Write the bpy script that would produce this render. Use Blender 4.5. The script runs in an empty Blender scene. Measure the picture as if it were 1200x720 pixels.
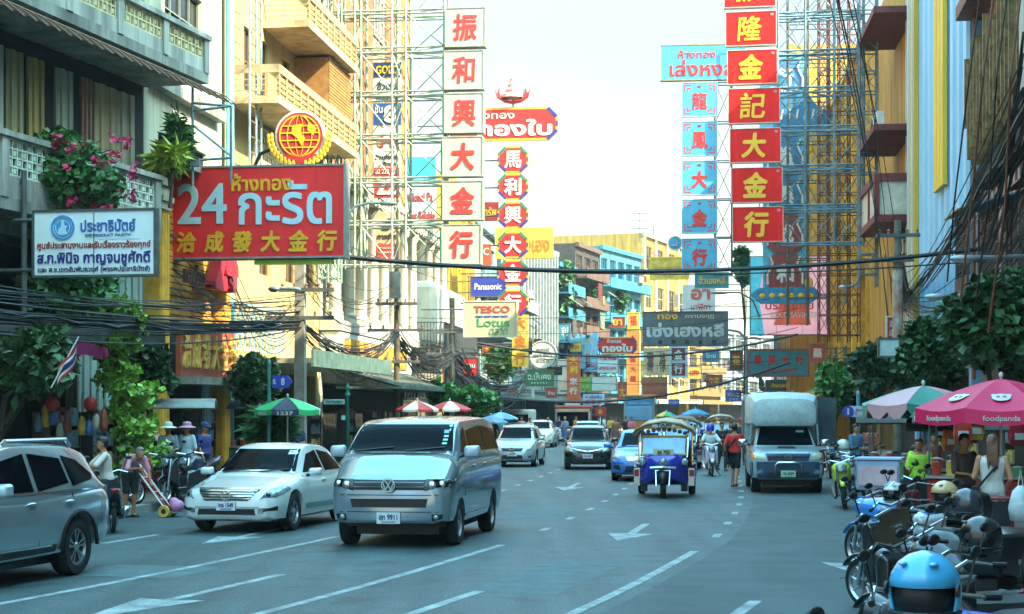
import bpy, bmesh, math, random
from mathutils import Vector, Matrix, noise
S = bpy.context.scene
COL = S.collection
R = math.radians
rnd = random.Random(11)
# ---------------------------------------------------------------- camera, sky, sun, exposure
CAM_H, FPX, HOR = 2.1, 2000.0, 480.0
cd = bpy.data.cameras.new('camera'); cam = bpy.data.objects.new('camera', cd); COL.objects.link(cam)
cam.location = (0, 0, CAM_H); cam.rotation_euler = (R(90), 0, 0)
cd.sensor_width = 36; cd.lens = 36 * FPX / 1200; cd.shift_y = 0.1
cd.clip_end = 3000; cd.clip_start = .1
S.camera = cam
SKY_LOW, SKY_HIGH = .2, 1.55
SUN_EL, SUN_AZ = 38, 122          # azimuth clockwise from +Y (view direction): behind the camera, to the right
w = bpy.data.worlds.new("World"); S.world = w; w.use_nodes = True
nt = w.node_tree; bg = nt.nodes['Background']
sky = nt.nodes.new('ShaderNodeTexSky'); sky.sky_type = 'NISHITA'; sky.sun_disc = False
sky.sun_elevation = R(SUN_EL); sky.sun_rotation = R(SUN_AZ); sky.air_density = 1.0; sky.dust_density = 0.9; sky.ozone_density = 1.0
tint = nt.nodes.new('ShaderNodeMix'); tint.data_type = 'RGBA'; tint.blend_type = 'MULTIPLY'; tint.inputs[0].default_value = 1; 
hue = nt.nodes.new('ShaderNodeMix'); hue.data_type = 'RGBA'; hue.inputs[6].default_value = (1.14, 1.0, .8, 1); hue.inputs[7].default_value = (.73, 1.13, .88, 1)
# hazy sky: brighter overhead than at the horizon
wtc = nt.nodes.new('ShaderNodeTexCoord'); wsx = nt.nodes.new('ShaderNodeSeparateXYZ'); wmr = nt.nodes.new('ShaderNodeMapRange'); wsc = nt.nodes.new('ShaderNodeVectorMath'); wsc.operation = 'SCALE'
hmr = nt.nodes.new('ShaderNodeMapRange'); hmr.inputs[1].default_value = .28; hmr.inputs[2].default_value = .6
nt.links.new(wsx.outputs[2], hmr.inputs[0]); nt.links.new(hmr.outputs[0], hue.inputs[0]); nt.links.new(hue.outputs[2], tint.inputs[7])
nt.links.new(wtc.outputs['Generated'], wsx.inputs[0]); nt.links.new(wsx.outputs[2], wmr.inputs[0]); wmr.inputs[1].default_value = .18; wmr.inputs[2].default_value = .75; wmr.inputs[3].default_value = SKY_LOW; wmr.inputs[4].default_value = SKY_HIGH; wmr.interpolation_type = 'SMOOTHSTEP'
nt.links.new(sky.outputs[0], wsc.inputs[0]); nt.links.new(wmr.outputs[0], wsc.inputs['Scale']); nt.links.new(wsc.outputs[0], tint.inputs[6]); nt.links.new(tint.outputs[2], bg.inputs[0]); bg.inputs[1].default_value = 0.15
sl = bpy.data.lights.new('sun', 'SUN'); sl.energy = 2.0; sl.angle = R(.5); sl.color = (1, .83, .6)
so = bpy.data.objects.new('sun', sl); COL.objects.link(so); so.location = (30, -30, 60)
_d = Vector((math.sin(R(SUN_AZ)) * math.cos(R(SUN_EL)), math.cos(R(SUN_AZ)) * math.cos(R(SUN_EL)), math.sin(R(SUN_EL))))
so.rotation_euler = _d.to_track_quat('Z', 'Y').to_euler()
S.view_settings.view_transform = 'Standard'; S.view_settings.look = 'None'
S.view_settings.exposure = 3.35; S.view_settings.gamma = 1
S.render.engine = 'CYCLES'
try:
    S.cycles.max_bounces = 6; S.cycles.diffuse_bounces = 3; S.cycles.glossy_bounces = 3
    S.cycles.transparent_max_bounces = 6; S.cycles.use_denoising = True
    S.cycles.sample_clamp_indirect = 6
except Exception: pass
# ---------------------------------------------------------------- helpers
def lin(c):
    if isinstance(c, str):
        c = c.lstrip('#'); c = [int(c[i:i+2], 16) / 255 for i in (0, 2, 4)]
    return [x / 12.92 if x <= .04045 else ((x + .055) / 1.055) ** 2.4 for x in c]
_MC = {}
def mat(col, rough=.65, metal=0, var=.18, scale=2.5, bump=0, streak=False, coat=0, island=0, emit=0, spec=None, rust=None, col2=None, bscale=None):
    """procedural principled material: base colour varied by noise (dirt), optional vertical streaks, bump, rust"""
    key = (str(col), rough, metal, var, scale, bump, streak, coat, island, emit, spec, str(rust), str(col2), bscale)
    if key in _MC: return _MC[key]
    m = bpy.data.materials.new('mat_%d' % len(_MC)); m.use_nodes = True; _MC[key] = m
    n = m.node_tree.nodes; l = m.node_tree.links; b = n['Principled BSDF']
    c = lin(col) + [1]
    b.inputs['Base Color'].default_value = c; b.inputs['Roughness'].default_value = rough; b.inputs['Metallic'].default_value = metal
    if spec is not None: b.inputs['Specular IOR Level'].default_value = spec
    if coat: b.inputs['Coat Weight'].default_value = coat; b.inputs['Coat Roughness'].default_value = .05
    out = None
    if var or rust or col2 or bump:
        tc = n.new('ShaderNodeTexCoord'); mp = n.new('ShaderNodeMapping')
        mp.inputs['Scale'].default_value = (scale, scale, scale * (.12 if streak else 1))
        l.new(tc.outputs['Object'], mp.inputs[0])
        nz = n.new('ShaderNodeTexNoise'); nz.inputs['Scale'].default_value = 1; nz.inputs['Detail'].default_value = 6; nz.inputs['Roughness'].default_value = .65
        l.new(mp.outputs[0], nz.inputs[0])
    if var or col2:
        mr = n.new('ShaderNodeMapRange'); mr.inputs[1].default_value = .35; mr.inputs[2].default_value = .68
        l.new(nz.outputs[0], mr.inputs[0])
        mx = n.new('ShaderNodeMix'); mx.data_type = 'RGBA'
        mx.inputs[6].default_value = (lin(col2) + [1]) if col2 else [x * (1 - var * 1.6) for x in c[:3]] + [1]
        mx.inputs[7].default_value = c if col2 else [min(1, x * (1 + var * .35)) for x in c[:3]] + [1]
        l.new(mr.outputs[0], mx.inputs[0]); out = mx.outputs[2]
    if island:
        ge = n.new('ShaderNodeNewGeometry'); hs = n.new('ShaderNodeHueSaturation')
        m2 = n.new('ShaderNodeMapRange'); m2.inputs[3].default_value = 1 - island; m2.inputs[4].default_value = 1 + island
        l.new(ge.outputs['Random Per Island'], m2.inputs[0]); l.new(m2.outputs[0], hs.inputs['Value'])
        m3 = n.new('ShaderNodeMapRange'); m3.inputs[3].default_value = .5 - island * .07; m3.inputs[4].default_value = .5 + island * .05
        l.new(ge.outputs['Random Per Island'], m3.inputs[0]); l.new(m3.outputs[0], hs.inputs['Hue'])
        if out: l.new(out, hs.inputs['Color'])
        else: hs.inputs['Color'].default_value = c
        out = hs.outputs[0]
    if rust:
        n2 = n.new('ShaderNodeTexNoise'); n2.inputs['Scale'].default_value = 5; n2.inputs['Detail'].default_value = 8; n2.inputs['Roughness'].default_value = .7
        l.new(mp.outputs[0], n2.inputs[0])
        r2 = n.new('ShaderNodeMapRange'); r2.inputs[1].default_value = .52; r2.inputs[2].default_value = .66; l.new(n2.outputs[0], r2.inputs[0])
        mx2 = n.new('ShaderNodeMix'); mx2.data_type = 'RGBA'; mx2.inputs[7].default_value = lin(rust) + [1]
        if out: l.new(out, mx2.inputs[6])
        else: mx2.inputs[6].default_value = c
        l.new(r2.outputs[0], mx2.inputs[0]); out = mx2.outputs[2]
    if out: l.new(out, b.inputs['Base Color'])
    if emit:
        b.inputs['Emission Strength'].default_value = emit
        if out: l.new(out, b.inputs['Emission Color'])
        else: b.inputs['Emission Color'].default_value = c
    if bump:
        bn = n.new('ShaderNodeTexNoise'); bn.inputs['Scale'].default_value = bscale or 8; bn.inputs['Detail'].default_value = 4
        l.new(mp.outputs[0], bn.inputs[0])
        bp = n.new('ShaderNodeBump'); bp.inputs['Strength'].default_value = bump; bp.inputs['Distance'].default_value = .02
        l.new(bn.outputs[0], bp.inputs['Height']); l.new(bp.outputs[0], b.inputs['Normal'])
    return m
def rotz(a): return Matrix.Rotation(a, 4, 'Z')
class MB:
    """collects polygons, then links them as ONE mesh object"""
    def __init__(s): s.v = []; s.f = []; s.fm = []; s.cm = 0
    def mark(s): return len(s.v)
    def xf(s, M, i0=0):
        for i in range(i0, len(s.v)): s.v[i] = tuple(M @ Vector(s.v[i]))
        return s
    def add(s, vs, fs):
        o = len(s.v); s.v += [tuple(v) for v in vs]; s.f += [[o + i for i in f] for f in fs]; s.fm += [s.cm] * len(fs); return s
    def poly(s, *p): return s.add(p, [list(range(len(p)))])
    def box(s, x0, x1, y0, y1, z0, z1, M=None):
        if x0 > x1: x0, x1 = x1, x0
        if y0 > y1: y0, y1 = y1, y0
        if z0 > z1: z0, z1 = z1, z0
        vs = [(x, y, z) for x in (x0, x1) for y in (y0, y1) for z in (z0, z1)]
        if M: vs = [tuple(M @ Vector(v)) for v in vs]
        return s.add(vs, [(0, 1, 3, 2), (4, 6, 7, 5), (0, 4, 5, 1), (2, 3, 7, 6), (0, 2, 6, 4), (1, 5, 7, 3)])
    def cbox(s, c, d, M=None): return s.box(c[0]-d[0]/2, c[0]+d[0]/2, c[1]-d[1]/2, c[1]+d[1]/2, c[2]-d[2]/2, c[2]+d[2]/2, M)
    def tube(s, pts, r=.02, n=6, cap=True, flat=None):
        pts = [Vector(p) for p in pts]; N = len(pts); rings = []
        prev = None
        for i, p in enumerate(pts):
            t = (pts[min(i+1, N-1)] - pts[max(i-1, 0)])
            if t.length < 1e-9: t = Vector((0, 0, 1))
            t.normalize()
            if prev is None:
                a = Vector((0, 0, 1)) if abs(t.z) < .9 else Vector((1, 0, 0))
                u = t.cross(a).normalized()
            else:
                u = prev - t * prev.dot(t)
                u = u.normalized() if u.length > 1e-6 else t.orthogonal().normalized()
            prev = u; w_ = t.cross(u)
            rr = r[i] if isinstance(r, (list, tuple)) else r
            fl = flat or 1
            rings.append([p + (u * math.cos(2*math.pi*k/n) + w_ * math.sin(2*math.pi*k/n) * fl) * rr for k in range(n)])
        return s.loft(rings, cap)
    def loft(s, rings, cap=True, closed=True):
        n = len(rings[0]); vs = [p for r_ in rings for p in r_]; fs = []
        for i in range(len(rings)-1):
            for k in range(n if closed else n-1):
                a = i*n+k; b = i*n+(k+1) % n
                fs.append((a, b, b+n, a+n))
        if cap and closed:
            fs.append(list(range(n))[::-1]); fs.append([(len(rings)-1)*n+k for k in range(n)])
        return s.add(vs, fs)
    def cyl(s, p0, p1, r, n=10, r2=None): return s.tube([p0, p1], [r, r if r2 is None else r2], n)
    def lathe(s, prof, n=16, M=None, a0=0, a1=None, cap=False):
        rings = []
        for r_, z in prof:
            rings.append([(r_*math.cos(2*math.pi*k/n), r_*math.sin(2*math.pi*k/n), z) for k in range(n)])
        if M: rings = [[tuple(M @ Vector(p)) for p in r_] for r_ in rings]
        return s.loft(rings, cap)
    def ell(s, c, r, n=10, m=7, M=None):
        rings = []
        for j in range(m+1):
            a = math.pi * j / m - math.pi/2
            a = max(-1.5, min(1.5, a))
            rings.append([Vector((math.cos(a)*math.cos(2*math.pi*k/n)*r[0], math.cos(a)*math.sin(2*math.pi*k/n)*r[1], math.sin(a)*r[2])) for k in range(n)])
        c = Vector(c)
        rings = [[((M.to_3x3() @ p) if M else p) + c for p in r_] for r_ in rings]
        return s.loft(rings)
    def prism(s, pts, d0, d1, fn):
        """pts 2D outline (ccw), fn(a,b,d)->3D"""
        n = len(pts)
        vs = [fn(a, b, d0) for a, b in pts] + [fn(a, b, d1) for a, b in pts]
        return s.add(vs, [list(range(n))[::-1], list(range(n, 2*n))] + [(k, (k+1) % n, n+(k+1) % n, n+k) for k in range(n)])
    def mesh(s, name, mats, smooth=False, fix=True):
        me = bpy.data.meshes.new(name); me.from_pydata(s.v, [], s.f); me.validate()
        if not isinstance(mats, (list, tuple)): mats = [mats]
        for m in mats: me.materials.append(m)
        if len(mats) > 1 and len(s.fm) == len(me.polygons): me.polygons.foreach_set('material_index', s.fm)
        if fix:
            bm = bmesh.new(); bm.from_mesh(me); bmesh.ops.recalc_face_normals(bm, faces=bm.faces)
            bm.to_mesh(me); bm.free()
        if smooth: me.shade_smooth()
        if smooth == 'auto':
            try: me.set_sharp_from_angle(angle=R(35))
            except Exception: pass
        return me
    def build(s, name, mats, parent=None, smooth=False, bevel=0, sub=0, fix=True, **kw):
        o = bpy.data.objects.new(name, s.mesh(name, mats, smooth, fix)); COL.objects.link(o)
        if parent: o.parent = parent
        if bevel:
            b = o.modifiers.new('bevel', 'BEVEL'); b.width = bevel; b.segments = 2; b.limit_method = 'ANGLE'; b.angle_limit = R(40)
        if sub:
            b = o.modifiers.new('sub', 'SUBSURF'); b.levels = sub; b.render_levels = sub
        for k, v_ in kw.items(): o[k] = v_
        return o
def tag(o, label=None, cat=None, group=None, kind=None):
    if label: o['label'] = label
    if cat: o['category'] = cat
    if group: o['group'] = group
    if kind: o['kind'] = kind
    return o
def thing(name, label, cat, loc=(0, 0, 0), rz=0, group=None):
    o = bpy.data.objects.new(name, None); COL.objects.link(o); o.empty_display_size = .2
    o.location = loc; o.rotation_euler = (0, 0, rz); return tag(o, label, cat, group)
def dup(root, loc, rz, label=None, group=None):
    r = root.copy(); COL.objects.link(r); r.location = loc; r.rotation_euler = (0, 0, rz)
    if label: r['label'] = label
    if group: r['group'] = group
    for ch in list(root.children):
        c = ch.copy(); COL.objects.link(c); c.parent = r
        for g in list(ch.children):
            d = g.copy(); COL.objects.link(d); d.parent = c
    return r
def bake(mb, voxel=None, smooth_it=0, sub=0, boolean=None):
    """returns an MB holding the evaluated (remeshed / cut) surface"""
    me = mb.mesh('tmp', []) if True else None
    o = bpy.data.objects.new('tmp', me); COL.objects.link(o); extra = []
    if boolean:
        for bmb in boolean:
            b = bpy.data.objects.new('tmpb', bmb.mesh('tmpb', [])); COL.objects.link(b); extra.append(b)
            m = o.modifiers.new('b', 'BOOLEAN'); m.operation = 'DIFFERENCE'; m.object = b; m.solver = 'EXACT'
    if voxel:
        m = o.modifiers.new('r', 'REMESH'); m.mode = 'VOXEL'; m.voxel_size = voxel
    if smooth_it:
        m = o.modifiers.new('s', 'SMOOTH'); m.iterations = smooth_it; m.factor = .5
    if sub:
        m = o.modifiers.new('ss', 'SUBSURF'); m.levels = sub
    dg = bpy.context.evaluated_depsgraph_get(); dg.update()
    e = o.evaluated_get(dg); em = e.to_mesh()
    r = MB(); r.v = [tuple(v.co) for v in em.vertices]; r.f = [list(p.vertices) for p in em.polygons]; r.fm = [0] * len(r.f)
    e.to_mesh_clear()
    for x in [o] + extra:
        md = x.data; bpy.data.objects.remove(x); bpy.data.meshes.remove(md)
    return r
_TC = {}
def text_raw(t, bold=0, shear=0):
    k = (t, bold, shear)
    if k in _TC: return _TC[k]
    c = bpy.data.curves.new('t', 'FONT'); c.body = t; c.size = 1; c.offset = bold; c.resolution_u = 3; c.shear = shear; c.fill_mode = 'FRONT'
    o = bpy.data.objects.new('t', c); COL.objects.link(o)
    dg = bpy.context.evaluated_depsgraph_get(); dg.update()
    e = o.evaluated_get(dg); em = e.to_mesh()
    vs = [(v.co.x, v.co.y) for v in em.vertices]; fs = [list(p.vertices) for p in em.polygons]
    e.to_mesh_clear(); bpy.data.objects.remove(o); bpy.data.curves.remove(c)
    if not vs: vs, fs = [(0, 0), (1, 0), (1, 1)], [[0, 1, 2]]
    xs = [v[0] for v in vs]; ys = [v[1] for v in vs]
    _TC[k] = (vs, fs, min(xs), max(xs), min(ys), max(ys)); return _TC[k]
def put_text(mb, t, x, z, w_, h_, y=0, bold=.02, shear=0, ext=.012, keep=False):
    """lettering filling the box (x,z centre, w,h) on a board whose front faces -y; extruded towards -y by ext.
    strokes are thickened by stamping the outline several times, each stamp a hair prouder than the one before"""
    vs, fs, x0, x1, y0, y1 = text_raw(t, 0, shear)
    B = bold*.9
    w0, h0 = max(1e-6, x1-x0), max(1e-6, y1-y0)
    sx = w_/(w0+2*B); sz = h_/(h0+2*B)
    if keep: sx = sz = min(sx, sz)
    cx, cy = (x0+x1)/2, (y0+y1)/2; n = len(vs)
    ed = {}
    for f in fs:
        for i in range(len(f)):
            e = (f[i], f[(i+1) % len(f)]); k = (min(e), max(e)); ed[k] = None if k in ed else e
    sides = [e for e in ed.values() if e]
    st = [(0, 0)] if B < .006 else ([(0, 0)]+[(B*math.cos(a), B*math.sin(a)) for a in ([.8, 2.36, 3.93, 5.5] if B < .035 else [0, .785, 1.57, 2.36, 3.14, 3.93, 4.71, 5.5])])
    for k, (ox, oy) in enumerate(st):
        yy = y-ext-.0012*k
        P = [(x+(a-cx+ox)*sx, yy, z+(b-cy+oy)*sz) for a, b in vs]+[(x+(a-cx+ox)*sx, y+.002, z+(b-cy+oy)*sz) for a, b in vs]
        mb.add(P, [list(f) for f in fs]+[(e[0], e[0]+n, e[1]+n, e[1]) for e in sides])
    return mb
# ---------------------------------------------------------------- the street's course: lane line 2 (X over distance), offsets to the right
_KN = [(-60, -28.6), (-20, -15.2), (0, -8.6), (17.5, -2.6), (26.25, -.2), (30, .6), (38.2, 2.0), (47.7, 3.3), (60, 4.75), (80, 6.9), (110, 10.0), (130, 12.4), (150, 15.6), (180, 22.5), (220, 33.5), (300, 57), (420, 95)]
def cx(s):
    k = _KN
    if s <= k[0][0]: i = 0
    else:
        i = max(j for j in range(len(k)-1) if k[j][0] <= s)
    def m(j):
        a = max(0, j-1); b = min(len(k)-1, j+1)
        return (k[b][1]-k[a][1]) / (k[b][0]-k[a][0])
    h = k[i+1][0]-k[i][0]; t = (s-k[i][0])/h
    if t > 1: return k[-1][1] + (s-k[-1][0]) * .3
    return ((2*t**3-3*t*t+1)*k[i][1] + (t**3-2*t*t+t)*h*m(i) + (-2*t**3+3*t*t)*k[i+1][1] + (t**3-t*t)*h*m(i+1))
def slope(s): return (cx(s+1)-cx(s-1))/2
def RP(s, o=0, z=0):
    a = math.atan(slope(s)); return Vector((cx(s)+o*math.cos(a), s-o*math.sin(a), z))
def at(x, y, Y): return Vector(((x-600)/FPX*Y, Y, CAM_H-(y-HOR)/FPX*Y))
def gnd(x, y, z=0): Y = (CAM_H-z)*FPX/(y-HOR); return Vector(((x-600)/FPX*Y, Y, z))
def sx(x, o):
    """distance s at which a facade at offset o shows at photo column x"""
    lo, hi = 12., 420.
    f = lambda s: 600+FPX*RP(s, o).x/RP(s, o).y
    for _ in range(50):
        m = (lo+hi)/2
        if (f(m) < x) == (o < 0): lo = m
        else: hi = m
    return lo
KL, KR, FL, FR = -8.8, 6.9, -12.0, 10.4
# ---------------------------------------------------------------- ground, road, pavements, kerbs, markings
ASPH = mat('#4a6061', .6, var=.2, scale=.55, bump=.4, bscale=90, spec=.4)
def asphalt_detail(m):
    # worn aggregate: fine speckle, long wheel-track wear along the street, cracks and oil drips
    n = m.node_tree.nodes; l = m.node_tree.links; b = n['Principled BSDF']; src = b.inputs['Base Color'].links[0].from_socket
    tc = n.new('ShaderNodeTexCoord')
    def noise_(scale, vec=None, det=4, lo=.4, hi=.6):
        z = n.new('ShaderNodeTexNoise'); z.inputs['Scale'].default_value = scale; z.inputs['Detail'].default_value = det
        l.new(vec or tc.outputs['Object'], z.inputs[0]); r = n.new('ShaderNodeMapRange'); r.inputs[1].default_value = lo; r.inputs[2].default_value = hi; l.new(z.outputs[0], r.inputs[0]); return r.outputs[0]
    mp = n.new('ShaderNodeMapping'); mp.inputs['Rotation'].default_value = (0, 0, .2); mp.inputs['Scale'].default_value = (1.1, .06, 1); l.new(tc.outputs['Object'], mp.inputs[0])
    def mul(a, fac, col, k):
        x = n.new('ShaderNodeMix'); x.data_type = 'RGBA'; x.blend_type = 'MULTIPLY'; x.inputs[7].default_value = (*col, 1)
        q = n.new('ShaderNodeMath'); q.operation = 'MULTIPLY'; q.inputs[1].default_value = k; l.new(fac, q.inputs[0]); l.new(q.outputs[0], x.inputs[0]); l.new(a, x.inputs[6]); return x.outputs[2]
    o = mul(src, noise_(1.6, mp.outputs[0], 5, .42, .66), (.45, .45, .47), .7)
    o = mul(o, noise_(30, None, 3, .42, .62), (.25, .25, .25), .85)
    o = mul(o, noise_(1.3, None, 8, .57, .66), (.3, .3, .3), .6)
    v = n.new('ShaderNodeTexVoronoi'); v.feature = 'DISTANCE_TO_EDGE'; v.inputs['Scale'].default_value = .35
    wv = n.new('ShaderNodeTexNoise'); wv.inputs['Scale'].default_value = 1.2; l.new(tc.outputs['Object'], wv.inputs[0])
    ad = n.new('ShaderNodeMix'); ad.data_type = 'RGBA'; ad.inputs[0].default_value = .35; l.new(tc.outputs['Object'], ad.inputs[6]); l.new(wv.outputs['Color'], ad.inputs[7]); l.new(ad.outputs[2], v.inputs['Vector'])
    cr_ = n.new('ShaderNodeMapRange'); cr_.inputs[1].default_value = .0; cr_.inputs[2].default_value = .012; cr_.inputs[3].default_value = 1; cr_.inputs[4].default_value = 0; l.new(v.outputs['Distance'], cr_.inputs[0])
    o = mul(o, cr_.outputs[0], (.3, .3, .3), .35)
    l.new(o, b.inputs['Base Color'])
asphalt_detail(ASPH)
GRND = mat('#5c5a55', .9, var=.2, scale=.4)
PAVE = mat('#7d6f68', .8, var=.25, scale=1.5, bump=.3)
KERB = mat('#8d9290', .75, var=.3, scale=2)
PAINT = mat('#9aa5a3', .65, var=.4, scale=3, rust='#5f7072')
def strip(name, o0, o1, z, m, s0, s1, step=3, kind='structure', z2=None, parent=None):
    b = MB(); n = max(2, int((s1-s0)/step)+1); ss = [s0+(s1-s0)*i/(n-1) for i in range(n)]
    rings = []
    for s in ss:
        p = RP(s, o0); q = RP(s, o1)
        if z2 is None: rings.append([(p.x, p.y, z), (q.x, q.y, z)])
        else: rings.append([(p.x, p.y, z2), (p.x, p.y, z), (q.x, q.y, z), (q.x, q.y, z2)])
    b.loft(rings, cap=False, closed=z2 is not None)
    if z2 is not None:
        n4 = len(rings[0]); b.f.append(list(range(n4))); b.f.append([len(b.v)-n4+i for i in range(n4)]); b.fm += [0, 0]
    o = b.build(name, m, parent); o['kind'] = kind; return o
gb = MB(); gb.poly((-900, -300, -.02), (900, -300, -.02), (900, 1500, -.02), (-900, 1500, -.02)); gb.build('ground', GRND)['kind'] = 'structure'
road = strip('road', KL, KR, 0, ASPH, -30, 300)
road['kind'] = 'structure'
strip('pavement', KL-3.6, KL-.25, .14, PAVE, -30, 300, z2=-.1)
strip('pavement', KR+.25, KR+4.2, .14, PAVE, -30, 300, z2=-.1)
strip('kerb', KL-.247, KL, .15, KERB, -30, 300, z2=-.1)
strip('kerb', KR, KR+.247, .15, KERB, -30, 300, z2=-.1)
def ribbon(pts, wd, name='road_marking', z=.004):
    b = MB(); N = len(pts); rg = []
    for i, p in enumerate(pts):
        t = (pts[min(i+1, N-1)]-pts[max(0, i-1)]).normalized(); q = Vector((t.y, -t.x, 0))*wd/2
        rg.append([(p.x-q.x, p.y-q.y, z), (p.x+q.x, p.y+q.y, z)])
    b.loft(rg, cap=False, closed=False); o = b.build(name, PAINT, road); o['kind'] = 'structure'; return o
LW = 3.06
def line(o, s0, s1, wd=.13):
    n = max(2, int((s1-s0)/1.5)+1); ribbon([RP(s0+(s1-s0)*i/(n-1), o) for i in range(n)], wd, 'lane_line')
line(0, 9, 26.4); line(LW, 9, 26); line(-LW, 12, 27.5)
for k in range(2): line(-2*LW, 25.2-k*9, 27.2-k*9)
for k in range(16):
    for o, s0 in ((0, 29.5), (LW, 28.6), (-LW, 43.5)):
        s = s0 + k*3.05
        line(o, s, s+.75)
for k in range(3): line(-2*LW, 33+k*5, 34+k*5)
def arrow(o, s, ln=4.2, wd=.4, turn=0):
    b = MB()
    def P(a, t): p = RP(s+t, o+a); return (p.x, p.y, .004)
    b.poly(P(-.07, ln*.38), P(.07, ln*.38), P(.07, ln), P(-.07, ln))
    b.poly(P(0, 0), P(wd, ln*.4), P(.02, ln*.38), P(-wd, ln*.4))
    if turn: b.poly(P(.1, ln*.66), P(.1, ln*.75), P(.75, ln*.86), P(.75, ln*.97), P(1.25, ln*.78), P(.75, ln*.55), P(.75, ln*.66))
    x = b.build('lane_arrow', PAINT, road); x['kind'] = 'structure'
arrow(1.5, 15.6, 4.5); arrow(-1.5, 16.5, 4.8); arrow(1.6, 27.6, 4); arrow(-1.5, 44, 4.5); arrow(-4.6, 25.5, 4); arrow(4.7, 15.5, 4.5)
arrow(5.4, 23.6, 2.6, .4, 1)
for o_, s0, s1, w_ in ((1.9, 20, 24, 1.1), (-3.4, 20.5, 22, 1.6), (4.6, 30, 38, .7), (-.9, 33, 36, 1.2), (2.2, 48, 60, .8)):
    b = MB(); P = [RP(s0, o_-w_/2), RP(s0, o_+w_/2), RP(s1, o_+w_/2), RP(s1, o_-w_/2)]; b.poly(*[(p.x, p.y, .002) for p in P]); b.build('asphalt_patch', mat('#4d6163', .75, var=.25, scale=3, bump=.3), road)['kind'] = 'structure'
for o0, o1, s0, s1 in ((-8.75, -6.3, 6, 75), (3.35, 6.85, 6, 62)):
    strip('dark_lane_strip', o0, o1, .003, mat('#364849', .7, var=.3, scale=.8, bump=.4, bscale=70), s0, s1, 3, parent=road)  # darker asphalt strips laid along both kerb lanes
gt = thing('drain_grate', 'dark iron drain grate set in the road beside the parked motorcycles', 'drain grate', gnd(1034, 677), -.27)
g = MB(); g.box(-.5, .5, -.28, .28, 0.003, .012); g.build('frame', mat('#3a3a38', .6), gt)
g = MB()
for i in range(11): g.box(-.44+i*.085, -.41+i*.085, -.23, .23, .012, .022)
g.build('grating', mat('#55534e', .5, .6), gt)
# ---------------------------------------------------------------- buildings
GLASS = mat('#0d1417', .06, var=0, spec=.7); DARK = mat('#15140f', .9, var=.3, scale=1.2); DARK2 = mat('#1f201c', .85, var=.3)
WHITE = mat('#a9a595', .7, var=.25, scale=1.2, streak=True); CREAM = mat('#b59c66', .7, var=.22, scale=1.1, streak=True)
GREYC = mat('#8a8d84', .8, var=.42, scale=1.4, streak=True, bump=.2, rust='#5f625a'); PALEBL = mat('#9fb2ae', .7, var=.25, scale=1.3, streak=True)
def frame_of(side, s0, s1, off):
    a, b = RP(s0, off), RP(s1, off)
    if side > 0: a, b = b, a
    d = b-a; return a, math.atan2(d.y, d.x), d.length
def bld(name, label, side, s0, s1, off=None, cat='building', group=None):
    a, rz, L = frame_of(side, s0, s1, off if off is not None else (FL if side < 0 else FR))
    return thing(name, label, cat, a, rz, group), L
def wall_grid(b, x0, x1, z0, z1, ops, t=.25, y=0):
    xs = sorted(set([x0, x1]+[min(max(v, x0), x1) for o in ops for v in o[:2]])); zs = sorted(set([z0, z1]+[min(max(v, z0), z1) for o in ops for v in o[2:4]]))
    for j in range(len(zs)-1):
        run = None
        for i in range(len(xs)-1):
            c = ((xs[i]+xs[i+1])/2, (zs[j]+zs[j+1])/2)
            hole = any(o[0] < c[0] < o[1] and o[2] < c[1] < o[3] for o in ops)
            if not hole:
                run = run if run is not None else xs[i]
            if run is not None and (hole or i == len(xs)-2):
                b.box(run, xs[i] if hole else xs[i+1], y, y+t, zs[j], zs[j+1]); run = None
def window(root, x0, x1, z0, z1, fm, pm, nx=2, nz=2, y=.1, bar=.05, name='window', sill=None):
    b = MB(); b.box(x0, x0+bar, y, y+.06, z0, z1); b.box(x1-bar, x1, y, y+.06, z0, z1); b.box(x0+bar, x1-bar, y, y+.06, z0, z0+bar); b.box(x0+bar, x1-bar, y, y+.06, z1-bar, z1)
    for i in range(1, nx): x = x0+(x1-x0)*i/nx; b.box(x-bar*.35, x+bar*.35, y+.005, y+.055, z0+bar, z1-bar)
    for i in range(1, nz): z = z0+(z1-z0)*i/nz; b.box(x0+bar, x1-bar, y+.01, y+.05, z-bar*.35, z+bar*.35)
    w_ = b.build(name, fm, root)
    p = MB(); p.box(x0+bar*.5, x1-bar*.5, y+.07, y+.1, z0+bar*.5, z1-bar*.5); p.build('pane', pm, w_)
    if sill: q = MB(); q.box(x0-.1, x1+.1, -.12, .1, z0-.08, z0-.002); q.build('sill', sill, w_)
    return w_
def body(root, L, H, D, m, ops=(), t=.3, name='wall', z0=0):
    b = MB(); wall_grid(b, 0, L, z0, H, ops, t)
    b.box(0, .2, t+.002, D, z0, H); b.box(L-.2, L, t+.002, D, z0, H); b.box(.2, L-.2, D-.2, D, z0, H)
    b.box(.2, L-.2, t+.002, D-.2, H-.3, H-.01)
    for z in range(4, int(H), 4): b.box(.2, L-.2, t+.002, D-.2, z-.2, z-.002)
    b.box(.21, L-.21, t+1.6, t+1.7, z0, H-.35)
    return b.build(name, m, root)
def lattice(b, x0, x1, z0, z1, y, c=.2, t=.035):
    n = max(1, round((x1-x0)/c)); m = max(1, round((z1-z0)/c))
    for i in range(n+1): x = x0+(x1-x0)*i/n; b.box(x-t/2, x+t/2, y, y+.06, z0, z1)
    for j in range(m+1): z = z0+(z1-z0)*j/m; b.box(x0, x1, y+.003, y+.057, z-t/2, z+t/2)
    for i in range(n):
        for j in range(m):
            if (i+j) % 2: 
                x = x0+(x1-x0)*(i+.5)/n; z = z0+(z1-z0)*(j+.5)/m; b.box(x-.05, x+.05, y+.008, y+.05, z-.05, z+.05)
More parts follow.
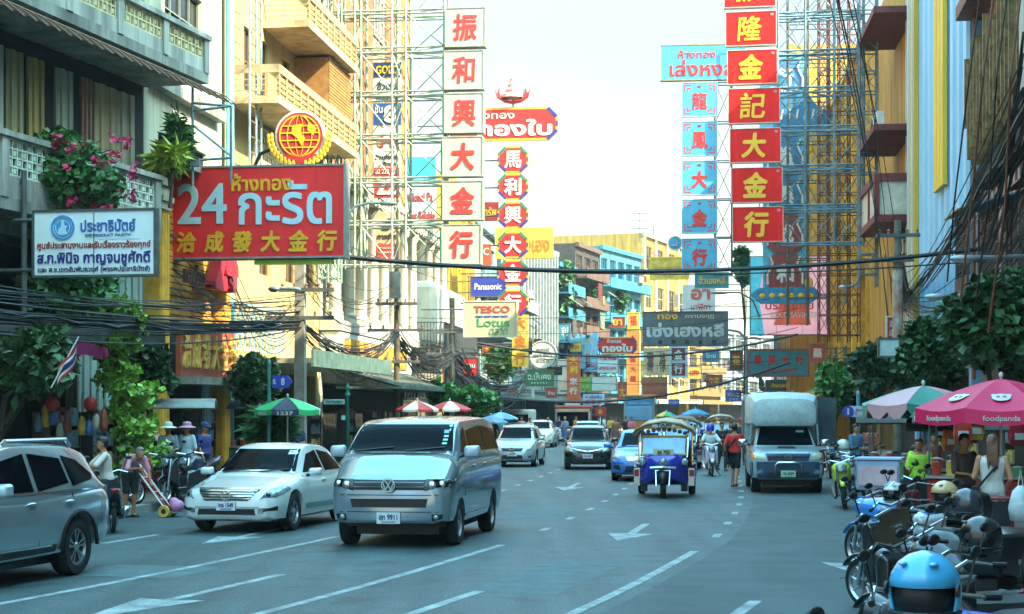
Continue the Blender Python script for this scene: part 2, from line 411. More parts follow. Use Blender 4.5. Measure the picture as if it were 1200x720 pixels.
def rail(root, x0, x1, z, y, m, h=.9, step=.13, name='railing', ends=0):
    b = MB(); b.box(x0, x1, y-.025, y+.025, z+h-.05, z+h); b.box(x0, x1, y-.02, y+.02, z+.05, z+.09)
    for i in range(int((x1-x0)/step)+1): b.box(x0+i*step-.01, x0+i*step+.01, y-.01, y+.01, z+.09, z+h-.05)
    if ends:
        for x in (x0, x1):
            b.box(x-.02, x+.02, y+.026, y+ends, z+h-.05, z+h)
            for k in range(int(ends/step)): b.box(x-.01, x+.01, y+.05+k*step, y+.07+k*step, z+.0, z+h-.05)
    return b.build(name, m, root)
def corrug(b, x0, x1, z0, z1, y, p=.2, d=.05):
    n = max(1, int((x1-x0)/p)); w_ = (x1-x0)/n; pts = []
    for i in range(n):
        x = x0+i*w_; pts += [(x, y), (x+w_*.45, y), (x+w_*.5, y-d), (x+w_*.95, y-d)]
    pts.append((x1, y))
    for i in range(len(pts)-1):
        (a, ya), (c, yc) = pts[i], pts[i+1]; b.poly((a, ya, z0), (c, yc, z0), (c, yc, z1), (a, ya, z1))
def slats(b, x0, x1, z0, z1, y, p=.12, t=.02, gap=.03):
    n = max(1, int((z1-z0)/p))
    for i in range(n):
        z = z0+(z1-z0)*i/n; b.box(x0, x1, y-t-(i % 2)*.004, y, z+gap/2, z+(z1-z0)/n-gap/2)
def ac_unit(root, x, y, z, m=None):
    b = MB(); b.box(x-.42, x+.42, y-.3, y, z, z+.6); o = b.build('air_conditioner', m or mat('#c9cac2', .5, var=.2), root, bevel=.02)
    f = MB()
    for k in range(5): 
        r_ = .07+k*.045; f.tube([(x-.1+r_*math.cos(a*math.pi/8), y-.306, z+.3+r_*math.sin(a*math.pi/8)) for a in range(17)], .007, 4, cap=False)
    f.build('fan_grille', DARK2, o)
    h = MB(); h.box(x-.4, x-.36, y-.3, y+.2, z-.05, z); h.box(x+.36, x+.4, y-.3, y+.2, z-.05, z); h.build('bracket', DARK2, o)
# L1: grey concrete shophouse with breeze-block balconies
t, L = bld('balcony_shophouse', 'weathered grey concrete shophouse with two breeze-block balconies above the white party board', -1, 6, 41.6)
X = lambda px, o=FL: (RP(sx(px, o), o)-Vector(t.location)).length
bx = lambda s: L*(s-6)/(41.6-6)
ops = [(bx(28.2), L-3.3, .0, 5.9), (bx(14), bx(27), 0, 5.9)]
body(t, L, 19, 11, GREYC, ops)
for nm, z0, z1, yp, xe in (('lower', 6.3, 7.75, -1.35, L-1.7), ('upper', 10.45, 11.5, -1.75, L+.2)):
    b = MB(); b.box(0, xe, yp, -.002, z0-.15, z0+.1)
    sl_ = b.build('balcony', GREYC, t)
    b = MB(); 
    n = int(xe/2.3)
    for i in range(n+1):
        x = xe-.15-i*2.3; b.box(x-.14, x+.14, yp-.03, yp+.17, z0+.1, z1-.12)
    b.box(0, xe+.05, yp-.08, yp+.22, z1-.12, z1)
    b.box(0, xe-.3, yp+.01, yp+.13, z0+.1, z0+(.55 if nm == 'lower' else .42))
    b.box(xe-.2, xe-.02, yp+.23, -.01, z0+.1, z1)
    b.build('parapet', mat('#a3a69e', .75, var=.4, scale=1.6, streak=True, rust='#7d5b49' if nm == 'lower' else None), sl_)
    b = MB()
    for i in range(n): x = xe-.15-i*2.3; lattice(b, x-2.14, x-.16, z0+(.58 if nm == 'lower' else .45), z1-.14, yp+.04, .19)
    b.build('breeze_blocks', mat('#b9c2b4' if nm == 'lower' else '#cdbf94', .75, var=.2), sl_)
    if nm == 'upper':
        b = MB()     # rusty steel awning frame hung under the upper balcony
        for i in range(30): x = xe-.3-i*.45; b.tube([(x, yp+.2, z0-.17), (x+.3, yp-.5, z0-.5), (x+.5, yp-.75, z0-.75)], .016, 4)
        for q in range(5): b.tube([(2, yp+.2-.2*q, z0-.17-.12*q), (xe+.3, yp+.2-.2*q, z0-.17-.12*q)], .018, 4)
        b.build('awning_frame', mat('#7a5844', .7, .3, var=.3), t)
for i, (a, c, m) in enumerate(((0, 4.2, '#9aa09a'), (4.25, 5.6, '#9aa09a'), (5.75, 6.4, '#8a8460'), (6.7, 7.3, '#9a8650'), (7.9, 8.6, '#8e9787'), (9.1, 9.5, '#a07a6a'), (9.7, 10.7, '#a89a78'), (10.8, 11.7, '#a3a08a'))):
    b = MB(); x0 = L-12.4+a; x1 = L-12.4+c; b.box(x0, x1, -.12, -.003, 7.76, 9.9); corrug(b, x0, x1, 7.8, 9.9, -.125, (x1-x0)/2, .05); b.build('shutter', mat(m, .7, var=.3, scale=1.5, streak=True), t)
b = MB(); b.box(L-12.5, L-.1, -.06, -.004, 7.7, 10.28); b.build('recess_panel', DARK, t)
b = MB(); b.box(bx(26), L-12.2, -1.2, -.9, 7.78, 10.25); b.build('grille_screen', mat('#8a6f4a', .8, var=.3), t)
b = MB(); lattice(b, bx(26), L-12.25, 8.8, 10.2, -1.29, .14, .03); b.build('screen_bars', DARK2, t)
b = MB(); corrug(b, L-3.25, L-.05, 0, 6.1, -.01, .35, .05); b.build('corrugated_wall', mat('#8da19f', .6, var=.2, streak=True), t)
b = MB(); b.box(L-14, L-3.4, -2.3, -.01, 3.55, 3.95); b.build('shop_canopy', mat('#54554f', .85, var=.35), t)
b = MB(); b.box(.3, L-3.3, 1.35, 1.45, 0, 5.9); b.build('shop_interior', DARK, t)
# L2: orange slatted gold shop
t, L = bld('orange_shophouse', 'narrow shophouse clad in orange slats with yellow pilasters beside grey balconies', -1, 41.75, 48.5)
body(t, L, 18, 11, mat('#b3b39c', .7, var=.3, scale=1.2, streak=True, col2=None), [(.4, L-.4, 0, 2.9), (1.6, 4.8, 11.2, 13.6), (1.1, 5.2, 8.75, 9.35)])
window(t, 1.6, 4.8, 11.2, 13.6, mat('#6e7a70', .6), GLASS, 4, 3)
window(t, 1.1, 5.2, 8.75, 9.35, DARK2, DARK, 5, 1)
for x in (.32, L-.95):
    b = MB(); b.box(x-.3, x+.3, -.42, -.01, 0, 7.2)
    for dx in (-.2, 0, .2): b.tube([(x+dx, -.43, .3), (x+dx, -.43, 7.1)], .075, 8)
    p = b.build('pilaster', mat('#d9a33a', .55, var=.2), t)
    b = MB(); b.box(x-.36, x+.36, -.5, -.012, 7.21, 7.4); b.box(x-.42, x+.42, -.56, -.014, 7.41, 7.55); b.box(x-.33, x+.33, -.46, -.016, 7.56, 7.8); b.box(x-.4, x+.4, -.54, -.018, 7.81, 8.0); b.build('capital', mat('#a5a691', .6, var=.3), p)
b = MB(); slats(b, .65, L-1.28, 4.45, 8.2, -.1, .17); b.build('slat_cladding', mat('#c08b3c', .55, var=.3, scale=3), t)
b = MB(); b.box(.62, L-1.26, -.09, -.005, 2.9, 8.25); b.build('backing', DARK, t)
b = MB(); b.box(.3, L-.6, -1.3, -.02, 2.75, 2.95); b.build('shop_canopy', mat('#8d8d83', .7, var=.3), t)
sg = MB(); sg.box(.66, L-1.3, -.75, -.62, 2.96, 4.35); o = sg.build('sign_panel', mat('#9c4a33', .6, var=.3, col2='#7a3527', scale=3), t)
sg = MB()
for i, c in enumerate('洽成發大金行'): put_text(sg, c, 1.1+i*.82, 3.65, .62, .95, -.75, .03, 0, .06)
sg.build('lettering', mat('#c69a4a', .5, var=.25), o)
b = MB(); b.box(.3, L-.5, -.3, -.02, 10.4, 10.7); b.box(.1, L-.1, -.9, -.02, 8.05+.3, 8.5); b.build('ledge', GREYC, t)
b = MB(); b.tube([(L+.1, -.22, .15), (L+.1, -.22, 18)], .13, 10); b.build('drain_pipe', mat('#6fb0bd', .45, var=.15), t)
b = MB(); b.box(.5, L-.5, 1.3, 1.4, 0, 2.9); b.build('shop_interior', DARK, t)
b = MB(); b.tube([(2.6, -.8, 1.6), (2.6, -.8, 2.74)], .16, 10); b.build('flue_pipe', mat('#7fa0a3', .4, .5), t); b = MB(); b.tube([(4.4, -1.6, 2.7), (4.6, -1.8, 2.3), (5.4, -2.4, 1.5), (5.4, -2.4, .15)], .07, 8); b.build('support_pipe', mat('#7fa0a3', .4, .5), t)
# L3: cream building with two railed balconies
t, L = bld('cream_balcony_building', 'sunny cream building with railed balconies and brown slat screen behind the globe emblem', -1, 48.7, 61)
ops = [(.5, L-.5, 0, 3.3), (2.2, 3.2, 11.9, 13.9), (4.2, 5.1, 11.9, 13.9), (7, 8, 11.9, 13.9), (.9, 1.7, 14.8, 17), (4, 5.4, 6.4, 8.6), (7.4, 8.8, 6.4, 8.6), (10, 11.4, 6.4, 8.6)]
body(t, L, 22, 11, CREAM, ops)
for a in ops[1:]: window(t, *a, mat('#7a5a3a', .6), DARK2 if a[2] > 10 else GLASS, 2, 2)
for z, yp, x0 in ((11.2, -1.5, .6), (14.3, -1.5, 4.4), (17.6, -1.5, .6)):
    b = MB(); b.box(x0, L-.2, yp, -.002, z, z+.22); o = b.build('balcony', mat('#bfa77c', .75, var=.35, scale=1.3), t)
    b = MB(); b.box(x0, L-.2, yp-.03, yp+.03, z+.9, z+1.15); b.box(x0, x0+.06, yp+.035, -.02, z+.9, z+1.15)
    for i in range(int((L-.4-x0)/.9)+1): b.box(x0+.05+i*.9, x0+.13+i*.9, yp-.02, yp+.02, z+.22, z+.9)
    for q in range(3): b.box(x0, L-.2, yp-.012, yp+.012, z+.36+q*.17, z+.39+q*.17); b.box(x0+.01, x0+.04, yp+.02, -.02, z+.36+q*.17, z+.39+q*.17)
    b.build('railing', mat('#b09a72', .6, .2, var=.3), o)
    b = MB(); b.box(x0+.05, L-.25, yp+.04, yp+.06, z+.24, z+.88); b.build('railing_panel', mat('#b89c60', .7, var=.25, streak=True), o)
b = MB(); slats(b, 8.6, L-.1, 11.6, 14.25, -1.2, .11); b.box(8.6, L-.1, -1.19, -.01, 12.3, 14.2); b.build('slat_screen', mat('#9c7038', .65, var=.3), t)
b = MB(); lattice(b, 3, 8, 9, 11, -.12, .24, .06); b.build('lattice_screen', mat('#d8c8a0', .7, var=.2), t)
b = MB(); b.box(-.3, L-.3, -2.7, -.02, 3.45, 3.6)
b.box(-.3, L-.3, -2.78, -2.7, 3.35, 3.85); b.build('canopy', mat('#c8c3a2', .7, var=.25), t)
b = MB(); lattice(b, .3, 6, 3.9, 5.2, -.3, .5, .05); b.box(.2, 6.1, -.36, -.3, 5.2, 5.3); b.build('window_cage', mat('#93b0b3', .6, .2, var=.2), t)
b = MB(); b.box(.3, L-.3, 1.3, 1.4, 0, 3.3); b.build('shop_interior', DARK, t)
# L4: white colonial facade with round columns, tile-striped tower behind it
t, L = bld('colonial_facade', 'ornate white colonial facade with round columns below the white character signs', -1, 61.2, 92)
ops = [(.5, L-.5, 0, 3.1)]+[(1.2+i*2.5, 2.3+i*2.5, 6.3, 9.4) for i in range(12)]
body(t, L, 11.2, 11, mat('#aaa694', .7, var=.3, scale=1.2, streak=True), ops)
for a in ops[1:]: window(t, *a, WHITE, DARK2, 2, 3)
for i in range(12):
    b = MB(); x = .55+i*2.5
    b.lathe([(.0, 5.4), (.32, 5.4), (.32, 5.7), (.24, 5.8), (.2, 9.9), (.3, 10.05), (.34, 10.35), (0, 10.36)], 12, Matrix.Translation((x, -.45, 0))); b.build('column', mat('#b3afa0', .6, var=.2, streak=True), t, smooth='auto')
b = MB(); b.box(-.1, L, -.8, -.01, 10.37, 10.7); b.box(-.1, L, -.95, -.012, 10.71, 11.0); b.box(-.1, L, -.8, -.008, 5.0, 5.38)
for i in range(40): b.box(.2+i*.77, .5+i*.77, -.92, -.8, 10.42, 10.66)
b.build('cornice', WHITE, t)
b = MB(); b.box(0, 16, -.75, -.02, 3.7, 4.95); o = b.build('sign_band', mat('#bcc3bb', .6, var=.2), t)
b = MB(); b.box(.8, 5.6, -.8, -.752, 3.85, 4.75); b.box(6, 14.5, -.8, -.752, 3.85, 4.75); b.build('yellow_panel', mat('#c98f2c', .6, var=.45, scale=4), o)
b = MB()
for i in range(26): b.tube([(.1+i*.6, -.6, 3.62), (.1+i*.6, -3.0, 2.95)], .09, 6)
b.box(0, 16, -3.05, -.6, 2.86, 2.95); b.build('tiled_canopy', mat('#4f5a55', .8, var=.35), t)
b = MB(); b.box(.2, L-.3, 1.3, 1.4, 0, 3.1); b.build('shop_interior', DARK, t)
b = MB(); b.box(18.5, 29.5, -1.5, -.02, 5.1, 8.2); b.build('fabric_awning', mat('#b5b1a2', .6, var=.15), t, bevel=.3)
b = MB()
for i in range(80): b.box(18+i*.15, 18.03+i*.15, -2.0, -1.97, 2.6, 6.2)
for i in range(13): b.box(17.98, 18.01, -1.95+i*.15, -1.92+i*.15, 2.6, 6.2)
for z in (2.6, 3.8, 5, 6.17): b.box(18, 30, -2.03, -1.98, z, z+.05); b.box(17.96, 18.0, -2, -.02, z, z+.05)
b.build('window_cage', mat('#50565a', .6, .4, var=.2), t)
b = MB(); b.box(18.1, 29.9, -1.9, -.02, 2.2, 2.55); b.build('cage_floor', mat('#b9b39c', .7), t)
t, L = bld('tile_striped_tower', 'tall cream building with strips of orange brick tile behind the steel scaffold', -1, 61.2, 92, FL-1.6)
body(t, L, 28, 9.4, mat('#b09f78', .7, var=.25, streak=True), [])
for a, c, m in ((.3, 3, '#3a2f28'), (4.2, 6.2, '#6b4a34'), (9.4, 14.6, '#b5602f'), (16.2, 18.4, '#b5602f'), (22, 24.5, '#b0622f'), (27, 29.3, '#c08a3a')):
    b = MB(); b.box(a, c, -.12, -.005, 11.3, 27.5)
    b.build('tile_strip', mat(m, .8, var=.4, scale=4, bump=.4), t)
b = MB()
for i in range(7):
    for z in (12, 15, 18, 21, 24): b.box(.5+i*.42, .62+i*.42, -.3, -.13, z, z+2.6)
b.build('louvre_fins', mat('#8a6a4a', .7), t)
for i in range(4):
    for j in range(3): window(t, 19+i*.8, 19.7+i*.8, 12+j*4, 14+j*4, WHITE, GLASS, 1, 2, y=-.1)
# generic far shophouses
def shophouse(name, label, p0, p1, H, wm, nb, floors, style, accent='#7a8a80', D=10, group=None, g0=3.6, extra=None):
    p0, p1 = Vector(p0), Vector(p1); d = p1-p0; L = d.length
    t = thing(name, label, 'building', p0, math.atan2(d.y, d.x), group)
    fh = (H-g0-.6)/floors; bw = L/nb; ops = [(.25, L-.25, 0, g0-.7)]; am = mat(accent, .6, var=.25, scale=2)
    for f in range(floors):
        for i in range(nb):
            ops.append((bw*i+bw*.14, bw*(i+1)-bw*.14, g0+f*fh+fh*.26, g0+(f+1)*fh-fh*.14))
    body(t, L, H, D, wm, ops)
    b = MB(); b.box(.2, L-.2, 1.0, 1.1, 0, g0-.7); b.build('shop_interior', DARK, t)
    b = MB(); b.box(-.05, L+.05, -.35, -.005, H-.3, H+.1); b.build('roof', am, t)
    b = MB(); b.box(.1, L-.1, -1.8, -.01, g0-.65, g0-.5); b.box(.1, L-.1, -1.85, -1.8, g0-.9, g0-.4); b.build('canopy', am, t)
    for k, a in enumerate(ops[1:]):
        window(t, *a, am, GLASS if (k*7+nb) % 3 else DARK2, 3 if style != 'plain' else 2, 2, bar=.08)
    if style == 'balcony':
        for f in range(floors):
            z = g0+f*fh+.05; b = MB(); b.box(.1, L-.1, -1.1, -.006, z, z+.15); b.box(.1, L-.1, -1.1, -1.02, z+.16, z+.95); b.build('balcony', mat(accent, .65, var=.3, scale=2, streak=True), t)
    if style == 'fins':
        b = MB()
        for i in range(int(L/.9)): b.box(.3+i*.9, .55+i*.9, -.55, -.01, g0, H-.35)
        b.build('fins', am, t)
    if style == 'columns':
        for i in range(nb+1):
            b = MB(); x = min(max(bw*i, .3), L-.3); b.box(x-.28, x+.28, -.3, -.006, g0-.3, H-.32); b.build('pilaster', am, t)
    rr = random.Random(int(H*10)+nb)
    if style != 'fins' and p0.y > 90:
        for k in range(nb*floors//2):
            x = rr.uniform(.6, L-1.2); z = g0+rr.randrange(floors)*fh+fh*rr.uniform(.2, .5); y_ = -1.15 if style == 'balcony' else -.36; b = MB()
            if k % 3 == 0: b.loft([[(x, y_, z+1.1), (x+1.3, y_, z+1.1), (x+1.3, y_, z+1.04), (x, y_, z+1.04)], [(x, y_-.7, z+.6), (x+1.3, y_-.7, z+.6), (x+1.3, y_-.7, z+.56), (x, y_-.7, z+.56)]]); nm = 'awning'
            elif k % 3 == 1: b.box(x, x+.9, y_-.05, y_, z, z+rr.uniform(.5, .9)); nm = 'laundry'
            else: lattice(b, x, x+1.4, z-.2, z+1.2, y_-.1, .2, .05); nm = 'window_cage'
            b.build(nm, mat(('#7a3030', '#4a5a4a', '#8a8468', '#3a4a5a', '#5f5a54', '#8a6a3a')[rr.randrange(6)], .7, var=.3, scale=3), t)
    for k in range(max(1, nb-1)):
        if style != 'fins': ac_unit(t, bw*(k+.5), -.02-(1.1 if style == 'balcony' else .1), g0+((k*5) % floors)*fh+(1.0 if style == 'balcony' else .3))
    return t, L
def lf(s, o=FL): return RP(s, o)
shophouse('gold_shophouse', 'yellow fronted shophouse behind the white character signs', lf(92.3), lf(104), 15, mat('#c79a3e', .6, var=.25, streak=True), 3, 3, 'columns', '#b98a2a')
shophouse('blue_grey_shophouse', 'pale blue grey shophouse behind the supermarket board', lf(104.2), lf(121), 14, PALEBL, 4, 3, 'balcony', '#6f8f98')
shophouse('white_shophouse', 'off white shophouse beside the vertical fin building', lf(121.2), lf(134), 13, WHITE, 3, 3, 'balcony', '#8aa09a')
FLp = [at(606, 480, 139), at(652, 480, 150), at(674, 480, 157), at(703, 480, 166), at(752, 480, 178), at(806, 480, 196), at(842, 480, 214), at(905, 480, 235)]
for p in FLp: p.z = 0
shophouse('fin_building', 'grey office building with tall vertical concrete fins above the round sign', FLp[0], FLp[1]-Vector((.1, .1, 0)), 15.8, mat('#5f6a68', .7, var=.35, streak=True), 4, 4, 'fins', '#8a948e')
shophouse('blue_glass_building', 'narrow blue glazed building between grey fins and dark shophouse', FLp[1], FLp[2]-Vector((.1, .1, 0)), 15, mat('#3a6a7a', .5, var=.35), 2, 5, 'balcony', '#2f7088')
shophouse('dark_shophouse', 'dark timber shophouse with red awning and rooftop plants in middle distance', FLp[2], FLp[3]-Vector((.1, .1, 0)), 17.4, mat('#3f3832', .75, var=.4), 3, 5, 'balcony', '#5f4636')
shophouse('teal_balcony_shophouse', 'bright teal and blue shophouse with planted balconies', FLp[3], FLp[4]-Vector((.1, .1, 0)), 18, mat('#3f8790', .6, var=.4, scale=1.2), 5, 4, 'balcony', '#2f7fa0')
shophouse('yellow_gable_building', 'tall yellow building with white pilaster strips and gilt crown moulding', FLp[4], FLp[5]-Vector((.1, .1, 0)), 20.5, mat('#b08a38', .6, var=.3, streak=True), 4, 4, 'columns', '#b0a078')
shophouse('low_ochre_shophouse', 'low ochre shophouse at the far end of the street', FLp[5], FLp[6]-Vector((.1, .1, 0)), 9.5, mat('#9c7c38', .65, var=.35), 3, 2, 'balcony', '#7a5f2c')
shophouse('far_grey_shophouse', 'grey blue shophouse closing the far end of the street', FLp[6], FLp[7], 12, mat('#7c8a90', .65, var=.25), 4, 3, 'columns', '#8a8f8a')
# right side
PINKG = mat('#a57f78', .7, var=.45, scale=1.3, streak=True)
t, L = bld('timber_screen_building', 'dark stained building with brown louvre screens and rusty panels at the right edge', 1, 32.5, 53)
body(t, L, 21, 12, mat('#9a7060', .75, var=.4, scale=1.1, streak=True), [(2, 17.5, 0, 3.6)])
b = MB(); b.box(.5, L-.5, 1.2, 1.3, 0, 3.6); b.build('shop_interior', DARK, t)
b = MB()
for i in range(44): b.box(2.2+i*.22, 2.3+i*.22, -.62-.12*(i % 3), -.02, 9.2+(i*7 % 5)*.25, 12.6-(i*3 % 4)*.2)
b.build('louvre_screen', mat('#8f7040', .8, var=.4, scale=4), t)
b = MB(); b.box(2, 12.2, -.45, -.01, 8.5, 9.1); b.build('dark_ledge', DARK, t)
b = MB(); corrug(b, .3, 14, 4, 8.2, -.02, .8, .25); b.build('rusty_cladding', mat('#a88a80', .7, var=.4, scale=1.5, streak=True, rust='#6d3f30'), t)
b = MB(); b.box(15.2, 19.5, -1.2, -.01, 8.9, 13.4); o = b.build('metal_cabin', mat('#9aa59c', .55, .1, var=.25, streak=True), t)
b = MB(); b.box(15.0, 19.7, -1.3, -.005, 13.4, 13.6); b.box(15.1, 19.6, -1.25, -.01, 8.5, 8.89); b.build('cabin_trim', DARK2, o)
b = MB(); b.box(0, L, -.8, -.004, 13.9, 14.3); b.build('cornice', mat('#7a4a34', .7, var=.3), t)
t, L = bld('unseen_shade_block', 'tall plain concrete block out of view at the near right, raised to shade facades', 1, -8, 32.3, FR+3)  # unseen block; its height is set for the shade it casts on the left
body(t, L, 35, 12, GREYC, [(2, L-2, 0, 3.6)])
for f in range(5):
    for i in range(6): window(t, 2+i*5.4, 4.6+i*5.4, 5+f*3.6, 7+f*3.6, DARK2, GLASS, 3, 2, y=-.12)
t, L = bld('blue_panel_building', 'pale blue metal clad building with yellow vertical ribs', 1, 53.2, 67, FR-.3)
body(t, L, 20, 12.3, mat('#7fa9c4', .55, var=.15, streak=True), [(.5, L-.5, 0, 3.4)])
b = MB(); corrug(b, 0, L, 3.5, 19.8, -.03, 1.3, .12); b.build('cladding', mat('#8dbbd6', .5, var=.12, streak=True, scale=.8), t)
for x, c in ((.3, '#9cc3dd'), (.9, '#d9b32e'), (1.5, '#9cc3dd'), (2.1, '#c9a02c'), (7.6, '#d8b21f'), (8.4, '#d8b21f'), (9.2, '#d8b21f')):
    b = MB(); b.box(x, x+(.36 if x < 5 else .7), -.34 if x < 5 else -.3, -.16, 3.5 if x < 5 else 9.5, 19.9); b.build('rib', mat(c, .5, var=.12, streak=True), t)
b = MB(); b.box(.3, L-.3, 1.2, 1.3, 0, 3.4); b.build('shop_interior', DARK, t)
t, L = bld('ribbed_yellow_building', 'yellow ribbed metal building with projecting canopies and red framed balcony', 1, 67.2, 85)
body(t, L, 21, 12, mat('#a98a4a', .65, var=.3, streak=True), [(.5, L-.5, 0, 3.4)])
b = MB(); corrug(b, 0, L-.1, 3.5, 20.8, -.03, .5, .14); b.build('ribbed_cladding', mat('#cf9b36', .55, var=.3, scale=1.2, streak=True), t)
for z in (13.0, 17.6):
    b = MB(); b.box(L-7.5, L-.4, -1.8, -.02, z, z+.25); o = b.build('canopy_slab', mat('#6d2f2c', .7, var=.3), t)
ac_unit(t, L-1.6, -1.3, 13.3); ac_unit(t, L-2.8, -1.3, 13.3); ac_unit(t, L-4.2, -1.2, 13.3); ac_unit(t, L-3.2, -.1, 8.4)
b = MB(); b.box(L-6.2, L-.3, -1.7, -.02, 9.7, 11); o = b.build('balcony', mat('#c9c2ae', .65, var=.2), t)
b = MB(); b.box(L-6.3, L-.2, -1.8, -.01, 11, 11.3); b.box(L-6.3, L-.2, -1.8, -.01, 9.4, 9.69); b.box(L-.36, L-.16, -1.8, -1.6, 9.69, 11); b.box(L-3, L-2.85, -1.78, -1.7, 9.69, 11); b.build('balcony_trim', mat('#6a1f1e', .6), o)
b = MB(); b.tube([(L-2, -.3, 3.5), (L-2, -.3, 9.6), (L-2.4, -.3, 10.2), (L-2.4, -.3, 11), (L-2, -.3, 11.4), (L-2, -.3, 20)], .09, 8); b.build('drain_pipe', mat('#a9b8a9', .5), t)
b = MB(); b.box(.3, L-.3, 1.2, 1.3, 0, 3.4); b.build('shop_interior', DARK, t)
shophouse('yellow_front_building', 'bright yellow shop building behind the blue steel scaffold', RP(108, FR), RP(85.2, FR), 21, mat('#e0b52e', .55, var=.2, streak=True), 6, 5, 'columns', '#d9a52a')
shophouse('ochre_shophouse', 'ochre shophouse with square pillars behind the pink billboard', RP(128, FR-2.4), RP(108.2, FR-2.4), 25, mat('#c79434', .65, var=.3, streak=True), 5, 5, 'columns', '#b07a3a')
shophouse('slate_shophouse', 'slate grey shophouse past the pink billboard', RP(152, FR-3), RP(128.2, FR-3), 23, mat('#5f6f78', .65, var=.3), 5, 3, 'balcony', '#4f6068')

# air conditioners, pipes and grilles along the near right facades
for k, (s_, z, d) in enumerate(((33.5, 5.2, .0), (35, 6.8, .1), (37.5, 5.0, .05), (44, 5.6, .1), (49, 4.6, .0))):
    p = RP(s_, FR-.02-d, z); t = thing('air_conditioner', f"air conditioner {('first', 'second', 'third', 'fourth', 'fifth')[k]} along the dark stained facade on the right", 'air conditioner', p, math.atan2(-1, -slope(s_))); ac_unit(t, 0, 0, 0)

# clutter on the near right facades: grille fan, conduits, railings, shutters, small lamps
def onface(s_, z, d=0): return RP(s_, FR-d, z)
RZ = lambda s_: math.atan2(-1, -slope(s_))
t = thing('wire_fan_grille', 'big rusty fan shaped wire grille on the yellow ribbed facade', 'grille', onface(70.5, 8.6, .35), RZ(70)); b = MB()
for q in range(1, 9): b.tube([(q*.32*math.cos(a), 0, q*.32*math.sin(a)) for a in [R(20+k*10) for k in range(17)]], .015, 4, cap=False)
b.build('rings', mat('#4a3a2c', .7, .3), t); b = MB()
for k in range(12): a = R(20+k*14.5); b.tube([(0, .01, 0), (2.56*math.cos(a), .01, 2.56*math.sin(a))], .014, 4)
b.build('spokes', mat('#4a3a2c', .7, .3), t)
for k, (s_, z0, z1, c, lb) in enumerate(((66.2, 3.4, 18, '#a9b4b4', 'grey conduit running up the seam between the yellow and blue facades'), (58, 4, 12, '#5a6a70', 'thin dark conduit on the blue panel facade'), (52.6, 3, 16, '#8a5a44', 'rusty pipe at the edge of the blue panel facade'), (47, 4, 13, '#6a5044', 'brown pipe on the stained facade near the right edge'))):
    t = thing('conduit', lb, 'pipe', onface(s_, z0, .32), RZ(s_)); b = MB(); b.tube([(0, 0, 0), (0, 0, (z1-z0)*.45), (.12, 0, (z1-z0)*.5), (.12, 0, z1-z0)], .055, 8); b.build('pipe', mat(c, .6, .2, var=.3), t); b = MB()
    for i in range(int((z1-z0)/1.6)): b.box(-.1, .2, -.08, .0, i*1.6+.4, i*1.6+.46)
    b.build('clamps', mat('#54585a', .6, .3), t)
for k, (s_, z) in enumerate(((50.5, 5.4), (45.5, 5.0), (39.5, 4.8))):
    t = thing('caged_balcony', f"small caged balcony {('next to the blue panels', 'in the middle of the stained facade', 'nearest the right frame edge')[k]} on the right", 'balcony', onface(s_, z, 0), RZ(s_)); b = MB(); b.box(-1.3, 1.3, -1.0, -.01, 0, .12); b.box(-1.3, 1.3, -1.0, -.94, .12, .5); b.build('slab', mat(('#7a5a48', '#8a8478', '#6f6a60')[k], .75, var=.4, streak=True), t); b = MB(); lattice(b, -1.28, 1.28, .52, 2.3, -.98, .2, .03); b.build('cage', mat('#5f4a3c', .7, .3, var=.3), t)
    b = MB(); b.loft([[(-1.4, 0, 2.7), (1.4, 0, 2.7), (1.4, 0, 2.66), (-1.4, 0, 2.66)], [(-1.4, -1.3, 2.35), (1.4, -1.3, 2.35), (1.4, -1.3, 2.31), (-1.4, -1.3, 2.31)]]); b.build('awning', mat(('#a8863a', '#5a7a8a', '#8a4a3c')[k], .6, var=.35), t)
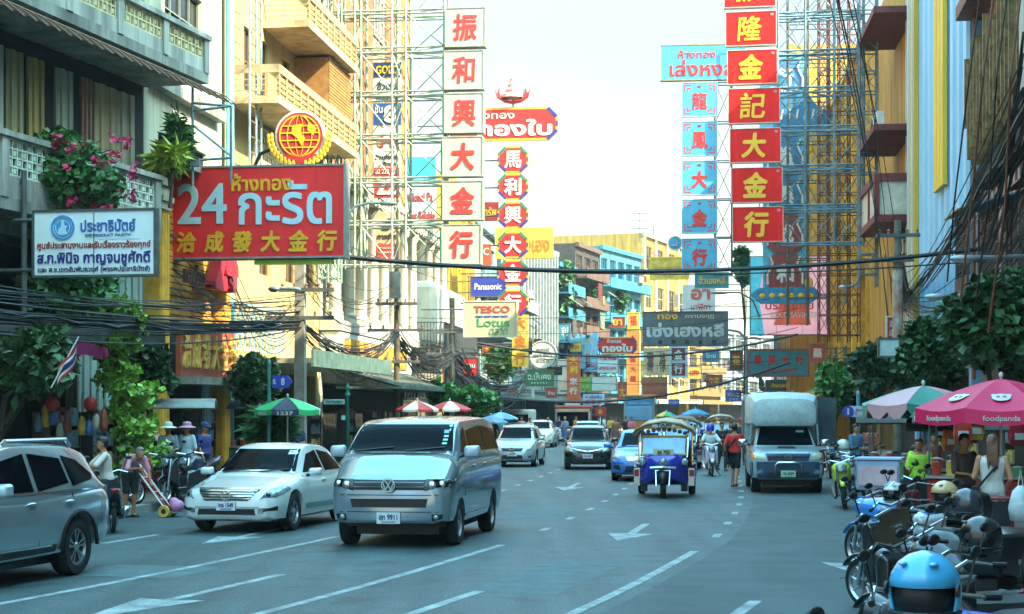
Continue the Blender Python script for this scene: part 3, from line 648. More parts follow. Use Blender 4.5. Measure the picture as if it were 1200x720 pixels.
# ---------------------------------------------------------------- signs
RED = mat('#c01c16', .6, var=.2, scale=1.5); REDL = mat('#cf2418', .4, var=.1); GOLD = mat('#e0a81e', .4, var=.12); OFFW = mat('#c4c3ba', .5, var=.12)
BOARDW = mat('#a3a294', .55, var=.14, scale=1.6, streak=True, rust='#b9a88c'); IRON = mat('#5d625f', .55, .5, var=.25); STEELG = mat('#9fae9c', .55, .3, var=.35, scale=3, rust='#7c6a50')
BLUEST = mat('#6f929b', .6, .1, var=.35, scale=3, rust='#7a5a48'); RUSTST = mat('#6e4033', .75, .2, var=.35, scale=3); BLUEB = mat('#3f93b5', .5, var=.14, scale=1.5)
def yaw(s): return -math.atan(slope(s))
def sign(name, label, px, Y, bm, els=(), fm=None, th=.14, group=None, rz=None, cat='sign', fw=.05, arm=None, flat=0, root=None):
    x0, y0, x1, y1 = px; c = at((x0+x1)/2, y1, Y); W = (x1-x0)/FPX*Y; H = (y1-y0)/FPX*Y
    rz = yaw(Y) if rz is None else rz
    t = root or thing(name, label, cat, c, rz, group)
    b = MB(); b.box(-W/2, W/2, 0, th, 0, H); bd = b.build('board', bm, t)
    if fm:
        b = MB(); f = fw; y0_, y1_ = -.025, th+.01
        b.box(-W/2-f, -W/2, y0_, y1_, -f, H+f); b.box(W/2, W/2+f, y0_, y1_, -f, H+f); b.box(-W/2, W/2, y0_, y1_, H, H+f); b.box(-W/2, W/2, y0_, y1_, -f, 0); b.build('frame', fm, t)
    if W > 2.2 and px[0] != 196:
        b = MB(); k = 3 if W > 3 else 2
        for i in range(1, k): b.box(-W/2+W*i/k-.01, -W/2+W*i/k+.01, -.004, -.0005, .02, H-.02)
        b.build('panel_seam', IRON, t)
    groups = {}
    for (txt, cx_, cy_, w_, h_, m, *bo) in els: groups.setdefault(id(m), (m, []))[1].append((txt, cx_, cy_, w_, h_, *bo))
    for m, L in groups.values():
        b = MB()
        for (txt, cx_, cy_, w_, h_, *bo) in L: put_text(b, txt, (cx_-.5)*W, (1-cy_)*H, w_*W, h_*H, 0, bo[0] if bo else .02, bo[1] if len(bo) > 1 else 0, .02)
        b.build('lettering', m, t)
    if arm:
        b = MB()
        for z in (H*.2, H*.8): b.tube([(arm, th+.1, z), (-arm/abs(arm)*W/2*.8, th+.1, z)], .035, 6)
        b.build('mounting_bar', IRON, t)
    return t, W, H
def ring(b, cx_, cz, r, t, y, n=28, d=.02, sq=1):
    for k in range(n):
        a0, a1 = 2*math.pi*k/n, 2*math.pi*(k+1)/n
        P = [(cx_+q*math.cos(a)*sq, cz+q*math.sin(a)) for q, a in ((r, a0), (r, a1), (r-t, a1), (r-t, a0))]
        b.add([(x, y-d, z) for x, z in P]+[(x, y, z) for x, z in P], [(0, 1, 2, 3), (0, 1, 5, 4), (2, 3, 7, 6)])
def disc(b, cx_, cz, r, y, n=28, d=.02, sq=1):
    P = [(cx_+r*math.cos(2*math.pi*k/n)*sq, cz+r*math.sin(2*math.pi*k/n)) for k in range(n)]
    b.prism(P, y-d, y, lambda a, c, e: (a, e, c))
def flat(b, pts, y, d=.02): b.prism(pts, y-d, y, lambda a, c, e: (a, e, c))
NAVY = mat('#232a78', .5, var=.1); NAVY2 = mat('#26355c', .5, var=.1); PBLUE = mat('#3f86b8', .5, var=.1); GREEN = mat('#2f8a5a', .5, var=.1)
t, W, H = sign('party_board', 'white party board with blue round emblem hanging over the left pavement', (36, 248, 184, 322), 34.5, mat('#dbe6e6', .5, var=.08, scale=1),
    [('ประชาธิปัตย์', .62, .22, .46, .2, mat('#2f62a8', .5, var=0), .03), ('DEMOCRAT PARTY', .62, .375, .38, .04, PBLUE, .01), ('ศูนย์ประสานงานและรับเรื่องราวร้องทุกข์', .5, .535, .95, .15, mat('#8f2a2a', .5, var=0), .02),
     ('ส.ก.พินิจ กาญจนชูศักดิ์', .5, .75, .95, .25, NAVY, .03), ('และ ส.ข.เขตสัมพันธวงศ์ (พรรคประชาธิปัตย์)', .5, .92, .94, .11, NAVY2, .015)], IRON, .16)
b = MB(); ring(b, -.26*W, .75*H, .2*H, .035*H, 0); disc(b, -.26*W, .75*H, .15*H, 0, d=.012)
b.build('emblem', mat('#3f8fc4', .5, var=.1), t)
b = MB(); flat(b, [(-.26*W+x*H*.15, .75*H+z*H*.15) for x, z in ((-.55, -.7), (.5, -.7), (.35, -.1), (.55, .25), (.2, .2), (.15, .75), (-.15, .75), (-.2, .1), (-.45, -.1))], -.013, .01)
ring(b, -.26*W, .75*H, .125*H, .012*H, -.013, d=.008); b.box(.38*W-.62*W*.55, .38*W, -.008, 0, .555*H, .567*H); b.build('emblem_figure', mat('#a9cfe0', .5, var=0), t)
b = MB(); b.tube([(-W/2-.06, .2, H*.9), (-W/2-1.2, .2, H*.9)], .04, 6); b.tube([(-W/2-.06, .2, H*.1), (-W/2-1.2, .2, H*.1)], .04, 6); b.tube([(-W/2-.35, .25, -1.6), (-W/2-.35, .25, H+.9)], .06, 6); b.tube([(-W/2-.35, .25, H+.8), (-W/2-1.4, .25, H*.2)], .03, 5); b.build('mounting_bar', IRON, t)
LB = mat('#a9cbd6', .45, var=.06)
t, W, H = sign('gold_shop_sign', 'big red gold shop sign reading 24 karat in pale blue letters', (196, 196, 405, 301), 45, mat('#e81e1e', .6, var=.14, scale=1.2, streak=True),
    [('ห้างทอง', .53, .17, .35, .2, GOLD, .035), ('24', .185, .4, .29, .46, LB, .022), ('กะรัต', .665, .4, .54, .5, LB, .022)]+[(c, .095+i*.162, .83, .115, .24, GOLD, .04, .1) for i, c in enumerate('洽成發大金行')], mat('#8a8f8c', .5, .3), .5, arm=-2.7)
b = MB(); b.box(-.02*W, W*.43, .1, .3, -.2, -.08); b.build('light_tube', mat('#a8c02e', .5), t); b = MB(); b.box(-W*.5, W*.45, .05, .4, -.07, -.051); b.build('underside_bar', IRON, t)
t = thing('globe_emblem', 'round red and gold globe emblem with wheat ears on top of the red sign', 'sign', at(351, 192, 45.2), yaw(45))
r = .62; cz = .74
b = MB(); disc(b, 0, cz, r+.06, .2, d=.16); b.build('backing', mat('#d8d3c2', .5), t)
b = MB(); disc(b, 0, cz, r, .039, d=.03); flat(b, [(-.35, -.0), (.35, 0), (.45, .25), (-.45, .25)], .038, .05); b.build('disc', RED, t)
b = MB()
for q in (1, .62, .2): ring(b, 0, cz, r*.9, .035, .008, sq=q)
for z in (-.5, -.2, .12, .42):
    hw = math.sqrt(max(0, .81-z*z))*r; b.box(-hw, hw, -.016, .006, cz+z*r-.016, cz+z*r+.016)
flat(b, [(-.3*r, cz+.45*r), (.1*r, cz+.5*r), (.05*r, cz+.1*r), (.25*r, cz-.1*r), (.1*r, cz-.45*r), (-.1*r, cz-.1*r), (-.35*r, cz+.1*r)], .0, .02)
flat(b, [(.4*r, cz+.6*r), (.75*r, cz+.3*r), (.6*r, cz), (.35*r, cz+.25*r)], .0, .02)
for sg in (-1, 1):
    for k in range(9):
        a = -1.35+k*.17; x = sg*(r+.13)*math.cos(a); z = cz+(r+.13)*math.sin(a)
        b.ell((x, -.02, z), (.05, .03, .09), 6, 4); b.ell((x+sg*.09, -.02, z-.02), (.05, .03, .08), 6, 4)
b.build('globe_lines', GOLD, t)
# facade letters of the orange shop
t = thing('red_facade_letters', 'red metal numerals standing out from the orange slats under the red sign', 'sign', RP(44.6, FL+.55, 5.15), math.atan2(1, slope(45)))
b = MB(); put_text(b, '24', 1.6, 1.05, 2.2, 1.6, 0, .06, 0, .3); b.build('numerals', mat('#b3263a', .35, var=.15), t); b = MB(); put_text(b, 'ทองเยี่ยม', -.6, .55, 1.6, .55, 0, .03, 0, .1); b.build('lettering', mat('#4a2f2a', .5), t)
b = MB(); b.box(-1.4, 2.7, .3, .34, .1, .16); b.box(-1.4, 2.7, .3, .34, 1.5, 1.56); b.build('mounting_bar', IRON, t)
# white character signs + scaffold
WR = mat('#cf2d26', .45, var=.15, scale=3)
for c, px in zip('振和興大金行', ((522, 10, 568, 54), (521, 60, 566, 104), (521, 110, 566, 155), (519, 161, 565, 206), (519, 213, 565, 257), (518, 264, 563, 309))):
    k = {'振': 'topmost', '和': 'second', '興': 'third', '大': 'fourth', '金': 'fifth', '行': 'lowest'}[c]
    t, W, H = sign('character_sign', f'white square sign with red character, {k} of the white column', px, 62, BOARDW, [(c, .5, .5, .62, .72, WR, .045 if c in '大金行' else .028, .06)], mat('#8f9a8c', .6, var=.3), .5, group='white square signs with red characters', fw=.03)
    b = MB(); b.box(-W/2-.1, -W/2-.04, .05, .45, .1, H-.1); b.build('side_strip', mat('#2fa05a', .5), t)
def frame_truss(name, label, px, Y, cols, levels, m, depth=1.0, r=.045, rz=None, diag=True, cat='scaffold', y0=.6, group=None, seed=1, parts=None):
    """steel sign frame: x fractions of uprights, photo rows of level bars; two planes joined by ties"""
    x0, yt, x1, yb = px; c = at((x0+x1)/2, yb, Y); W = (x1-x0)/FPX*Y; H = (yb-yt)/FPX*Y
    t = thing(name, label, cat, c, yaw(Y) if rz is None else rz, group); rr = random.Random(seed)
    X_ = [(a-.5)*W for a in cols]; Z_ = [(yb-l)/FPX*Y for l in levels]
    b = MB()
    for x in X_:
        for y in (y0, y0+depth): b.tube([(x, y, 0), (x, y, H)], r*1.25, 6)
    b.build('uprights', m, t)
    b = MB()
    for z in Z_:
        for y in (y0, y0+depth): b.tube([(X_[0], y, z), (X_[-1]+.02, y, z)], r, 5)
        for x in X_: b.tube([(x, y0, z), (x, y0+depth, z)], r*.8, 4)
    b.build('level_bars', m, t)
    r *= .85
    if diag:
        b = MB()
        for i in range(len(X_)-1):
            for j in range(len(Z_)-1):
                for y in (y0, y0+depth):
                    a = (i+j+(y > y0)) % 2
                    p, q = ((X_[i], y, Z_[j]), (X_[i+1], y, Z_[j+1])) if a else ((X_[i], y, Z_[j+1]), (X_[i+1], y, Z_[j]))
                    b.tube([p, q], r*.65, 4)
                    if y == y0 and rr.random() < .25: b.tube([(q[0], y, p[2]), (p[0], y, q[2])], r*.5, 4)
            
        for x in X_:
            for j in range(len(Z_)-1): b.tube([(x, y0, Z_[j]), (x, y0+depth, Z_[j+1])], r*.55, 4)
        b.build('braces', m, t)
    return t, W, H
LV = [-40, 8, 12, 52, 58, 104, 109, 155, 160, 206, 212, 257, 262, 309]
frame_truss('sign_scaffold', 'pale steel scaffold carrying the white character signs', (374, -60, 523, 312), 62, [0, .12, .25, .3, .55, .66, .97], LV, STEELG, 1.1, .04)
frame_truss('lattice_tower', 'slim greenish lattice tower beside the brown striped facade', (368, -60, 392, 330), 60.5, [0, .5, 1], list(range(-40, 330, 26)), mat('#7fa090', .55, .3, var=.3, scale=3), .6, .03)
# banners behind the scaffold
BW = mat('#cfcabb', .6, var=.1); BLK = mat('#1d1d22', .6, var=.1)
for nm, lb, px, bm, els in (
    ('gold_banner', 'navy banner reading GOLD behind the steel scaffold', (437, 73, 470, 91), mat('#1d2b4f', .5), [('GOLD', .5, .5, .8, .55, GOLD, .03)]),
    ('shop_banner', 'white banner with grey Thai lettering under the navy one', (437, 93, 470, 118), BW, [('ฮั้วเซ่ง', .5, .3, .7, .4, BLK), ('ทองคำ', .5, .78, .7, .35, BLK)]),
    ('number_banner', 'blue banner with a big white 8 behind the scaffold', (437, 121, 470, 147), mat('#234a86', .5), [('8', .6, .5, .45, .8, OFFW, .06), ('ชั้น', .2, .25, .28, .4, OFFW)]),
    ('logo_banner', 'white banner with red and yellow block mark', (438, 150, 469, 177), BW, [('H', .5, .55, .6, .6, mat('#b3342a', .5), .05), ('I', .2, .55, .1, .5, GOLD, .06)]),
    ('name_banner', 'white banner with black Thai name behind scaffold', (438, 179, 470, 195), BW, [('วัวเช่งเฮ', .45, .3, .85, .4, BLK), ('คิ้วเจอ', .6, .8, .5, .3, BLK)]),
    ('phone_banner', 'red banner with white phone number and large white figures', (438, 197, 468, 232), mat('#b52c24', .5), [('02 222 226', .5, .12, .9, .17, OFFW), ('22', .5, .6, .8, .6, OFFW, .05)]),
    ('swoosh_banner', 'beige banner with black swoosh mark', (440, 248, 468, 285), mat('#c3a77c', .6), [('S', .55, .4, .6, .4, BLK, .08, .4), ('การช่าง', .5, .78, .85, .2, BLK)]),
    ('orange_banner', 'orange red banner with pale lines under the swoosh banner', (440, 286, 468, 306), mat('#c8452c', .55), [('BUILDING', .45, .25, .6, .12, OFFW), ('INSURANCE', .45, .5, .7, .12, OFFW)]),
    ('reliable_board', 'white and turquoise board with red English words behind scaffold', (475, 184, 511, 268), mat('#b9d6d6', .5), [('Global Pa', .5, .56, .8, .13, mat('#b8332c', .5)), ('Your Reliable', .5, .82, .95, .13, mat('#b8332c', .5))])):
    t, W, H = sign(nm, lb, px, 66, bm, els, None, .08)
    if nm == 'reliable_board':
        b = MB(); b.box(-W/2, W/2, -.01, 0, H*.55+.2, H); b.build('turquoise_field', mat('#3fb4cf', .5), t)
# name signs with coloured corners
def corner_sign(name, label, px, Y, els, group=None, arm=None, k=.28):
    x0, y0, x1, y1 = px; W = (x1-x0)/FPX*Y; H = (y1-y0)/FPX*Y
    t = thing(name, label, 'sign', at((x0+x1)/2, y1, Y), yaw(Y), group); c = H*k
    oc = lambda i: [(-W/2+i+c, i), (W/2-i-c, i), (W/2-i, i+c), (W/2-i, H-i-c), (W/2-i-c, H-i), (-W/2+i+c, H-i), (-W/2+i, H-i-c), (-W/2+i, i+c)]
    b = MB(); flat(b, oc(0), .25, .25); b.build('board', mat('#d6b02a', .45), t)
    b = MB(); flat(b, oc(H*.07)[:], 0, .015); b.build('red_panel', RED, t)
    b = MB(); b2 = MB()
    for sx_ in (-1, 1):
        for sz, bb in ((1, b2), (-1, b)):
            zc = H if sz > 0 else 0
            flat(bb, [(sx_*(W/2-c), zc-0*sz), (sx_*(W/2), zc-c*sz), (sx_*(W/2-.08*H), zc-(c+.06*H)*sz), (sx_*(W/2-c-.06*H), zc-.08*H*sz)], -.018, .012)
        b.box(sx_*W/2-.001, sx_*(W/2-.05*H), -.03, -.001, H*.42, H*.58)
    b.build('blue_corner', NAVY, t); b2.build('green_corner', mat('#2c6b45', .5) if W < 2*H else NAVY, t)
    b = MB(); 
    for (tx, cx_, cy_, w_, h_, bo) in els: put_text(b, tx, (cx_-.5)*W, (1-cy_)*H, w_*W, h_*H, -.015, bo, 0, .03)
    b.build('lettering', OFFW, t)
    if arm: 
        b = MB(); b.tube([(0, .3, H*.5), (arm, .3, H*.5)], .04, 6); b.build('mounting_bar', IRON, t)
    return t
for c, yc, k in zip('馬利興大金行', (187, 219, 252, 287, 320, 355), ('topmost', 'second', 'third', 'fourth', 'fifth', 'lowest')):
    corner_sign('octagon_sign', f'red octagonal sign with white character and yellow edges, {k} in its column', (583, yc-15.5, 619, yc+15.5), 80, [(c, .5, .5, .56, .66, .04 if c in '大利金行' else .025)], 'octagonal signs with white characters', -2.5)
corner_sign('gold_name_sign', 'wide red sign with white Thai name and striped corners under the crown emblem', (520, 126, 654, 165), 80, [('ห้างทอง', .42, .22, .4, .25, .02), ('ทองใบ', .62, .62, .66, .5, .045)], None, -4)
corner_sign('gold_name_sign', 'small red sign with white Thai name over the far carriageway', (700, 395, 747, 415), 128, [('ห้างทอง', .42, .24, .35, .25, .02), ('ทองใบ', .5, .64, .75, .48, .045)])
t = thing('crown_emblem', 'pink and teal crown emblem with red ribbon above the wide red sign', 'sign', at(601, 124, 80), yaw(80))
b = MB(); b.lathe([(.55, .35), (.5, .5), (.34, .6), (.36, .7), (.24, .85), (.25, .95), (.14, 1.15), (.14, 1.25), (.06, 1.45), (.02, 1.75), (0, 1.76)], 12); b.build('spire', mat('#c98f8a', .5, var=.25), t)
b = MB()
for s in (-1, 1):
    b.tube([(0, -.1, .12), (s*.4, -.1, .2), (s*.7, -.1, .4), (s*.85, -.1, .8)], [.16, .15, .12, .01], 6, flat=.5); b.tube([(s*.55, -.1, .3), (s*.65, -.1, .6), (s*.62, -.1, .85)], [.1, .08, .01], 6)
b.build('ribbon', RED, t)
b = MB()
for s in (-1, 1): b.tube([(s*.3, 0, .35), (s*.55, 0, .55), (s*.6, 0, .95)], [.12, .1, .01], 6)
b.build('leaf_wings', mat('#7fb5a8', .5), t)
b = MB()
for k in range(9): a = R(30+k*15); b.tube([(.7*math.cos(a), 0, 1.2+.6*math.sin(a)), (1.0*math.cos(a), 0, 1.2+.85*math.sin(a))], .01, 4)
b.tube([(0, .1, -.1), (0, .1, .5)], .05, 6); b.build('rays', OFFW, t)
YELB = mat('#d9b43c', .5, var=.1); ORL = mat('#c8702a', .5, var=.1)
sign('yellow_name_sign', 'yellow sign with orange Thai letters half behind the octagonal signs', (580, 267, 648, 303), 95, YELB, [('ฮั่วเซ่งเฮง', .5, .5, .9, .6, ORL, .04)], None, .3, arm=-6)
for i, c in enumerate('大金行'):
    sign('yellow_character_sign', f"yellow sign with orange character, {('upper', 'middle', 'lower')[i]} one below the octagons", (600, 369+i*21, 619, 388+i*21), 96, YELB, [(c, .5, .5, .7, .75, ORL, .04)], None, .2, group='yellow signs with orange characters', arm=-4)
sign('electronics_board', 'blue board with white English brand letters beside the octagonal signs', (552, 325, 592, 347), 90, mat('#23318a', .5), [('Panasonic', .5, .5, .8, .34, OFFW, .02)], IRON, .2, arm=-3)
sign('supermarket_board', 'cream supermarket board with red and green lettering', (544, 354, 605, 394), 72, mat('#aaa284', .5, var=.1), [('TESCO', .53, .22, .7, .2, mat('#c03a33', .5), .03), ('— — — —', .53, .42, .62, .035, mat('#3a55a0', .5), .05), ('Lotus', .56, .6, .62, .25, mat('#2f8f52', .5), .01), ('ตลาด', .66, .87, .36, .18, mat('#2f8f52', .5), 0, .3)], mat('#b9b39c', .5), .25, arm=-3)
sign('maroon_board', 'small dark red board with yellow Thai letters behind the white column', (560, 237, 584, 259), 84, mat('#7a1f22', .5), [('ทรัพ', .6, .5, .6, .5, mat('#a8a03a', .5))], None, .2, arm=-3)
sign('orange_side_board', 'small orange board at the foot of the white column', (562, 286, 575, 316), 84, mat('#d0492a', .5), [('C', .6, .3, .5, .3, OFFW)], None, .2, arm=-3)
sign('red_wall_board', 'plain red board on the left shopfronts beyond the van', (543, 420, 560, 440), 86, mat('#a82a2c', .5), [('ร้าน', .5, .4, .6, .3, OFFW)], IRON, .2, arm=-3)
t = thing('round_sign', 'round grey disc sign with dark lettering in front of the fin building', 'sign', at(636, 434, 115), yaw(115)); b = MB(); disc(b, 0, 1.0, 1.0, .2, d=.2); b.build('disc', mat('#b9b8ad', .6, var=.25), t)
b = MB(); ring(b, 0, 1, .95, .07, 0); [put_text(b, x, 0, 1.38-i*.38, .9+.4*(i == 1), .26, 0, .02) for i, x in enumerate(('สหกรณ์', 'ทองคำ SINCE', 'เยาวราช'))]; b.build('lettering', mat('#55584f', .6), t); b = MB(); b.tube([(0, .25, 1), (-5, .25, 1)], .04, 6); b.build('mounting_bar', IRON, t)
sign('green_board', 'green board with white Thai name beneath the round sign', (616, 434, 648, 452), 110, mat('#2f6f4a', .5), [('ฉ.มั่นคง', .5, .38, .85, .5, OFFW, .03), ('B A K E R Y', .5, .83, .6, .13, OFFW)], mat('#7a3a2c', .5), .2, arm=-5)
sign('small_white_board', 'small white board with blue characters low on the fin building', (607, 454, 626, 466), 116, OFFW, [('欣欣', .5, .4, .7, .5, NAVY2), ('BANK', .5, .84, .7, .15, NAVY2)], None, .2, arm=-3)
sign('peach_banner', 'peach banner with white blotches beside the orange banner', (651, 421, 664, 462), 150, mat('#c98a68', .6, var=.3, scale=1, col2='#d9cfc0'), [], None, .2, arm=-3)
sign('tall_orange_banner', 'tall orange banner with yellow characters over the red-roofed minibus', (664, 416, 680, 478), 146, mat('#c95a2c', .55), [('大', .5, .1, .6, .14, GOLD, .04), ('利', .5, .28, .6, .14, GOLD, .04), ('來', .5, .5, .6, .14, OFFW, .04), ('行', .5, .68, .6, .14, OFFW, .04)], None, .2, arm=-3)
sign('light_blue_panel', 'light blue panel with pale oval on the dark shophouse', (682, 390, 701, 436), 158, mat('#86b3cf', .5), [('O', .4, .4, .5, .55, OFFW, 0), ('เจริญ', .6, .85, .7, .12, RED)], None, .25, arm=2)
sign('layered_board', 'white board with rows of red lettering beneath the small red name sign', (700, 416, 724, 437), 156, mat('#c5d2d4', .5), [('中國商銀', .5, .2, .9, .22, RED, .02), ('SAMBENG BANK', .5, .75, .9, .22, RED, .02)], IRON, .3, arm=-2)
sign('green_half_board', 'bright green board with yellow characters next to a blank white board', (678, 442, 693, 458), 150, mat('#3f9a3f', .5), [('อาหาร', .5, .25, .7, .22, GOLD), ('大大', .5, .7, .7, .32, GOLD)], None, .2, arm=-2)
sign('blank_white_board', 'blank white lightbox next to the bright green board', (693.5, 442, 722, 458), 150, OFFW, [], IRON, .3, arm=2)
sign('blue_letter_board', 'white board with blue Thai line and red characters above the minibus', (683, 462, 708, 475), 148, mat('#b9c6d6', .5), [('ก.เยื่อชิ้น', .5, .25, .8, .3, NAVY), ('泰泰泰', .5, .7, .8, .42, RED)], None, .2, arm=-2)
sign('red_round_board', 'red rounded board hanging beside the bus', (697, 477, 710, 488), 138, RED, [('泰', .5, .5, .4, .6, GOLD)], None, .3, arm=-3)
sign('orange_pillar_sign', 'tall orange pillar sign with small dark characters on the yellow building', (735, 388, 749, 462), 168, mat('#d07a2c', .55), [(c, .5, .12+i*.16, .5, .1, mat('#8a2a1f', .5), .03) for i, c in enumerate('永安堂大藥')], mat('#d9a63a', .5), .5, arm=2)
sign('gold_arch_sign', 'gilt pointed arch panel above the small red name sign', (735, 366, 749, 386), 168, mat('#d9a63a', .5, var=.25), [('福', .5, .5, .6, .6, RED)], None, .4)
sign('cream_pattern_sign', 'cream panel with dark carved figures under the grey signboard', (754, 408, 786, 440), 150, mat('#c9a878', .6, var=.25), [('壽', .25, .5, .25, .75, mat('#5a3a2a', .6), .03), ('祿', .7, .5, .25, .75, mat('#5a3a2a', .6), .03)], None, .3, arm=-2)
sign('red_text_board', 'brown board with red lettering above the bus', (752, 442, 782, 468), 146, mat('#8a6038', .6, var=.25), [('กิมลี้ห้างทอง', .5, .3, .9, .3, RED, .02), ('金利行', .5, .75, .9, .35, RED, .03)], None, .3, arm=-2)
sign('grey_name_board', 'wide slate grey sign with pale Thai lettering over the carriageway', (754, 366, 852, 405), 100, mat('#52656c', .6, var=.25, scale=1.5), [('เซ่งเฮงหลี', .5, .53, .92, .44, mat('#a9bfc4', .5), .045), ('ทอง', .29, .14, .24, .15, GOLD, .03), ('ตรามงกุฎ', .67, .15, .34, .13, OFFW, .01)]+[(c, .2+i*.16, .9, .05, .13, DARK2, .03) for i, c in enumerate('成興利金行')], IRON, .3, arm=5.5)
for i, c in enumerate('金行'):
    sign('blue_rim_sign', f"dark red character panel in a pale blue rim, {('upper', 'lower')[i]} one below the grey sign", (787, 408+i*17, 803, 423.5+i*17), 120, mat('#7a2328', .5), [(c, .5, .5, .65, .75, OFFW, .04)], mat('#a5c3cc', .5), .3, group='dark red character panels under the grey sign', fw=.14, arm=5)
sign('gilt_board', 'gilt scalloped signboard under the blue character column', (763, 303, 806, 326), 130, mat('#d2ab3e', .5, var=.3, scale=2), [('ห้างทองเยาวราช', .5, .5, .8, .4, mat('#b5852a', .5), .03)], GOLD, .3, fw=.12, arm=4)
sign('teal_oval_board', 'teal board with yellow lettering right below the blue column', (815, 320, 853, 337), 105, mat('#2f7f86', .5, var=.2), [('ฮั้วเฮงหลี', .5, .5, .8, .55, GOLD, .02)], mat('#4f9aa0', .5), .25, arm=4)
sign('white_red_board', 'white board with big red Thai letters behind the teal board', (800, 334, 838, 366), 125, OFFW, [('อา', .55, .35, .6, .4, mat('#c8563a', .5), .04), ('นาฬิกา', .55, .8, .6, .22, RED)], None, .3, arm=5)
sign('blue_name_sign', 'turquoise sign with red Thai name at the top of the blue column', (775, 53, 872, 93), 95, BLUEB, [('ห้างทอง', .43, .26, .45, .24, RED, .02), ('เล่งหงส์', .5, .66, .8, .5, RED, .03)], mat('#8a7a58', .6), .4)
for c, y0, k in zip('龍鳳大金行', (97, 143, 189, 234, 280), ('topmost', 'second', 'third', 'fourth', 'lowest')):
    t, W, H = sign('blue_character_sign', f'turquoise square sign with red character, {k} of the blue column', (799.5, y0, 840, y0+39), 95, BLUEB, [(c, .5, .55, .44, .52, RED, .05 if c in '大金行' else .02), ('ทอง', .5, .12, .1, .07, RED)], mat('#b5c6c6', .5), .35, group='turquoise square signs with red characters', fw=.03)
    b = MB()
    for sx_ in (-1, 1):
        for sz in (0, 1):
            X0 = sx_*W*.44; Z0 = H*(.06 if not sz else .94); dz = 1 if not sz else -1
            for q in (0, .09): b.box(X0-sx_*q*W, X0-sx_*(q+.025)*W, -.015, 0, Z0+dz*q*H, Z0+dz*(.2)*H); b.box(X0-sx_*q*W, X0-sx_*.2*W, -.013, 0, Z0+dz*q*H, Z0+dz*(q+.025)*H)
    b.build('corner_fret', RED, t)
frame_truss('sign_scaffold', 'thin steel frame behind the turquoise signs', (838, 50, 858, 322), 95.6, [0, 1], [52, 95, 141, 187, 232, 277, 320], IRON, .8, .04, y0=.5)
t = thing('swan_emblem', 'small round blue emblem with white swan beside the blue column', 'sign', at(791, 294, 96), yaw(96)); b = MB(); disc(b, 0, .42, .42, .12, d=.12); b.build('disc', BLUEB, t)
b = MB(); ring(b, 0, .42, .42, .06, 0); b.tube([(-.2, -.02, .3), (.1, -.02, .28), (.15, -.02, .45), (.05, -.02, .6), (-.02, -.02, .58)], [.05, .11, .05, .04, .02], 6, flat=.4); b.build('swan', OFFW, t); b = MB(); b.tube([(0, .15, .4), (.9, .3, .4)], .03, 5); b.build('mounting_bar', IRON, t)
RR = mat('#de1a14', .6, var=.22, scale=1.6, spec=.2, streak=True)
for c, px, k in zip('振隆金記大金行', ((849, -38, 908, 8), (851, 14, 909, 53), (853, 59, 910, 98), (854, 104, 913, 144), (856, 151, 914, 190), (858, 197, 916, 237), (859, 243, 917, 283)), ('cut by the frame edge', 'second', 'third', 'fourth', 'fifth', 'sixth', 'lowest')):
    sign('red_character_sign', f'red sign with yellow character, {k} of the right column', px, 72, RR, [(c, .47, .5, .5, .76, GOLD, .045 if c in '大金行' else .025, .08), ('ทอง', .92, .1, .06, .07, OFFW)], mat('#c9b9a8', .5), .35, group='red signs with yellow characters', fw=.025, rz=yaw(72)-.06)
frame_truss('sign_scaffold', 'blue steel scaffold holding the red character signs', (912, -60, 1012, 285), 72.6, [0, .32, .66, 1], [-30, 10, 14, 55, 60, 99, 105, 145, 151, 191, 197, 238, 244, 283], BLUEST, 1.1, .045, rz=yaw(72)-.06)
frame_truss('lattice_tower', 'blue lattice tower at the outer end of the blue scaffold', (1009, -60, 1030, 335), 71.5, [0, 1], list(range(-40, 335, 24)), BLUEST, .75, .035)
frame_truss('rusty_scaffold', 'rusty brown scaffold behind the blue one', (962, -60, 1009, 400), 84, [0, .25, .5, .75, 1], list(range(-40, 400, 24)), RUSTST, 1.2, .03, seed=4)
frame_truss('rusty_scaffold', 'dark iron scaffold above the pink billboard', (925, -20, 972, 380), 92, [0, .5, 1], list(range(-20, 380, 46)), mat('#54544a', .7, .3, var=.3), 1.2, .035, seed=6)
t, W, H = sign('pink_billboard', 'large pink and orange lit billboard on the right above the teal sign', (880, 301, 970, 392), 104, mat('#d98aa8', .4, var=.25, scale=.5, col2='#e8b7c0', emit=.06), [('ประกันภัย', .5, .62, .62, .12, mat('#c8402f', .5)), ('GOLD SAVINGS', .55, .75, .6, .07, OFFW)], IRON, .6, arm=4)
b = MB(); flat(b, [(-W/2, 0), (-W*.32, 0), (-W*.4, H*.5), (-W*.3, H), (-W/2, H)], -.004, .008); b.build('turquoise_field', mat('#4fb9cf', .4, var=.2, emit=.05), t)
b = MB(); flat(b, [(-W*.2, H*.12), (W*.28, H*.12), (W*.2, H*.5), (W*.02, H*.85), (-W*.1, H*.5)], -.006, .008); b.build('orange_figure', mat('#d6604a', .4, var=.35, scale=1.2, emit=.05), t)
t = thing('ornate_tower_sign', 'tall blue and brick red ornate sign of pot shaped panels behind red column', 'sign', at(920, 352, 98), yaw(98))
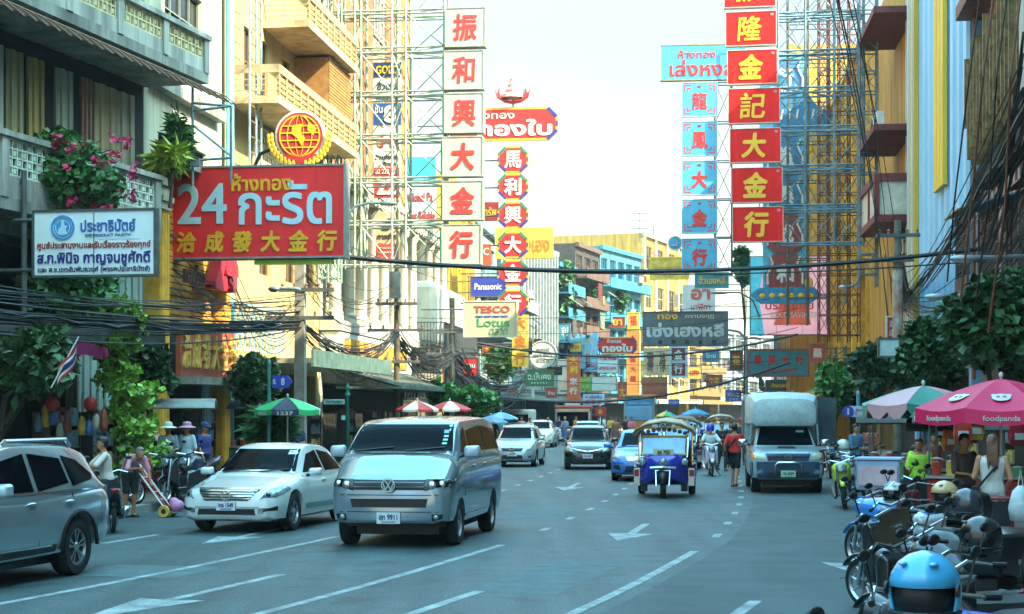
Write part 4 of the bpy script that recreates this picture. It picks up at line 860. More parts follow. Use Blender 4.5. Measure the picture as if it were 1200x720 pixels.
for i, c in enumerate('和成興隆金行'):
    z = .6+i*2.25
    b = MB(); P = [(-.75, 0), (-.5, -.15), (.5, -.15), (.75, 0), (1.1, .45), (1.15, .9), (.95, 1.2), (.8, 1.55), (.95, 1.85), (.7, 2.02), (-.7, 2.02), (-.95, 1.85), (-.8, 1.55), (-.95, 1.2), (-1.15, .9), (-1.1, .45)]
    flat(b, [(x, z+q) for x, q in P], .1, .12); p = b.build('panel', mat('#8a3328', .5, var=.2) if i < 2 else mat('#2f6f9a', .5, var=.2), t)
    b = MB(); put_text(b, c, 0, z+.95, 1.0, 1.1, -.02, .04); 
    for s in (-1, 1): b.tube([(s*.98, -.04, z+.3), (s*1.0, -.04, z+.85), (s*.7, -.04, z+1.5), (s*.85, -.04, z+1.9)], .07, 5)
    b.build('lettering', OFFW, p)
b = MB(); b.box(-1.25, 1.35, .11, .4, .2, 14.2); b.build('board', mat('#5aa9c0', .5, var=.2), t)
b = MB(); flat(b, [(-2.0, .3), (-1.4, -.2), (1.4, -.25), (2.1, .3), (1.6, .75), (-1.5, .7)], .08, .3); b.build('base_cloud', mat('#2f86a8', .5, var=.3, scale=3), t)
b = MB()
for i in range(6): b.ell((-1.3+i*.55, -.22, .25), (.18, .06, .14), 8, 5)
for i in range(12): b.ell((1.35, .0, 1+i*1.1), (.25, .1, .35), 8, 5)
b.build('gilt_ornament', GOLD, t); b = MB(); b.tube([(1.3, .45, 2), (5, .45, 2)], .05, 6); b.tube([(1.3, .45, 9), (5, .45, 9)], .05, 6); b.build('mounting_bar', IRON, t)
t = thing('blue_cloud_sign', 'blue shop sign with white scalloped edge on the yellow front building', 'sign', at(938, 152, 93), yaw(93))
b = MB(); flat(b, [(-2.2, 0), (1.6, 0), (1.8, .9), (1.0, 1.2), (.3, 1.9), (-.4, 2.0), (-1.0, 3.0), (-2.2, 3.2)], .2, .2); b.build('board', mat('#2f6f95', .5, var=.2), t)
b = MB(); put_text(b, 'ทอง-1', -.9, 2.2, 1.4, .5, 0, .04); [b.tube([(-1.9+i*.42, -.02, .55), (-1.8+i*.42, -.02, 1.1)], .06, 5) for i in range(8)]; b.build('lettering', OFFW, t); b = MB(); b.tube([(1, .3, 1), (4.5, .3, 1)], .05, 6); b.build('mounting_bar', IRON, t)
TEAL = mat('#2f8591', .5, var=.2)
sign('teal_shop_sign', 'teal shopfront sign with red characters under the pink billboard', (879, 411, 946, 440), 103, TEAL, [(c, .14+i*.24, .38, .13, .42, RED, .05) for i, c in enumerate('榮興大行')]+[('LANG HONG', .5, .8, .6, .2, RED, .02)], mat('#9a4a3c', .5), .35, fw=.1)
sign('white_lightbox', 'blank white lightbox among the leaves on the right', (1031, 398, 1053, 417), 48, mat('#b9cfcb', .5), [], IRON, .2, arm=1.2)
sign('purple_board', 'small violet board under the right mast arm', (850, 457, 869, 471), 118, mat('#4f5f9a', .5), [('ประตู', .5, .4, .7, .4, OFFW), ('2 4 6', .5, .8, .5, .2, OFFW)], None, .2, arm=2)
sign('blue_street_board', 'small blue street board above the far umbrellas', (783, 468, 796, 475), 140, mat('#2f52a8', .5), [('สำเพ็ง', .5, .5, .8, .5, OFFW)], None, .1, arm=2)
sign('red_vertical_board', 'red and white vertical board beside the blue panel building', (1040, 372, 1050, 398), 60, mat('#b02f30', .5), [('酒', .5, .3, .6, .3, OFFW), ('店', .5, .7, .6, .3, OFFW)], OFFW, .15, arm=1.5)
rr = random.Random(21)
for i, (px, Y, col, tx, tc, nm) in enumerate((
    ((626, 398, 634, 412), 132, '#b03a2c', '金', 'w', 'small red square board left of the round sign'), ((655, 380, 668, 398), 150, '#3f8a9a', '利', 'w', 'small teal board on the blue glazed building'),
    ((668, 402, 681, 412), 152, '#c9b43a', 'ทอง', 'r', 'small yellow board above the tall orange banner'), ((640, 455, 652, 466), 128, '#b0402c', 'ร้าน', 'w', 'little red board low beside the peach banner'),
    ((715, 372, 732, 384), 166, '#8a2a2a', 'ยา', 'g', 'small maroon board on the teal shophouse'), ((724, 448, 734, 470), 160, '#c9502a', '大', 'g', 'narrow vermilion board beside the bus'),
    ((768, 446, 780, 456), 158, '#3f6a9a', 'นาฬิกา', 'w', 'small blue board at the foot of the yellow building'), ((806, 372, 818, 404), 140, '#a8322a', '金行', 'g', 'upright red board behind the grey signboard'),
    ((806, 430, 822, 444), 160, '#d0b84a', 'เฮง', 'r', 'yellow board near the far three-wheelers'), ((824, 410, 842, 424), 150, '#3f7a8a', 'ไทย', 'w', 'dull teal board left of the mast arm'),
    ((828, 440, 846, 452), 140, '#b5482c', '中華', 'g', 'orange red board below the mast arm'), ((856, 412, 870, 434), 120, '#7a3a34', '茶', 'g', 'brown board just left of the teal sign'),
    ((898, 446, 930, 458), 112, '#3a4a44', 'ภัตตาคาร', 'g', 'dark restaurant board under the teal sign'), ((950, 404, 966, 424), 95, '#b8402c', '藥', 'w', 'red board behind the small bright tree'),
    ((505, 412, 520, 428), 100, '#3f5f9a', 'ยา', 'w', 'blue board beside the cage on the left'), ((566, 404, 578, 420), 108, '#b5382c', '茶', 'g', 'red board left of the yellow character signs'),
    ((574, 440, 590, 450), 112, '#c9b23a', 'ชา', 'r', 'yellow board above the blue pavement umbrellas'), ((590, 456, 604, 466), 118, '#b03a3a', 'ร้าน', 'w', 'red board over the white box van'))):
    sign('shop_board', nm, px, Y, mat(col, .55, var=.25, scale=2), [(tx, .5, .5, .66, .6 if len(tx) < 3 else .42, {'w': OFFW, 'r': RED, 'g': GOLD}[tc], .03)], mat('#6a6a62', .6, var=.3), .25, arm=-2 if px[0] < 790 else 2)
# street name and direction signs on posts
def post_sign(name, label, px, Y, post_x, bm, els, col, extra=(), bottom=0):
    t, W, H = sign(name, label, px, Y, bm, els, None, .05)
    z = t.location.z; x = (post_x-(px[0]+px[2])/2)/FPX*Y
    b = MB(); b.tube([(x, .08, -z+.14), (x, .08, H+.25)], .05, 8); b.ell((x, .08, H+.3), (.06, .06, .1), 8, 5); b.build('post', col, t); return t, W, H, z, x
SIGNB = mat('#2a3fa8', .45); POSTG = mat('#4f7f78', .5, .3)
t, W, H, z, x = post_sign('street_name_sign', 'blue street name sign with arrow end and number 8', (319, 440, 337, 455), 44, 314, SIGNB, [('8', .7, .5, .22, .6, OFFW, .03), ('ถ.', .15, .5, .2, .4, OFFW)], POSTG)
b = MB(); flat(b, [(W/2, 0), (W/2+.13, H/2), (W/2, H)], .05, .05); b.build('arrow_tip', SIGNB, t)
t, W, H, z, x = post_sign('direction_sign', 'pale direction plate with Thai lettering on an ornate green post', (379, 468, 404, 474), 46, 407, mat('#8fb0a5', .5), [('Talat Mangkon', .5, .5, .8, .6, mat('#2f6f5f', .5), .01)], mat('#2f7a68', .5, .3))
b = MB(); b.box(-.25+.45, .3, 0, .05, -.42, -.3); b.build('lower_plate', mat('#8fc0b8', .5), t); b = MB(); b.lathe([(.09, -z+.14), (.05, -z+.6), (.05, .2), (.08, .25), (.03, .4), (.05, .45), (0, .62)], 8, Matrix.Translation((x, .08, 0))); b.build('finial', mat('#2f7a68', .5, .3), t)
t, W, H, z, x = post_sign('information_sign', 'white information sign with blue i disc near the green motorcycle', (992, 476, 1018, 489), 44, 1006, mat('#b9c2d2', .5), [('ข้อมูล', .66, .35, .5, .25, mat('#b0606a', .5)), ('INFO', .66, .7, .5, .18, NAVY2)], mat('#5fa0b0', .5, .3))
b = MB(); disc(b, -W*.42, H*.5, H*.5, 0, d=.03); b.build('disc', SIGNB, t); b = MB(); put_text(b, 'i', -W*.42, H*.5, H*.2, H*.6, -.03, .05); b.build('lettering', OFFW, t)
# ---------------------------------------------------------------- poles, lamps, signals, cables
CONC = mat('#85867c', .85, var=.3, scale=2.5, bump=.2)
def pole(name, label, x, off, top_y, m, r=.13, arms=(), square=False, group=None, cat='utility pole'):
    s = sx(x, off); p = RP(s, off); H = CAM_H+(HOR-top_y)/FPX*p.y; t = thing(name, label, cat, (p.x, p.y, .1), yaw(s), group)
    b = MB()
    if square: b.loft([[(a*q, c*q, z) for a, c in ((-1, -1), (1, -1), (1, 1), (-1, 1))] for q, z in ((r, 0), (r*.8, H))])
    else: b.tube([(0, 0, 0), (0, 0, H)], [r, r*.75], 10)
    b.build('shaft', m, t)
    for z, w_, d in arms:
        b = MB(); b.box(-w_/2+d, w_/2+d, -.16, -.05-.0, z-.05, z+.06); a = b.build('crossarm', mat('#5a5e5a', .7, .2, var=.3), t)
        b = MB()
        for k in range(5): x_ = -w_/2+d+.1+k*(w_-.2)/4; b.lathe([(.0, 0), (.05, .0), (.03, .06), (.055, .09), (.03, .13), (0, .15)], 8, Matrix.Translation((x_, -.1, z+.062)))
        b.build('insulators', mat('#6a4a3a', .3), a)
    return t, s, H
p1 = pole('utility_pole', 'grey square concrete pole beneath the big red sign', 352, -9.4, 285, CONC, .16, ((4.6, 2.0, 0), (5.4, 1.6, .2)), True)
p2 = pole('utility_pole', 'dark round pole tangled in cables in front of the white colonial facade', 465, -9.6, 290, mat('#55503f', .85, var=.35, scale=3), .13, ((5.0, 2.2, 0), (6.0, 1.6, 0), (3.8, 1.4, .2)))
p3 = pole('utility_pole', 'dark pole in front of the yellow fronted shophouse', 530, -9.6, 352, mat('#4a4a42', .85, var=.35), .16, ((4.6, 2.4, 0), (5.6, 2, 0)))
p4 = pole('utility_pole', 'grey pole with white wrap beside the ribbed yellow building', 1052, 8.2, 262, mat('#6a6a5c', .8, var=.35), .15, ((6.8, 1.8, -.4), (7.6, 1.4, 0)))
p5 = pole('utility_pole', 'dark pole among cables under the pink billboard', 944, 8.2, 360, mat('#4d4a40', .85, var=.35), .15, ((5.4, 2.4, -.2), (6.6, 2, 0)))
p6 = pole('utility_pole', 'dark pole beside the teal sign on the right', 922, 7.7, 385, mat('#45443d', .85, var=.35), .16, ((5.5, 2.6, 0),))
b = MB(); b.lathe([(.0, 0), (.2, 0), (.22, .1), (.22, .9), (.2, 1), (0, 1)], 12, Matrix.Translation((.0, -.35, 6.2))); b.build('transformer', mat('#8d938f', .5, .2, var=.25), p2[0], smooth='auto')
b = MB(); b.tube([(0, 0, p4[2]-4.2), (0, 0, p4[2]-1.6)], .17, 10); b.build('wrap', mat('#a9a8a0', .6, var=.4, col2='#8a5a3a'), p4[0])
def lamp(name, label, px0, px1, Y, m, hm, drop=.0):
    a, c = at(*px0, Y), at(*px1, Y); t = thing(name, label, 'street lamp', a, 0); d = c-a
    b = MB(); b.tube([(0, 0, 0), (d.x*.15, d.y, d.z*.7), (d.x*.45, d.y, d.z*1.0), (d.x*.8, d.y, d.z)], .05, 8); b.build('arm', m, t)
    b = MB(); s = 1 if d.x > 0 else -1; b.ell((d.x*.9, d.y, d.z-.02), (abs(d.x)*.22, .14, .08), 12, 6); h = b.build('lamp_head', hm, t, smooth=True)
    b = MB(); b.ell((d.x*.92, d.y, d.z-.07), (abs(d.x)*.15, .1, .05), 10, 5); b.build('lens', OFFW, h)
LH = mat('#5c7076', .5, .3)
lamp('street_lamp', 'blue grey cobra head lamp reaching out beside the big red sign', (408, 252), (460, 238), 56, LH, LH)
lamp('street_lamp', 'black curved lamp arm behind the globe emblem', (298, 196), (345, 174), 46, DARK2, DARK2)
lamp('street_lamp', 'white tube lamp on a long arm at the right edge above the leaves', (1215, 296), (1122, 302), 36, mat('#9aa0a0', .4, .5), mat('#a9b0b0', .4, .3))
lamp('street_lamp', 'white tube lamp low among the right cables', (1150, 335), (1090, 347), 42, mat('#9aa0a0', .4, .5), mat('#b5bcbc', .4, .3))
lamp('street_lamp', 'small pale lamp by the dark pole under the pink billboard', (1008, 320), (985, 336), 70, LH, mat('#a9b0b0', .4, .3))
lamp('street_lamp', 'thin curved lamp arm over the teal oval board', (890, 372), (838, 343), 100, mat('#6a6048', .5, .3), mat('#7a7058', .5, .3))
lamp('street_lamp', 'small blue tube lamp on the left pole crossarm', (352, 340), (318, 338), 47, BLUEST, LH)
def signal(name, label, x, y0, y1, Y, arm_pts, m):
    t = thing(name, label, 'traffic light', at(arm_pts[0][0], arm_pts[0][1], Y), yaw(Y)); o = Vector(t.location); Mi = rotz(-t.rotation_euler.z)
    L_ = lambda q: Mi @ (at(q[0], q[1], Y)-o)
    b = MB(); b.tube([L_(q) for q in arm_pts], .08, 8); b.build('mast', m, t)
    c = L_((x, (y0+y1)/2)); h = (y1-y0)/FPX*Y
    b = MB(); b.box(c.x-.5, c.x+.5, c.y-.12, c.y-.09, c.z-h/2, c.z+h/2); bk = b.build('backplate', DARK2, t)
    b = MB(); b.box(c.x-.17, c.x+.17, c.y-.35, c.y-.121, c.z-h*.45, c.z+h*.45); bo = b.build('housing', mat('#191b1c', .4), t)
    for k, cc in enumerate(('#4a1512', '#4a3a10', '#12402a')):
        b = MB(); b.lathe([(0, 0), (.11, 0), (.11, .05), (0, .06)], 12, Matrix.Translation((c.x, c.y-.352, c.z+(1-k)*h*.28)) @ Matrix.Rotation(R(90), 4, 'X')); b.build('lens', mat(cc, .25), bo)
    return t
signal('traffic_light', 'traffic light on the grey mast arm that curves over the right lanes', 779, 380, 395, 104, [(875, 482), (875, 410), (873, 396), (866, 389), (855, 387), (770, 389)], mat('#7f9494', .5, .3))
signal('traffic_light', 'dark traffic light box over the left lanes beside the yellow character signs', 614, 400, 416, 100, [(545, 470), (545, 412), (550, 404), (620, 404)], DARK2)
signal('traffic_light', 'small dark signal near the green Thai board', 650, 430, 440, 112, [(560, 470), (560, 442), (568, 437), (655, 434)], DARK2)
WIRE = mat('#141412', .6, var=0); WIREG = mat('#3c3c3a', .6, var=0)
def cat_pts(p, q, sag, n=14): return [p.lerp(q, i/n)-Vector((0, 0, sag*4*(i/n)*(1-i/n))) for i in range(n+1)]
def cable(label, p, q, sag, r=.02, m=WIRE, group=None, name='overhead_cable'):
    b = MB(); b.tube(cat_pts(p, q, sag), r, 5); o = b.build(name, m); return tag(o, label, 'cable', group)
def bundle(label, p, q, sag, n, spread, r=.014, seed=0, name='cable_bundle', tie=True, m=WIRE):
    rr = random.Random(seed); b = MB()
    for i in range(n):
        a = Vector((rr.gauss(0, spread*.5), rr.gauss(0, spread*.5), rr.gauss(0, spread))); c = Vector((rr.gauss(0, spread*.5), rr.gauss(0, spread*.5), rr.gauss(0, spread)))
        b.tube(cat_pts(p+a, q+c, sag*(1+rr.gauss(0, .28)), 12), r*rr.uniform(.7, 1.4), 4)
    if tie:
        for i in range(3): b.tube([x+Vector((rr.gauss(0, .03), 0, rr.gauss(0, .05))) for x in cat_pts(p, q, sag*rr.uniform(.8, 1.1), 26)], r*2.2, 5)
    return tag(b.build(name, m), label, 'cables')
cable('thick black cable sagging right across the street', at(330, 292, 50), at(1215, 283, 48), .75, .062)
cable('thinner black cable strung just under the thick street crossing cable', at(400, 303, 51), at(1215, 300, 49), .5, .022)
cable('long thin cable running down across the big red sign', at(175, 190, 44), at(520, 330, 56), .1, .012)
cable('black cable sagging across the far carriageway below the grey signboard', at(560, 402, 90), at(935, 392, 90), .95, .06)
cable('lower black cable sagging across the far carriageway above the bus', at(540, 458, 95), at(925, 425, 95), 1.3, .07)
for i, (yl, yr) in enumerate(((372, 345), (386, 362), (394, 420), (405, 384), (415, 432))): cable('thin wire strung between the poles over the far carriageway', at(470, yl, 80), at(935, yr, 88), .5+.15*i, .016, WIRE, 'thin wires over the far carriageway')
def PZ(P, z): return Vector((P[0].location.x, P[0].location.y, z))
nl = RP(20, -9.4, 5.1)
bundle('thick tangle of black cables across the dark shops below the party board', RP(22, -9.3, 3.8), PZ(p1, 4.55), .3, 26, .1, .015, 1)
bundle('upper loose strands of cable in front of the bougainvillea', RP(22, -9.6, 4.3), PZ(p1, 5.2), .3, 9, .22, .011, 2, tie=False)
bundle('knotted cables from the concrete pole to the dark round pole', PZ(p1, 4.6), PZ(p2, 5.0), 1.0, 24, .14, .015, 3)
bundle('fan of thin wires above the tiled canopy on the left', PZ(p1, 5.9), PZ(p2, 6.4), .9, 12, .35, .011, 4, tie=False)
bundle('cable tangle between the dark round pole and the next pole', PZ(p2, 4.9), PZ(p3, 4.7), .9, 22, .22, .018, 5)
bundle('cable tangle receding past the supermarket board', PZ(p3, 4.7), RP(120, -9.6, 5), 1.6, 16, .3, .022, 6)
bundle('slack wires leading from the orange shop to the concrete pole', RP(43, FL+.4, 5.6), PZ(p1, 5.2), .6, 8, .3, .011, 7, tie=False)
bundle('dropped wires looping down at the concrete pole', RP(46.6, FL+.4, 7), PZ(p1, 4.7), 1.6, 6, .2, .011, 8, tie=False)
bundle('thick black cable bundle sweeping down from the top right corner', at(1205, 120, 26), at(1062, 350, 66), .35, 20, .3, .014, 9)
bundle('fan of thin cables in front of the blue panel building', at(985, -30, 30), at(1045, 372, 66), -.9, 5, .3, .012, 10, tie=False)
bundle('hanging loops of black cable at the right edge', at(1215, 60, 30), at(1150, 300, 40), .7, 12, .35, .02, 11, tie=False)
bundle('looping white and black cables above the right trees', at(1215, 240, 34), at(1050, 345, 66), 1.4, 14, .25, .014, 12, tie=False, m=WIREG)
bundle('cable tangle joining the two right poles', PZ(p4, 6.6), PZ(p5, 5.3), 1.3, 22, .3, .018, 13)
bundle('cable tangle at the dark pole beside the teal sign', PZ(p5, 5.4), PZ(p6, 5.4), 1.6, 18, .35, .02, 14)
bundle('cables receding past the teal sign on the right', PZ(p6, 5.4), RP(150, 7.6, 5.5), 2, 14, .4, .025, 15)
bundle('drooping black cables at the right mast arm', PZ(p6, 5.6), at(858, 455, 105), 1.2, 10, .3, .02, 16, tie=False)
for i in range(4):
    b = MB(); x = 1140+i*16; b.tube([at(x+10, -20, 24), at(x-4, 90, 24), at(x-22+i*4, 240, 25), at(x-30, 330+i*20, 26)], .013+.004*(i % 2), 6)
    tag(b.build('hanging_cable', mat('#7a4632', .6) if i in (1, 3) else WIRE), ('black cable hanging steeply at the upper right', 'rusty brown conduit hanging in the upper right corner', 'second black cable hanging beside the brown conduit', 'rust coloured conduit closest to the right frame edge')[i], 'cable')
t = thing('tv_aerial', 'tall thin television aerial on the far roofline', 'aerial', at(749, 284, 160)); b = MB(); b.tube([(0, 0, 0), (0, 0, 2.8)], .04, 5); b.build('mast', IRON, t); b = MB()
for z in (1.3, 2.0, 2.7):
    b.tube([(-.9, 0, z), (.9, 0, z)], .03, 4)
    for k in range(7): b.tube([(-.8+k*.27, -.35, z), (-.8+k*.27, .35, z)], .02, 4)
b.build('elements', IRON, t)
t = thing('tv_aerial', 'short television aerial right of the tall one', 'aerial', at(766, 280, 160)); b = MB(); b.tube([(0, 0, 0), (0, 0, 1.2)], .04, 5); b.build('mast', IRON, t); b = MB(); b.tube([(-.7, 0, 1.1), (.7, 0, 1.1)], .03, 4); b.tube([(-.5, 0, .8), (.5, 0, .8)], .03, 4); b.build('elements', IRON, t)
t = thing('steel_ladder', 'rusty blue steel ladder frame climbing the wall beside the blue drain pipe', 'ladder', RP(49.2, FL+.75, 7.2), math.atan2(1, slope(49)))
b = MB()
for x in (-.35, .35, .9): b.tube([(x, 0, 0), (x, 0, 9)], .035, 6)
b.build('rails', mat('#7fa6b0', .5, .3, var=.3, rust='#8a5a40'), t); b = MB()
for k in range(20): b.tube([(-.35, 0, .2+k*.46), (.9, 0, .2+k*.46)], .02, 5)
b.build('rungs', mat('#9a8a70', .6, .3, var=.3), t)
t = thing('steel_bracket', 'pale blue steel bracket frame standing above the left end of the red sign', 'bracket', at(228, 200, 43), yaw(43)); b = MB()
for p, q in (((-.05, 0, -.4), (-.05, 0, 2.2)), ((.95, 0, -.3), (.95, 0, 1.6)), ((-.05, 0, 1.5), (.95, 0, 1.6)), ((-.05, 0, 1.15), (.95, 0, .35)), ((-.05, 0, .25), (.95, 0, .3)), ((-.05, 0, 1.7), (.9, .1, 1.62)), ((-.05, 0, .5), (-.9, .3, 0))): b.tube([p, q], .035, 6)
b.build('frame', mat('#7f9aa3', .5, .4, var=.3), t); b = MB(); b.box(-.25, .15, -.1, .1, .1, .3); b.build('junction_box', mat('#8a9a9a', .5, .3), t)
# ---------------------------------------------------------------- trees and plants
def leaf_mesh(b, c, rad, n, size, rr, clumps=9, droop=.2, asp=.45):
    cl = []
    for i in range(clumps):
        d = Vector((rr.gauss(0, 1), rr.gauss(0, 1), rr.gauss(0, 1))).normalized()*rr.uniform(.35, .95)
        cl.append((Vector((c[0]+d.x*rad[0], c[1]+d.y*rad[1], c[2]+d.z*rad[2])), rr.uniform(.25, .5)))
    for i in range(n):
        q, k = cl[i % clumps] if rr.random() < .85 else (Vector(c), .9)
        d = Vector((rr.gauss(0, 1), rr.gauss(0, 1), rr.gauss(0, 1))).normalized()*rr.random()**.4
        p = q+Vector((d.x*rad[0]*k, d.y*rad[1]*k, d.z*rad[2]*k))
        s = size*rr.uniform(.6, 1.3); u = Vector((rr.gauss(0, 1), rr.gauss(0, 1), rr.gauss(0, .6)-droop)).normalized(); v = u.cross(Vector((rr.gauss(0, 1), rr.gauss(0, 1), rr.gauss(0, 1)+.8))).normalized()*s*asp
        w_ = u.cross(v).normalized()*s*.12
        b.add([p, p+u*s*.5+v-w_, p+u*s, p+u*s*.5-v-w_], [(0, 1, 2), (0, 2, 3)])
LEAFD = mat('#33562a', .5, var=.2, scale=1, island=.45); LEAFL = mat('#6a9a34', .5, var=.2, scale=1, island=.4); LEAFM = mat('#43713a', .5, var=.2, scale=1, island=.45); BARK = mat('#4a3d30', .9, var=.3, scale=6, bump=.4)
def tree(name, label, px, Y, rpx, base_z, mt, n, size, seed, trunk=None, cat='tree', clumps=11, group=None, depth=1.0, asp=.45):
    n = int(n*2.1); size *= 1.12; clumps = int(clumps*1.5); rpx = (rpx[0]*1.12, rpx[1]*1.12)
    c = at(px[0], px[1], Y); r = (rpx[0]/FPX*Y, rpx[0]/FPX*Y*depth, rpx[1]/FPX*Y); rr = random.Random(seed)
    bx_ = trunk if trunk is not None else c.x
    t = thing(name, label, cat, (bx_, c.y, base_z), 0, group); o = Vector(t.location); c = c-o
    b = MB(); h = c.z
    b.tube([(0, 0, 0), (c.x*.3+.05, .05, h*.45), (c.x, 0, h*.9)], [max(.05, r[2]*.07), max(.04, r[2]*.055), .03], 8)
    for i in range(6):
        a = rr.uniform(0, 6.28); e = (c.x+r[0]*.6*math.cos(a), r[1]*.6*math.sin(a), h+r[2]*rr.uniform(-.3, .6)); st = rr.uniform(.4, .8)
        b.tube([(c.x*st, 0, h*st), ((c.x*st+e[0])/2, e[1]*.5, (h*st+e[2])/2+.1), e], [.045, .03, .012], 5)
    b.build('trunk', BARK, t)
    b = MB(); leaf_mesh(b, c, r, n, size, rr, clumps, asp=asp); b.build('crown', mt, t, fix=False); return t
BOUG = mat('#c0365e', .5, var=.1, island=.3)
t = tree('bougainvillea', 'bougainvillea with pink blossom sprawling above the white party board', (80, 212), 37.0, (58, 46), 3.95, LEAFM, 2600, .17, 3, cat='bush')
rr = random.Random(5); b = MB()
for k in range(46):
    p = at(rr.uniform(22, 160), rr.uniform(160, 266), 36.4+rr.uniform(-.6, .5))-Vector(t.location); leaf_mesh(b, p, (.16, .16, .14), 12, .11, rr, 2, asp=.6)
b.build('blossom', BOUG, t, fix=False)
b = MB()
for k in range(14):
    a = at(rr.uniform(55, 105), rr.uniform(215, 250), 37.5)-Vector(t.location); c_ = at(rr.uniform(20, 155), rr.uniform(170, 240), 37.2)-Vector(t.location); b.tube(cat_pts(a, c_, -.15, 6), .012, 4)
b.build('stems', BARK, t)
tree('creeper', 'leafy climbing plant hanging over the dark wall below the party board', (85, 345), 37.4, (55, 42), 3.96, LEAFM, 2200, .2, 8, cat='bush')
tree('broadleaf_shrub', 'broad leaved tree over the dark shopfront at the left edge', (42, 425), 31.5, (44, 34), .14, LEAFD, 1700, .25, 9, trunk=-10.2, asp=.3)
t = thing('climbing_plant', 'bright green climber wrapped round a pole beside the flag', 'plant', RP(sx(136, -10.3), -10.3, .14), 0); b = MB(); rr = random.Random(4)
for k in range(15):
    z = .6+k*.26; wv = .55+.2*math.sin(k*1.1); leaf_mesh(b, (rr.uniform(-.15, .3)+(.35 if k < 8 else -.1), 0, z), (wv, .45, .34), 330, .14, rr, 5, asp=.55)
b.build('foliage', mat('#7fae3c', .5, var=.25, scale=1, island=.45), t, fix=False); b = MB(); b.tube([(0, 0, 0), (0, 0, 4.3)], .06, 8); b.build('stem', BARK, t)
tree('broadleaf_shrub', 'dark leafy shrub between the climber and the orange shop', (176, 430), 40.5, (22, 26), .14, LEAFD, 900, .22, 10, cat='tree')
tree('street_tree', 'rounded dark green tree in front of the cream canopy', (293, 445), 46, (27, 28), .14, LEAFD, 2000, .17, 12)
tree('palm_shrub', 'spiky potted palm behind the white sedan', (318, 502), 45.4, (13, 17), .14, LEAFM, 500, .55, 13, cat='plant', asp=.1)
for i, (x, y, rx, ry, Y) in enumerate(((522, 462, 19, 13, 74), (553, 468, 18, 12, 80), (572, 472, 12, 11, 90))):
    tree('clipped_tree', ('round street tree above the striped umbrellas', 'street tree just beyond the round one', 'small street tree nearest the fin building')[i], (x, y), Y, (rx, ry), .14, mat('#3f7a34', .5, var=.2, scale=1, island=.4), 1300, .26, 20+i)
tree('roof_creeper', 'hanging plant on the balcony of the dark shophouse', (690, 345), 163, (13, 11), 11, LEAFM, 500, .5, 30, cat='plant')
tree('roof_creeper', 'potted plants on the teal balconies', (722, 352), 171, (9, 11), 11, LEAFM, 400, .5, 31, cat='plant')
tree('roof_creeper', 'green climber down the blue glazed building', (663, 345), 152, (9, 32), 6, LEAFM, 700, .5, 32, cat='plant')
tree('roof_creeper', 'tree branches beside the supermarket board', (585, 425), 104, (12, 18), .14, LEAFM, 600, .4, 33, cat='tree')
tree('balcony_cactus', 'tall spiky cactus on the grey parapet end', (210, 165), 42, (9, 26), 7.75, mat('#3f6a30', .6, var=.2, island=.3), 500, .3, 34, cat='plant', asp=.12)
tree('fern', 'yellow green fern on the parapet beside the cactus', (199, 183), 41.5, (14, 10), 7.0, mat('#9aa83a', .5, var=.2, island=.3), 160, .42, 35, cat='plant', asp=.13)
tree('street_tree', 'large leafy tree over the pink umbrella on the right', (1178, 378), 31, (58, 48), .14, LEAFD, 3000, .2, 40, trunk=8.8, clumps=18, depth=.7, asp=.38)
tree('street_tree', 'dense tree left of the pink umbrella behind the lightbox', (1092, 418), 39, (36, 36), .14, LEAFD, 2600, .19, 41, clumps=16, depth=.7, asp=.4)
tree('street_tree', 'dark tree in shade behind the striped umbrella', (1024, 434), 52, (26, 27), .14, mat('#2c4d28', .5, var=.2, scale=1, island=.4), 2000, .2, 42, clumps=13)
tree('street_tree', 'small bright street tree just above the delivery pickup', (978, 450), 57, (22, 26), .14, mat('#487a34', .5, var=.2, scale=1, island=.4), 2200, .2, 43, clumps=12)
tree('street_tree', 'leaves showing behind the yellow characters low at the red column', (872, 310), 118, (11, 20), .14, LEAFM, 700, .4, 44)
# ---------------------------------------------------------------- vehicles
from mathutils.bvhtree import BVHTree
TYRE = mat('#17181a', .85, var=.2, scale=6); RIM = mat('#a9adb0', .3, .8, var=.1); CHROME = mat('#c8cccf', .15, .95, var=0); BLKP = mat('#141517', .45, var=.1); LAMPG = mat('#a3b3b8', .08, .35, var=.45, scale=14, spec=.8); AMBER = mat('#c06a1a', .25, var=0); REDG = mat('#8a1512', .2, var=0)
CARG = mat('#05090f', .1, var=0, spec=.03); PLATE = mat('#cdd3d6', .5, var=.05); PLTX = mat('#1d2a5a', .5, var=0)
def cr(st, n):
    """resample stations (first value x) with linear/catmull mix"""
    out = []
    for i in range(len(st)-1):
        p0, p1, p2, p3 = st[max(0, i-1)], st[i], st[i+1], st[min(len(st)-1, i+2)]
        m = n if i else n
        for k in range(m):
            t = k/m
            row = [p1[0]+(p2[0]-p1[0])*t]
            for j in range(1, len(p1)):
                d1 = (p2[j]-p0[j])/max(1e-6, abs(p2[0]-p0[0]))*abs(p2[0]-p1[0])*.6; d2 = (p3[j]-p1[j])/max(1e-6, abs(p3[0]-p1[0]))*abs(p2[0]-p1[0])*.6
                row.append((2*t**3-3*t*t+1)*p1[j]+(t**3-2*t*t+t)*d1+(-2*t**3+3*t*t)*p2[j]+(t**3-t*t)*d2)
            out.append(row)
    out.append(list(st[-1])); return out
